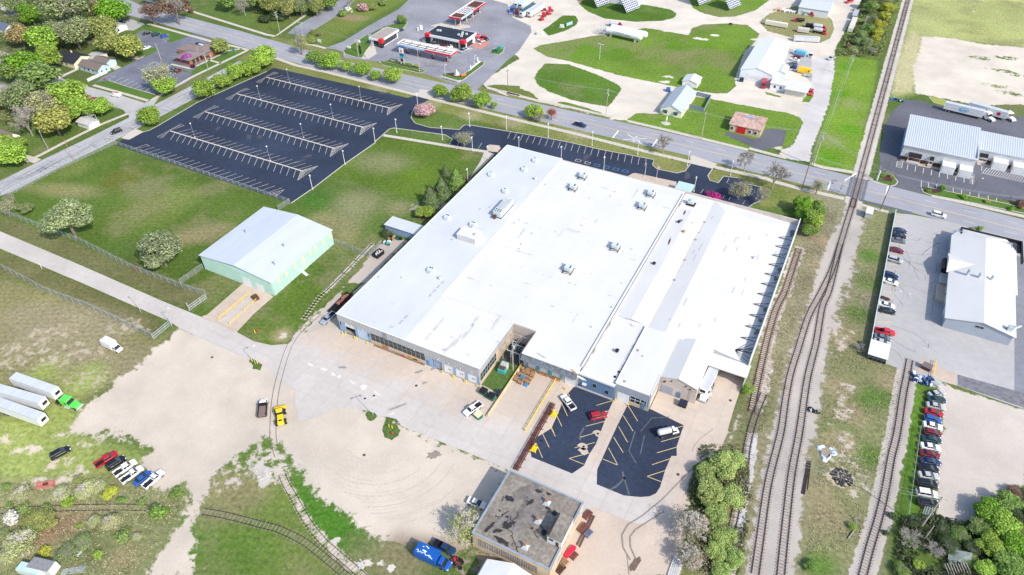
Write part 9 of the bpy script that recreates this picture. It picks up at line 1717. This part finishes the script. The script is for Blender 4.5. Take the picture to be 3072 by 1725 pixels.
# TREES AND SHRUBS
def crown(seed,n,size,blobs=7,rad=.62,squash=1.,conif=False,shell=.35,gap=.0):
 q_=random.Random(seed);mb=MB();bl=[]
 for i in range(blobs):
  a=q_.uniform(0,6.28);u_=q_.uniform(-.6,.9);rr_=q_.uniform(.25,.62)*(1-abs(u_)*.4)
  bl.append((Vector((cos(a)*rr_,sin(a)*rr_,u_*.55)),rad*q_.uniform(.6,1.0)))
 bl.append((Vector((0,0,0)),rad*1.05))
 for i in range(n):
  if conif:
   t=q_.random()**1.3;tier=(sin(t*26)*.5+.5)*.25;r_=(1-t)*(.8+tier)*(.5+.5*q_.random()**.4);a=q_.uniform(0,6.28);p=Vector((cos(a)*r_,sin(a)*r_,t*2-1));nrm=Vector((cos(a),sin(a),.5)).normalized()
  else:
   c,br_=bl[q_.randrange(len(bl))];d=Vector((q_.gauss(0,1),q_.gauss(0,1),q_.gauss(0,1))).normalized();rr_=br_*(shell+(1-shell)*q_.random()**.33)if q_.random()<.8 else br_*q_.random()
   p=c+d*rr_;p.z*=squash;nrm=(d+Vector((0,0,.5))+Vector((q_.gauss(0,.5),q_.gauss(0,.5),q_.gauss(0,.5)))).normalized()
  s=size*q_.uniform(.6,1.4);u2=nrm.orthogonal().normalized();u2.rotate(Matrix.Rotation(q_.uniform(0,6.28),3,nrm));v2=nrm.cross(u2)
  mb.add([p+u2*s,p+v2*s*.7+nrm*s*.15,p-u2*s*.9,p-v2*s*.8+nrm*s*.1],[(0,1,2,3)])
 me=bpy.data.meshes.new('crown');me.from_pydata([tuple(v)for v in mb.v],[],mb.f);me.materials.append(mLeaf);return me
def trunk(seed,limbs=6):
 q_=random.Random(seed);mb=MB();mb.tube((0,0,0),(0,0,.5),.035,.026,n=7)
 for i in range(limbs):
  a=i*6.28/limbs+q_.uniform(-.4,.4);z0=q_.uniform(.3,.5);e=Vector((cos(a)*.28,sin(a)*.28,z0+q_.uniform(.15,.3)));mb.tube((0,0,z0),e,.016,.009,n=5)
  for k in range(2):mb.tube(e,e+Vector((q_.uniform(-.15,.15),q_.uniform(-.15,.15),q_.uniform(.06,.18))),.008,.003,n=4)
 me=bpy.data.meshes.new('trunk');me.from_pydata([tuple(v)for v in mb.v],[],mb.f);me.materials.append(mBark);return me
def bare(seed,depth=5,spread=.62,m_=None):
 q_=random.Random(seed);mb=MB()
 def grow(p,d,l,r_,k):
  e=p+d*l;mb.tube(p,e,max(r_,.0045),max(r_*.68,.004),n=5 if k>2 else 3,cap=False)
  if k==0:return
  for i in range(3 if k>1 else 4):
   nd=(d+Vector((q_.gauss(0,spread),q_.gauss(0,spread),q_.gauss(.05,spread*.6)))).normalized();grow(p+d*l*q_.uniform(.55,1.),nd,l*q_.uniform(.62,.85),r_*.62,k-1)
 for i in range(4):
  a=i*1.57+q_.uniform(-.3,.3);grow(Vector((0,0,q_.uniform(.16,.3))),Vector((cos(a)*.55,sin(a)*.55,.9)).normalized(),.26,.016,depth)
 mb.tube((0,0,0),(0,0,.3),.026,.02,n=7)
 me=bpy.data.meshes.new('branches');me.from_pydata([tuple(v)for v in mb.v],[],mb.f);me.materials.append(m_ or mTwig);return me
CR={'round':[crown(s,6500,.058,18,.58,1.,shell=.45)for s in(1,2,3)],'spread':[crown(s,6500,.058,20,.44,.95,shell=.25)for s in(4,5,6)],'airy':[crown(s,4800,.036,20,.46,1.,shell=.05)for s in(7,8,9)],'willow':[crown(s,10000,.036,26,.38,.95,shell=.3)for s in(10,11)],'conifer':[crown(s,2600,.075,1,conif=True)for s in(12,13)],'shrub':[crown(s,1300,.11,9,.55,.9)for s in(14,15,16)],'wispy':[crown(s,1100,.05,12,.5,.9,shell=.1)for s in(17,18)],'buds':[crown(s,1800,.026,14,.5,.9,shell=.1)for s in(19,20)]}
TRK=[trunk(s)for s in(1,2,3)];BR=[bare(s)for s in(21,22,23)];BRT=[bare(s,4,.7)for s in(31,32)]
mWhiteTwig=mat('pale_branches',(.56,.53,.47),.9,var=.15);BRW=[bare(41,6,.55,mWhiteTwig)]
TC={'clump':(.33,.43,.13),'lime':(0.27,0.4,0.06),'maple':(0.17,0.34,0.03),'pear':(0.264,0.403,0.06),'green':(0.18,0.29,0.065),'mid':(0.212,0.304,0.089),'olive':(0.29,0.33,0.1),'yolive':(0.33,0.37,0.09),'pale':(0.419,0.446,0.21),'greyg':(0.25,0.31,0.13),'orange':(0.33,0.28,0.12),'dark':(0.07,0.11,0.04),'spruce':(0.13,0.2,0.075),'willow':(0.29,0.35,0.17),'willow2':(0.25,0.29,0.155),'magenta':(0.45,0.04,0.22),'purple':(0.42,0.1,0.42),'pink':(0.56,0.34,0.38),'white':(0.7,0.7,0.62),'darkred':(0.12,0.02,0.04),'red':(0.4,0.09,0.08),'brown':(0.22,0.13,0.09),'yellow':(0.4,0.44,0.06),'dead':(0.3,0.26,0.18)}
TREES=[(float(a[0]),float(a[1]),float(a[2]),float(a[3]),a[4],a[5])for a in(l.split(None,5)for l in '''-266 141.6 8.7 14.8 round:maple dense bright green maple at the top beside the main road
-278.7 123 11.6 19.7 airy:greyg:b largest grey-green half-leafed tree at the top left
-309.6 120.5 5.6 11.1 round:maple rounded bright green tree left of the big grey-green one
-332.2 125.7 5.1 10.2 airy:greyg:b grey bare-topped tree near the top left corner
-270.5 124 4.6 9.1 spread:dark dark tree between the grey-green tree and the pale house
-283.8 140.4 4.7 10.9 airy:orange:b orange-brown bare tree left of the dense maple
-255.8 108.6 7.6 13 airy:greyg:b grey-olive tree above the cream house
-269.3 108.1 6.1 10.3 airy:greyg:b dull grey tree left of the grey-olive one above the cream house
-250.8 122.1 6.1 11 spread:olive olive tree half covering the pale-roofed house
-232.6 111.9 5.9 9.5 spread:olive lower olive tree beside the upper office car park
-219.9 112.3 5.8 9.4 spread:yolive yellow-olive tree at the edge of the office car park
-265.7 97.2 6.7 11.5 spread:pear yellow-green tree left of centre in the housing block
-285.2 97.3 5.2 9.4 spread:orange orange-brown leafing tree at the left
-248.3 86.7 5.2 8.9 spread:pear fresh green tree hugging the left of the cream house
-247.6 74.1 6.4 10.2 spread:maple bright green tree in the middle of the left block
-228.4 66.8 7.4 11 spread:mid widest fresh green tree left of the street bend
-250.5 67.8 4.5 8.2 spread:green green tree at the left edge, middle
-199.8 61.1 6.6 10.5 spread:lime yellow-green tree beside the residential street
-201.8 51.9 5.6 10 airy:pale:b pale green tree left of the yellow-green one
-214.5 48.8 7 11.9 airy:greyg:b pale grey tree at the left above the dark bare one
-226.8 48.4 4.3 7.7 airy:pale:b pale leafing tree at the left edge below the small white house
-184.2 42.5 6.2 10 spread:yolive yellow-olive tree over the corner garden
-194.3 36.7 5.3 10.7 bare dark bare tree with pale trunks beside the white cottage
-186.6 55.1 4.8 8.2 spread:pear green tree over the white pergola
-196 69.8 2.4 3.4 shrub:magenta bright magenta redbud in the corner garden
-182 62.5 4 6.3 spread:pear round green tree at the end of the corner garden
-194.4 63.7 3.3 6 airy:orange:b brownish tree left of the magenta redbud
-189.2 24.1 4.7 5.7 spread:lime vivid lime tree beside the white cottage
-179.1 18.5 5.3 6.8 spread:lime huge lime green bush beside the left street
-235.5 157.6 7.6 12.1 wispy:brown:b reddish-brown budding tree beside the main road
-248 151.2 5.6 9.4 wispy:brown:b smaller brown budding tree left of the reddish one
-183.1 137.3 3.9 6.2 spread:olive olive tree at the right end of the brick office
-190.2 121.8 2.4 3.8 spread:purple purple blossom tree before the brick office
-183.4 118.3 1.5 2.2 shrub:darkred dark red shrub beside the brick office corner
-178.3 93.4 6.9 10.3 buds:pale:b big bare grey tree over the office car park stalls
-172.9 91.7 4.6 6 spread:lime yellow-green tree at the edge of the office car park
-152.4 96.4 5.3 8.5 round:pear round street tree nearest the lot, leftmost of the row by the side street
-153.3 108 4.1 6.5 round:pear second round tree of the row by the side street
-153.5 118 4.6 7.4 round:pear third round tree of the row by the side street
-150.5 124.3 5.1 8.1 round:pear fourth round tree of the row by the side street
-150.6 135.3 6.1 9.8 round:pear big corner tree where the side street meets the main road
-154.8 66.6 4.8 8.1 round:pear lone round tree beside the car park apron
-212.7 88.9 0.7 0.8 shrub:red tiny red bush at the end of the white picket fence
-242.9 173.9 2.2 3.1 shrub:brown small brown bush on the far verge
-210.5 183.8 5.7 10.2 bare dark bare tree at the top among the shadows
-192.8 180.6 3.2 3.9 shrub:dark dark evergreen bush on the far lawn
-224.3 185.7 6.7 10.6 spread:green green tree cut by the top edge
-208.7 193.2 7.2 11.6 spread:mid green tree at the top left of the woods
-269.3 173.3 5.5 10 airy:olive:b tree at the top edge above the main road
-198.9 193 6.6 11.2 spread:olive olive tree at the left end of the north woods
-183.5 191.2 5.6 11.2 spread:olive tall yellow-olive tree in the north woods
-194.3 182.1 3.4 4.1 shrub:dark left dark bush below the north woods
-191 186.1 3.6 4.3 shrub:dark middle dark bush below the north woods
-186.9 187 2.8 3.4 shrub:dark right dark bush below the north woods
-179.7 197.2 4.7 10 airy:mid:b slim green tree in the middle of the north woods
-171.7 201.4 5.6 10.7 airy:olive:b brownish tree in the right half of the north woods
-170.6 211.1 5.4 9.8 spread:green green tree at the right end of the north woods
-174.4 202.5 3 4.5 shrub:dark dark bush at the foot of the north woods
-153.1 219.8 3.9 5.1 shrub:pink pale pink blossom thicket above the station lawn
-160.9 215.8 2.3 2.8 shrub:white small white blossom bush by the north street
-158.5 208.5 3 3.9 shrub:green green bush left of the white blossom bush
-157.5 214.6 1.1 1.3 shrub:white tiny white blossom bush right of the green one
-148.4 223.2 3.3 4 airy:olive:b brownish brush right of the pink thicket
-147.8 232.9 3.1 4 shrub:mid bush at the top edge above the station lawn
-161.3 219 3.6 6.9 bare bare tree behind the white blossom bush
-121 213 2.7 4.5 round:green clipped oval evergreen behind the car wash
-144.7 155.4 5.6 10.7 buds:yolive:b tall bare-branched tree on the verge by the side street corner
-149.2 169 2.5 3.7 spread:olive small olive tree by the corner sign
-151.5 178.2 1.8 3.3 wispy:orange:b slim orange-brown young tree by the corner sign
-157.9 179.4 1.5 2.7 wispy:orange:b slimmer orange-brown young tree left of the corner sign
-130.8 149.6 3.9 6.3 round:green dark green round tree at the left of the roadside row
-119.7 147.9 5.2 7.7 round:pear largest round tree of the left roadside row
-110.5 148.9 3 5.1 round:pear small round tree after the largest one in the roadside row
-100.8 148.5 4.2 6.3 round:pear fourth round tree of the left roadside row
-91.6 147.5 2.8 4.5 round:pear small fifth round tree of the left roadside row
-82.3 148.6 4.6 6.9 round:pear last round tree of the left roadside row
-54.3 146.5 3.5 5.3 round:pear left tree of the three round ones past the lot entrance
-43.3 146.7 4.9 7.2 round:pear middle and largest tree of the three past the lot entrance
-32.2 145.6 4.3 6.5 round:pear right tree of the three round ones past the lot entrance
-25.9 146.6 2.2 3.4 airy:pear:b small thin tree right of the three round ones
-50.3 126.8 4.4 5 round:pink pink blossoming crab apple at the lot corner
-21.1 111.2 4.5 7.2 buds:pale:b pale bare tree between the walk and the front strip
-127.1 172.2 1.2 1.8 shrub:white white blossom sapling on the car wash lawn
-59.5 169.6 1.8 2.9 conifer:white white blossom tree on the kerbed station strip
-98.4 169 0.8 1.1 shrub:orange brown shrub at the left of the station bed
-95.4 169.8 0.8 1.1 shrub:pear green shrub second in the station bed
-86.7 169.4 0.9 1.2 shrub:pear green shrub third in the station bed
-82.4 168.4 1.2 1.6 shrub:yolive brownish yellow shrub at the right of the station bed
-5.8 146.2 3.9 5.8 round:lime bright lime tree on the road verge
-2.5 144.5 3.4 5.1 buds:pale:b grey bare tree just right of the lime one
1.5 148.7 2.8 5.4 wispy:red:b bare tree with a reddish crown on the road verge
54.4 142.9 4.8 8.2 bare wide bare tree on the verge before the front strip
87.3 143.9 5 9.1 bare bare tree right of the main entrance drive
90 123.4 5.4 7.5 buds:pale:b wide grey bare tree behind the factory at its right
98.2 123.6 3.8 6.8 bare bare tree near the right rear corner of the factory
81.2 119.9 3.1 2.8 shrub:magenta low magenta redbud behind the factory wall
99.9 136 6.2 10.6 bare largest bare tree left of the level crossing
115.2 140.2 3.3 6.3 buds:pale:b slim bare tree beside the level crossing
112.2 125.1 3.9 6.3 spread:maple upper dark green tree of the clump by the track
117.7 125.8 3.4 5.4 spread:green right green tree of the clump by the track
117.1 118 4.2 5.9 spread:pear middle bright green tree of the clump by the track
113.2 119.7 2.6 4.1 spread:maple left green tree of the clump by the track
117.6 112.8 3.1 3.7 spread:green lowest green bush of the clump by the track
139 164.4 1 1.3 shrub:yellow yellow-green shrub in the kerbed bed
135.9 164.1 1.4 1.6 shrub:green green shrub in the kerbed bed by the dark pole
157.2 163.7 1.4 2.1 round:maple small bright tree in the warehouse verge
152.4 160.1 1.3 1.3 shrub:green low shrubs left of the small bright tree
164.4 161.2 1.5 1.6 shrub:maple first round shrub along the warehouse verge
172 161.6 1.2 1.3 shrub:olive brown-green shrub along the warehouse verge
179.7 160.3 1.4 1.5 shrub:maple last round shrub along the warehouse verge
183 164.4 2.3 2.7 shrub:brown brown bush at the right edge by the verge
170.3 142.2 1.2 1.6 shrub:lime lime shrub behind the black parapet
167.7 141.5 0.9 1 shrub:pale small pale shrub left of the lime one
112.4 110.6 0.8 1.3 bare scrubby bare sapling on the factory parapet corner
117.4 353.1 4.5 6.2 airy:mid:b leafy green tree at the top left of the yellow line
119.3 346.2 4 5.6 spread:yellow topmost yellow-green tree beside the railway
118.9 332.2 3.9 5.5 spread:yellow second yellow-green tree beside the railway
118.4 319.1 3.7 5.2 spread:yellow third yellow-green tree beside the railway
118.2 306.9 3.4 4.8 spread:yellow fourth yellow-green tree beside the railway
118.4 299.1 2.8 3.9 spread:yellow lowest yellow-green tree beside the railway
110.3 340.2 4.4 7.5 spread:mid green tree at the top of the dark tree line
107.4 348.7 3.6 6.1 spread:dark dark tree at the very top of the tree line
113.7 321.4 4 6.3 airy:greyg:b shadowed grey-green tree in the middle of the tree line
112.7 308.1 3.9 6.2 spread:green dark green tree behind the yellow ones
110.8 300 3.3 4.9 spread:mid mid green tree at the left of the tree line
110.1 292.4 2.7 3.8 spread:mid low green tree at the foot of the tree line
115.3 291.7 3.2 4.8 airy:greyg:b grey tree between the green and yellow ones
118.5 282.7 3.2 4.1 bare bare grey brush at the end of the tree line
110.7 280.2 2 2.4 airy:pale:b pale scrub beside the upper end of the mown strip
123.4 355 2.4 2.9 shrub:lime bright green bush beside the topmost track
106.9 286 2.1 2.1 airy:brown:b purplish brush below the tree line
-113.3 -4 9 13.5 willow:willow big grey-green willow nearer the left edge
-71.9 -1 8.4 12.6 willow:willow2 big olive-grey willow beside the mint warehouse
-142.5 -2.3 3.3 4.2 willow:greyg small grey willow scrub left of the big willow
-147.2 -5.5 4.2 6.7 buds:pale:b pale bare shrub at the left edge
-148.4 -2.7 2.3 7.8 bare leaning bare trunk at the left edge by the fence
-80 -6.7 1.7 1.2 shrub:brown low brown brush along the fence below the right willow
-11.5 69.8 4.8 7.7 conifer:spruce lower left spruce of the group beside the factory
-10.3 75.9 5.2 8.4 conifer:spruce middle spruce of the group beside the factory
-9.1 84.5 5 7.9 conifer:green upper right spruce of the group beside the factory
-17.3 89.9 2.4 4.2 conifer:spruce small spruce behind the middle one beside the factory
-8.7 61.5 3.6 4.3 spread:lime vivid lime bush between the spruces and the annex shed
-14.3 45.9 2.7 2.7 airy:dark:b dark scrub bush beside the annex shed
115.2 31.8 2.1 2.3 airy:pear:b pale lime bush beside the dock lane
67.7 -39.6 5.1 7.1 buds:yolive:w big pale bare tree beside the old workshop wall
116.1 3.6 4.3 4.8 willow:clump topmost light green tree of the long clump beside the siding
111.8 0 3 3.6 willow:clump green tree at the upper left of the long clump
117.5 7.1 2.8 3.1 willow:clump light green tree at the upper right of the long clump
114.4 -5.4 4.2 5 willow:clump dense green tree in the middle of the long clump
118.9 -4.2 3.7 4.4 willow:clump light green tree right of the middle of the long clump
117.1 -10.4 3.4 4 willow:clump green tree below the middle of the long clump
120 -14.8 3.5 4.2 willow:clump green tree behind the big bare one at the bottom
124 -18.5 2.7 3.3 willow:clump light green tree at the bottom right of the long clump
119.9 -18.5 2.8 3.3 willow:clump darker green tree at the bottom of the long clump
122.1 -22.7 2.7 3.3 willow:clump green tree cut by the bottom edge in the long clump
113.2 -16.1 5.2 6.7 buds:dead:w large pale bare tree leaning over the gravel
115 -23.3 4.3 5.2 buds:dead:w dense grey bare tree at the bottom of the gravel
0 -68.9 2.4 2.7 shrub:green green bush at the right end of the rusty track
0.8 -67.6 1.2 1.5 shrub:maple brighter green bush hugging the end of the rusty track
-14.5 -70.2 2 2.2 spread:yellow yellow bush among the grey scrub
-11.1 -70 1.4 1.4 shrub:green low green bush right of the yellow one
-25.3 -70.9 1.5 1.6 airy:olive:b dark olive scrub on the grass
-21.5 -76.5 1.7 1.9 shrub:pear bright green bush on the track verge
-25.2 -79.5 1.5 1.7 shrub:mid green bush left of the bright one on the verge
-30.3 -82.2 1.5 1.6 shrub:mid green bush near the left end of the track
-33.6 -83.3 1.2 1.4 shrub:mid green bush at the left edge of the track
-29.8 -85.6 2.3 2.5 shrub:white white blossoming bush at the left edge
-23.9 -83.3 3.2 3.2 willow:olive dark olive thicket, upper part
-21.3 -82.5 3.1 3.1 willow:olive dark olive thicket, right part
-22.8 -85.4 2.4 2.4 willow:green dark green thicket, lower part
-26.8 -82.3 1.2 1.6 spread:pear yellow-green bush behind the olive thicket
-21 -88.7 4.2 4.6 airy:pale:w large pale half-bare tree at the lower left
-21.6 -91.8 2.8 3.1 airy:pale:w pale yellow-green tree above the corner
-15.6 -87.1 1.5 1.6 shrub:yellow yellow bush beside the grey box trailer
-7.6 -75.5 2.5 3 airy:pale:w pale rounded tree in the middle of the scrub
-11.6 -77 1.9 2.3 airy:pale:w smaller pale tree left of the rounded one
-2.9 -76.3 2 2 shrub:mid green bush in the lower scrub
0.3 -75.1 1.4 1.4 airy:pale:w pale bush at the right of the lower scrub
-14.6 -79.1 0.9 0.9 shrub:pear small bright bush in the upper scrub
-4.3 -82.2 1.2 1.2 shrub:pear bright bush at the bottom of the scrub
-20.5 -72.3 3 2.7 airy:pale:w pale grey brush above the track, left of the yellow bush
-18.6 -70.1 2.3 2.1 airy:pale:w pale grey brush next to the yellow bush
-25.2 -75.9 2.8 2.5 airy:pale:w grey brush above the track at the left
-33.6 -80.2 2.8 2.5 airy:pale:w wide grey brush at the left of the track
-39.6 -80.2 1.5 1.4 shrub:mid green scrub at the left edge of the grass
-9.4 -81.7 2.6 2.3 airy:greyg:b grey brush around the tyres
-0.7 -62.4 1.9 1.5 shrub:green low green bush beside the gravel lane
-6.1 -68.1 1.4 1.1 shrub:mid low green scrub over the end of the track
-28 -88.7 1.7 1.8 willow:greyg grey thicket at the left edge of the scrub
-10.2 -85.3 2.8 2.5 airy:greyg:b grey brush above the corner trailers
173.1 19.3 3.6 4 spread:maple upper left tree of the lower right wood
177.2 23.2 3.6 4 spread:green upper middle tree of the lower right wood
179.9 21 3.3 4 spread:dark dark tree at the right edge of the wood
176.2 16.9 4 4.4 spread:pear brightest tree in the middle of the wood
171.8 14.4 2.8 2.8 spread:mid muted green tree at the left of the wood
173.7 10.7 3.7 3.7 willow:pear light tree in the lower middle of the wood
178.3 13 3.7 4.1 spread:maple green tree at the right of the wood
177.1 7.1 3.6 3.6 spread:green green tree at the bottom right corner
173 4.3 2.5 2.5 spread:pear green tree at the bottom edge right of the ruin
170.5 8.3 2.3 2.3 airy:dark:b dark tree above the ruined shed
167.7 10.5 2.6 2.3 airy:green:b thin green tree at the wood's left edge
164.7 10.6 2.1 1.7 airy:dark:b dark brush below the end of the car park
158 4.4 3.5 2.5 bare dark twiggy brush at the left end of the wood
162.7 3.7 3 2.4 bare bare dark brush above the ruined shed
160.1 -1.4 1.6 1.6 shrub:lime lime bush at the bottom edge left of the ruin
158.7 9.7 1.9 1.5 airy:dark:b dark brush around the foot of the leaning pole
165.8 6.7 2.6 2.3 airy:dark:b dark thicket left of the ruined shed
153.9 9.2 1.1 1.1 shrub:dark dark bush beside the right track, upper
153.3 4 0.9 0.9 shrub:dark dark bush beside the right track, lower
157.1 -4.4 2 2 airy:green:b thin green bush at the bottom by the right track
146.1 2.2 1.2 1.2 airy:pear:b green sprouts on the fallen trunk
139.3 -12.1 1.8 1.6 willow:green soft green bush at the bottom between the tracks
179 28.7 2.2 2 airy:brown:b brown leafless brush at the top edge of the wood
170.1 5 2.1 1.7 airy:green:b green growth over the ruined shed
140.4 62.1 2.3 2 bare dark bare shrub left of the bin shelter
-63.5 -67.4 1.7 1.7 shrub:mid bush cut by the left edge beside the trailers'''.split('\n'))]
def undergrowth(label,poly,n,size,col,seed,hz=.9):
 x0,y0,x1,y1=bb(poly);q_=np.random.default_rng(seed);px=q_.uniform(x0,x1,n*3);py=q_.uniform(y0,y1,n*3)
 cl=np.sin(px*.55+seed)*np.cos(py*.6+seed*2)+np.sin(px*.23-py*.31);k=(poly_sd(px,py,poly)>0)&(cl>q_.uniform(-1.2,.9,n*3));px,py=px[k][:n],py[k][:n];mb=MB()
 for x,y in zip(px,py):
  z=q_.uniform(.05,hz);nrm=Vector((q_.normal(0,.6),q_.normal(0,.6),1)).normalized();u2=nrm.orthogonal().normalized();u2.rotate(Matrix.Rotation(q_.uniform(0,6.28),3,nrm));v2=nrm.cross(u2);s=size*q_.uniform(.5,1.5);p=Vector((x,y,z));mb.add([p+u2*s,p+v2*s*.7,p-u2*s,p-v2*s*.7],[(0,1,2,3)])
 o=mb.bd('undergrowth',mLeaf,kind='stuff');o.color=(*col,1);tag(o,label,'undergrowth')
SCR=[(-44.7,-81.5),(-28.4,-74.5),(-22.7,-69),(-12.6,-66.5),(-4.2,-62.9),(-0.5,-60.4),(3,-64.3),(5.2,-69.9),(6,-77.5),(5.7,-82.1),(-22.2,-96.4)]
undergrowth('grey-green low scrub filling the lower left corner',SCR,5200,.17,(.27,.29,.14),1,.5);undergrowth('pale dry weeds scattered through the lower left scrub',SCR,2600,.15,(.38,.37,.22),2,.4)
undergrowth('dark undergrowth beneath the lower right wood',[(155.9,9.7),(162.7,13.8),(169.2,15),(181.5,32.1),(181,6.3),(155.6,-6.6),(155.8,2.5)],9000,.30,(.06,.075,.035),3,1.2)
undergrowth('weeds and leaf litter under the long green clump by the siding',[(108.9,8.8),(118.8,13.8),(124.1,-0.3),(125.9,-20.9),(117.8,-25),(111.5,-15.8),(109.4,-4.6)],5000,.26,(.16,.17,.08),4,.9)
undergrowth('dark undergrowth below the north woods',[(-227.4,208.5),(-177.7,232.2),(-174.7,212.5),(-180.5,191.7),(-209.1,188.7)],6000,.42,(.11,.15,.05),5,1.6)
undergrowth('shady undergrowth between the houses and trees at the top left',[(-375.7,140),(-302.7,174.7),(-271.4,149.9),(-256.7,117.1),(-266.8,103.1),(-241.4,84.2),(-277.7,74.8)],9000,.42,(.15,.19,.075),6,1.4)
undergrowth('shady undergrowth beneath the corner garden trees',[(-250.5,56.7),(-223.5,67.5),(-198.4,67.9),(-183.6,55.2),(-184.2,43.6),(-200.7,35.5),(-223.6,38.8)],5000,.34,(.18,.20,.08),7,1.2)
undergrowth('brushy weeds along the northern railway tree line',[(104,343.8),(107.9,368.1),(124.4,375.9),(123.9,280.4),(103,273.1)],5000,.42,(.16,.19,.07),8,1.2)
undergrowth('dry weeds on the strip between factory wall and main tracks',[(114.9,108),(121,135.5),(124.7,130.1),(122.9,93.3),(122.2,81.7),(121.6,59.7),(122.5,29.5),(121.6,15.3),(123.2,-9.8),(117.9,27.1),(115.8,51.9),(116.5,81.4)],5000,.13,(.27,.24,.15),9,.4)
undergrowth('dry tufts on the field between the main and right tracks',[(133.6,120.6),(138.7,137),(141,91.1),(141,60),(152.2,59),(152.3,36.3),(148.4,0.1),(143.4,-11.9),(138,-14.7),(136.7,15.9),(134,39.3),(133.9,81.1)],7000,.13,(.28,.265,.16),10,.35)
tc=[0]
for i,(x,y,r_,h,kind,lab)in enumerate(TREES):
 k=kind.split(':');q_=random.Random(i*13+5)
 small=k[0]=='shrub' or h<3.0
 if x<-160 and y<175 and not small and k[0]!='round':r_*=1.38;h*=1.3
 t=empty('shrub' if small else('bare_tree' if k[0]in('bare','buds')else 'tree'),(x,y,0),q_.uniform(0,6.28),lab,'shrub' if small else 'tree')
 def put(me,name,s,z,col=None,vary=True):
  o=bpy.data.objects.new(name,me);COL.objects.link(o);o.parent=t;o.location=(0,0,z);o.scale=s
  if col:f_=q_.uniform(.88,1.12);o.color=(col[0]*f_,col[1]*q_.uniform(.93,1.07)*f_,col[2]*f_,1)
  return o
 if k[0]=='bare':
  put(BR[i%3],'branches',(r_*1.5,r_*1.5,h*1.1),0);continue
 col=TC[k[1]];fam=CR[k[0]];me=fam[i%len(fam)]
 if k[0]=='conifer':put(me,'crown',(r_*.95,r_*.95,h*.5),h*.55,col)
 elif k[0]=='shrub':put(me,'foliage',(r_*1.1,r_*1.1,h*.6),h*.45,col)
 else:put(me,'crown',(r_*1.18,r_*1.18,h*.52),h*.60,col)
 if k[0]!='shrub':put(TRK[i%3],'trunk',(h*1.1,h*1.1,h),0)
 if len(k)>2:put(BRW[0]if k[2]=='w' else BR[i%3],'branches',(r_*1.35,r_*1.35,h*1.05),0)
for k,pr in PROTO.items():
 if 'label' not in pr.keys():
  for c in[pr]+list(pr.children_recursive):bpy.data.objects.remove(c)
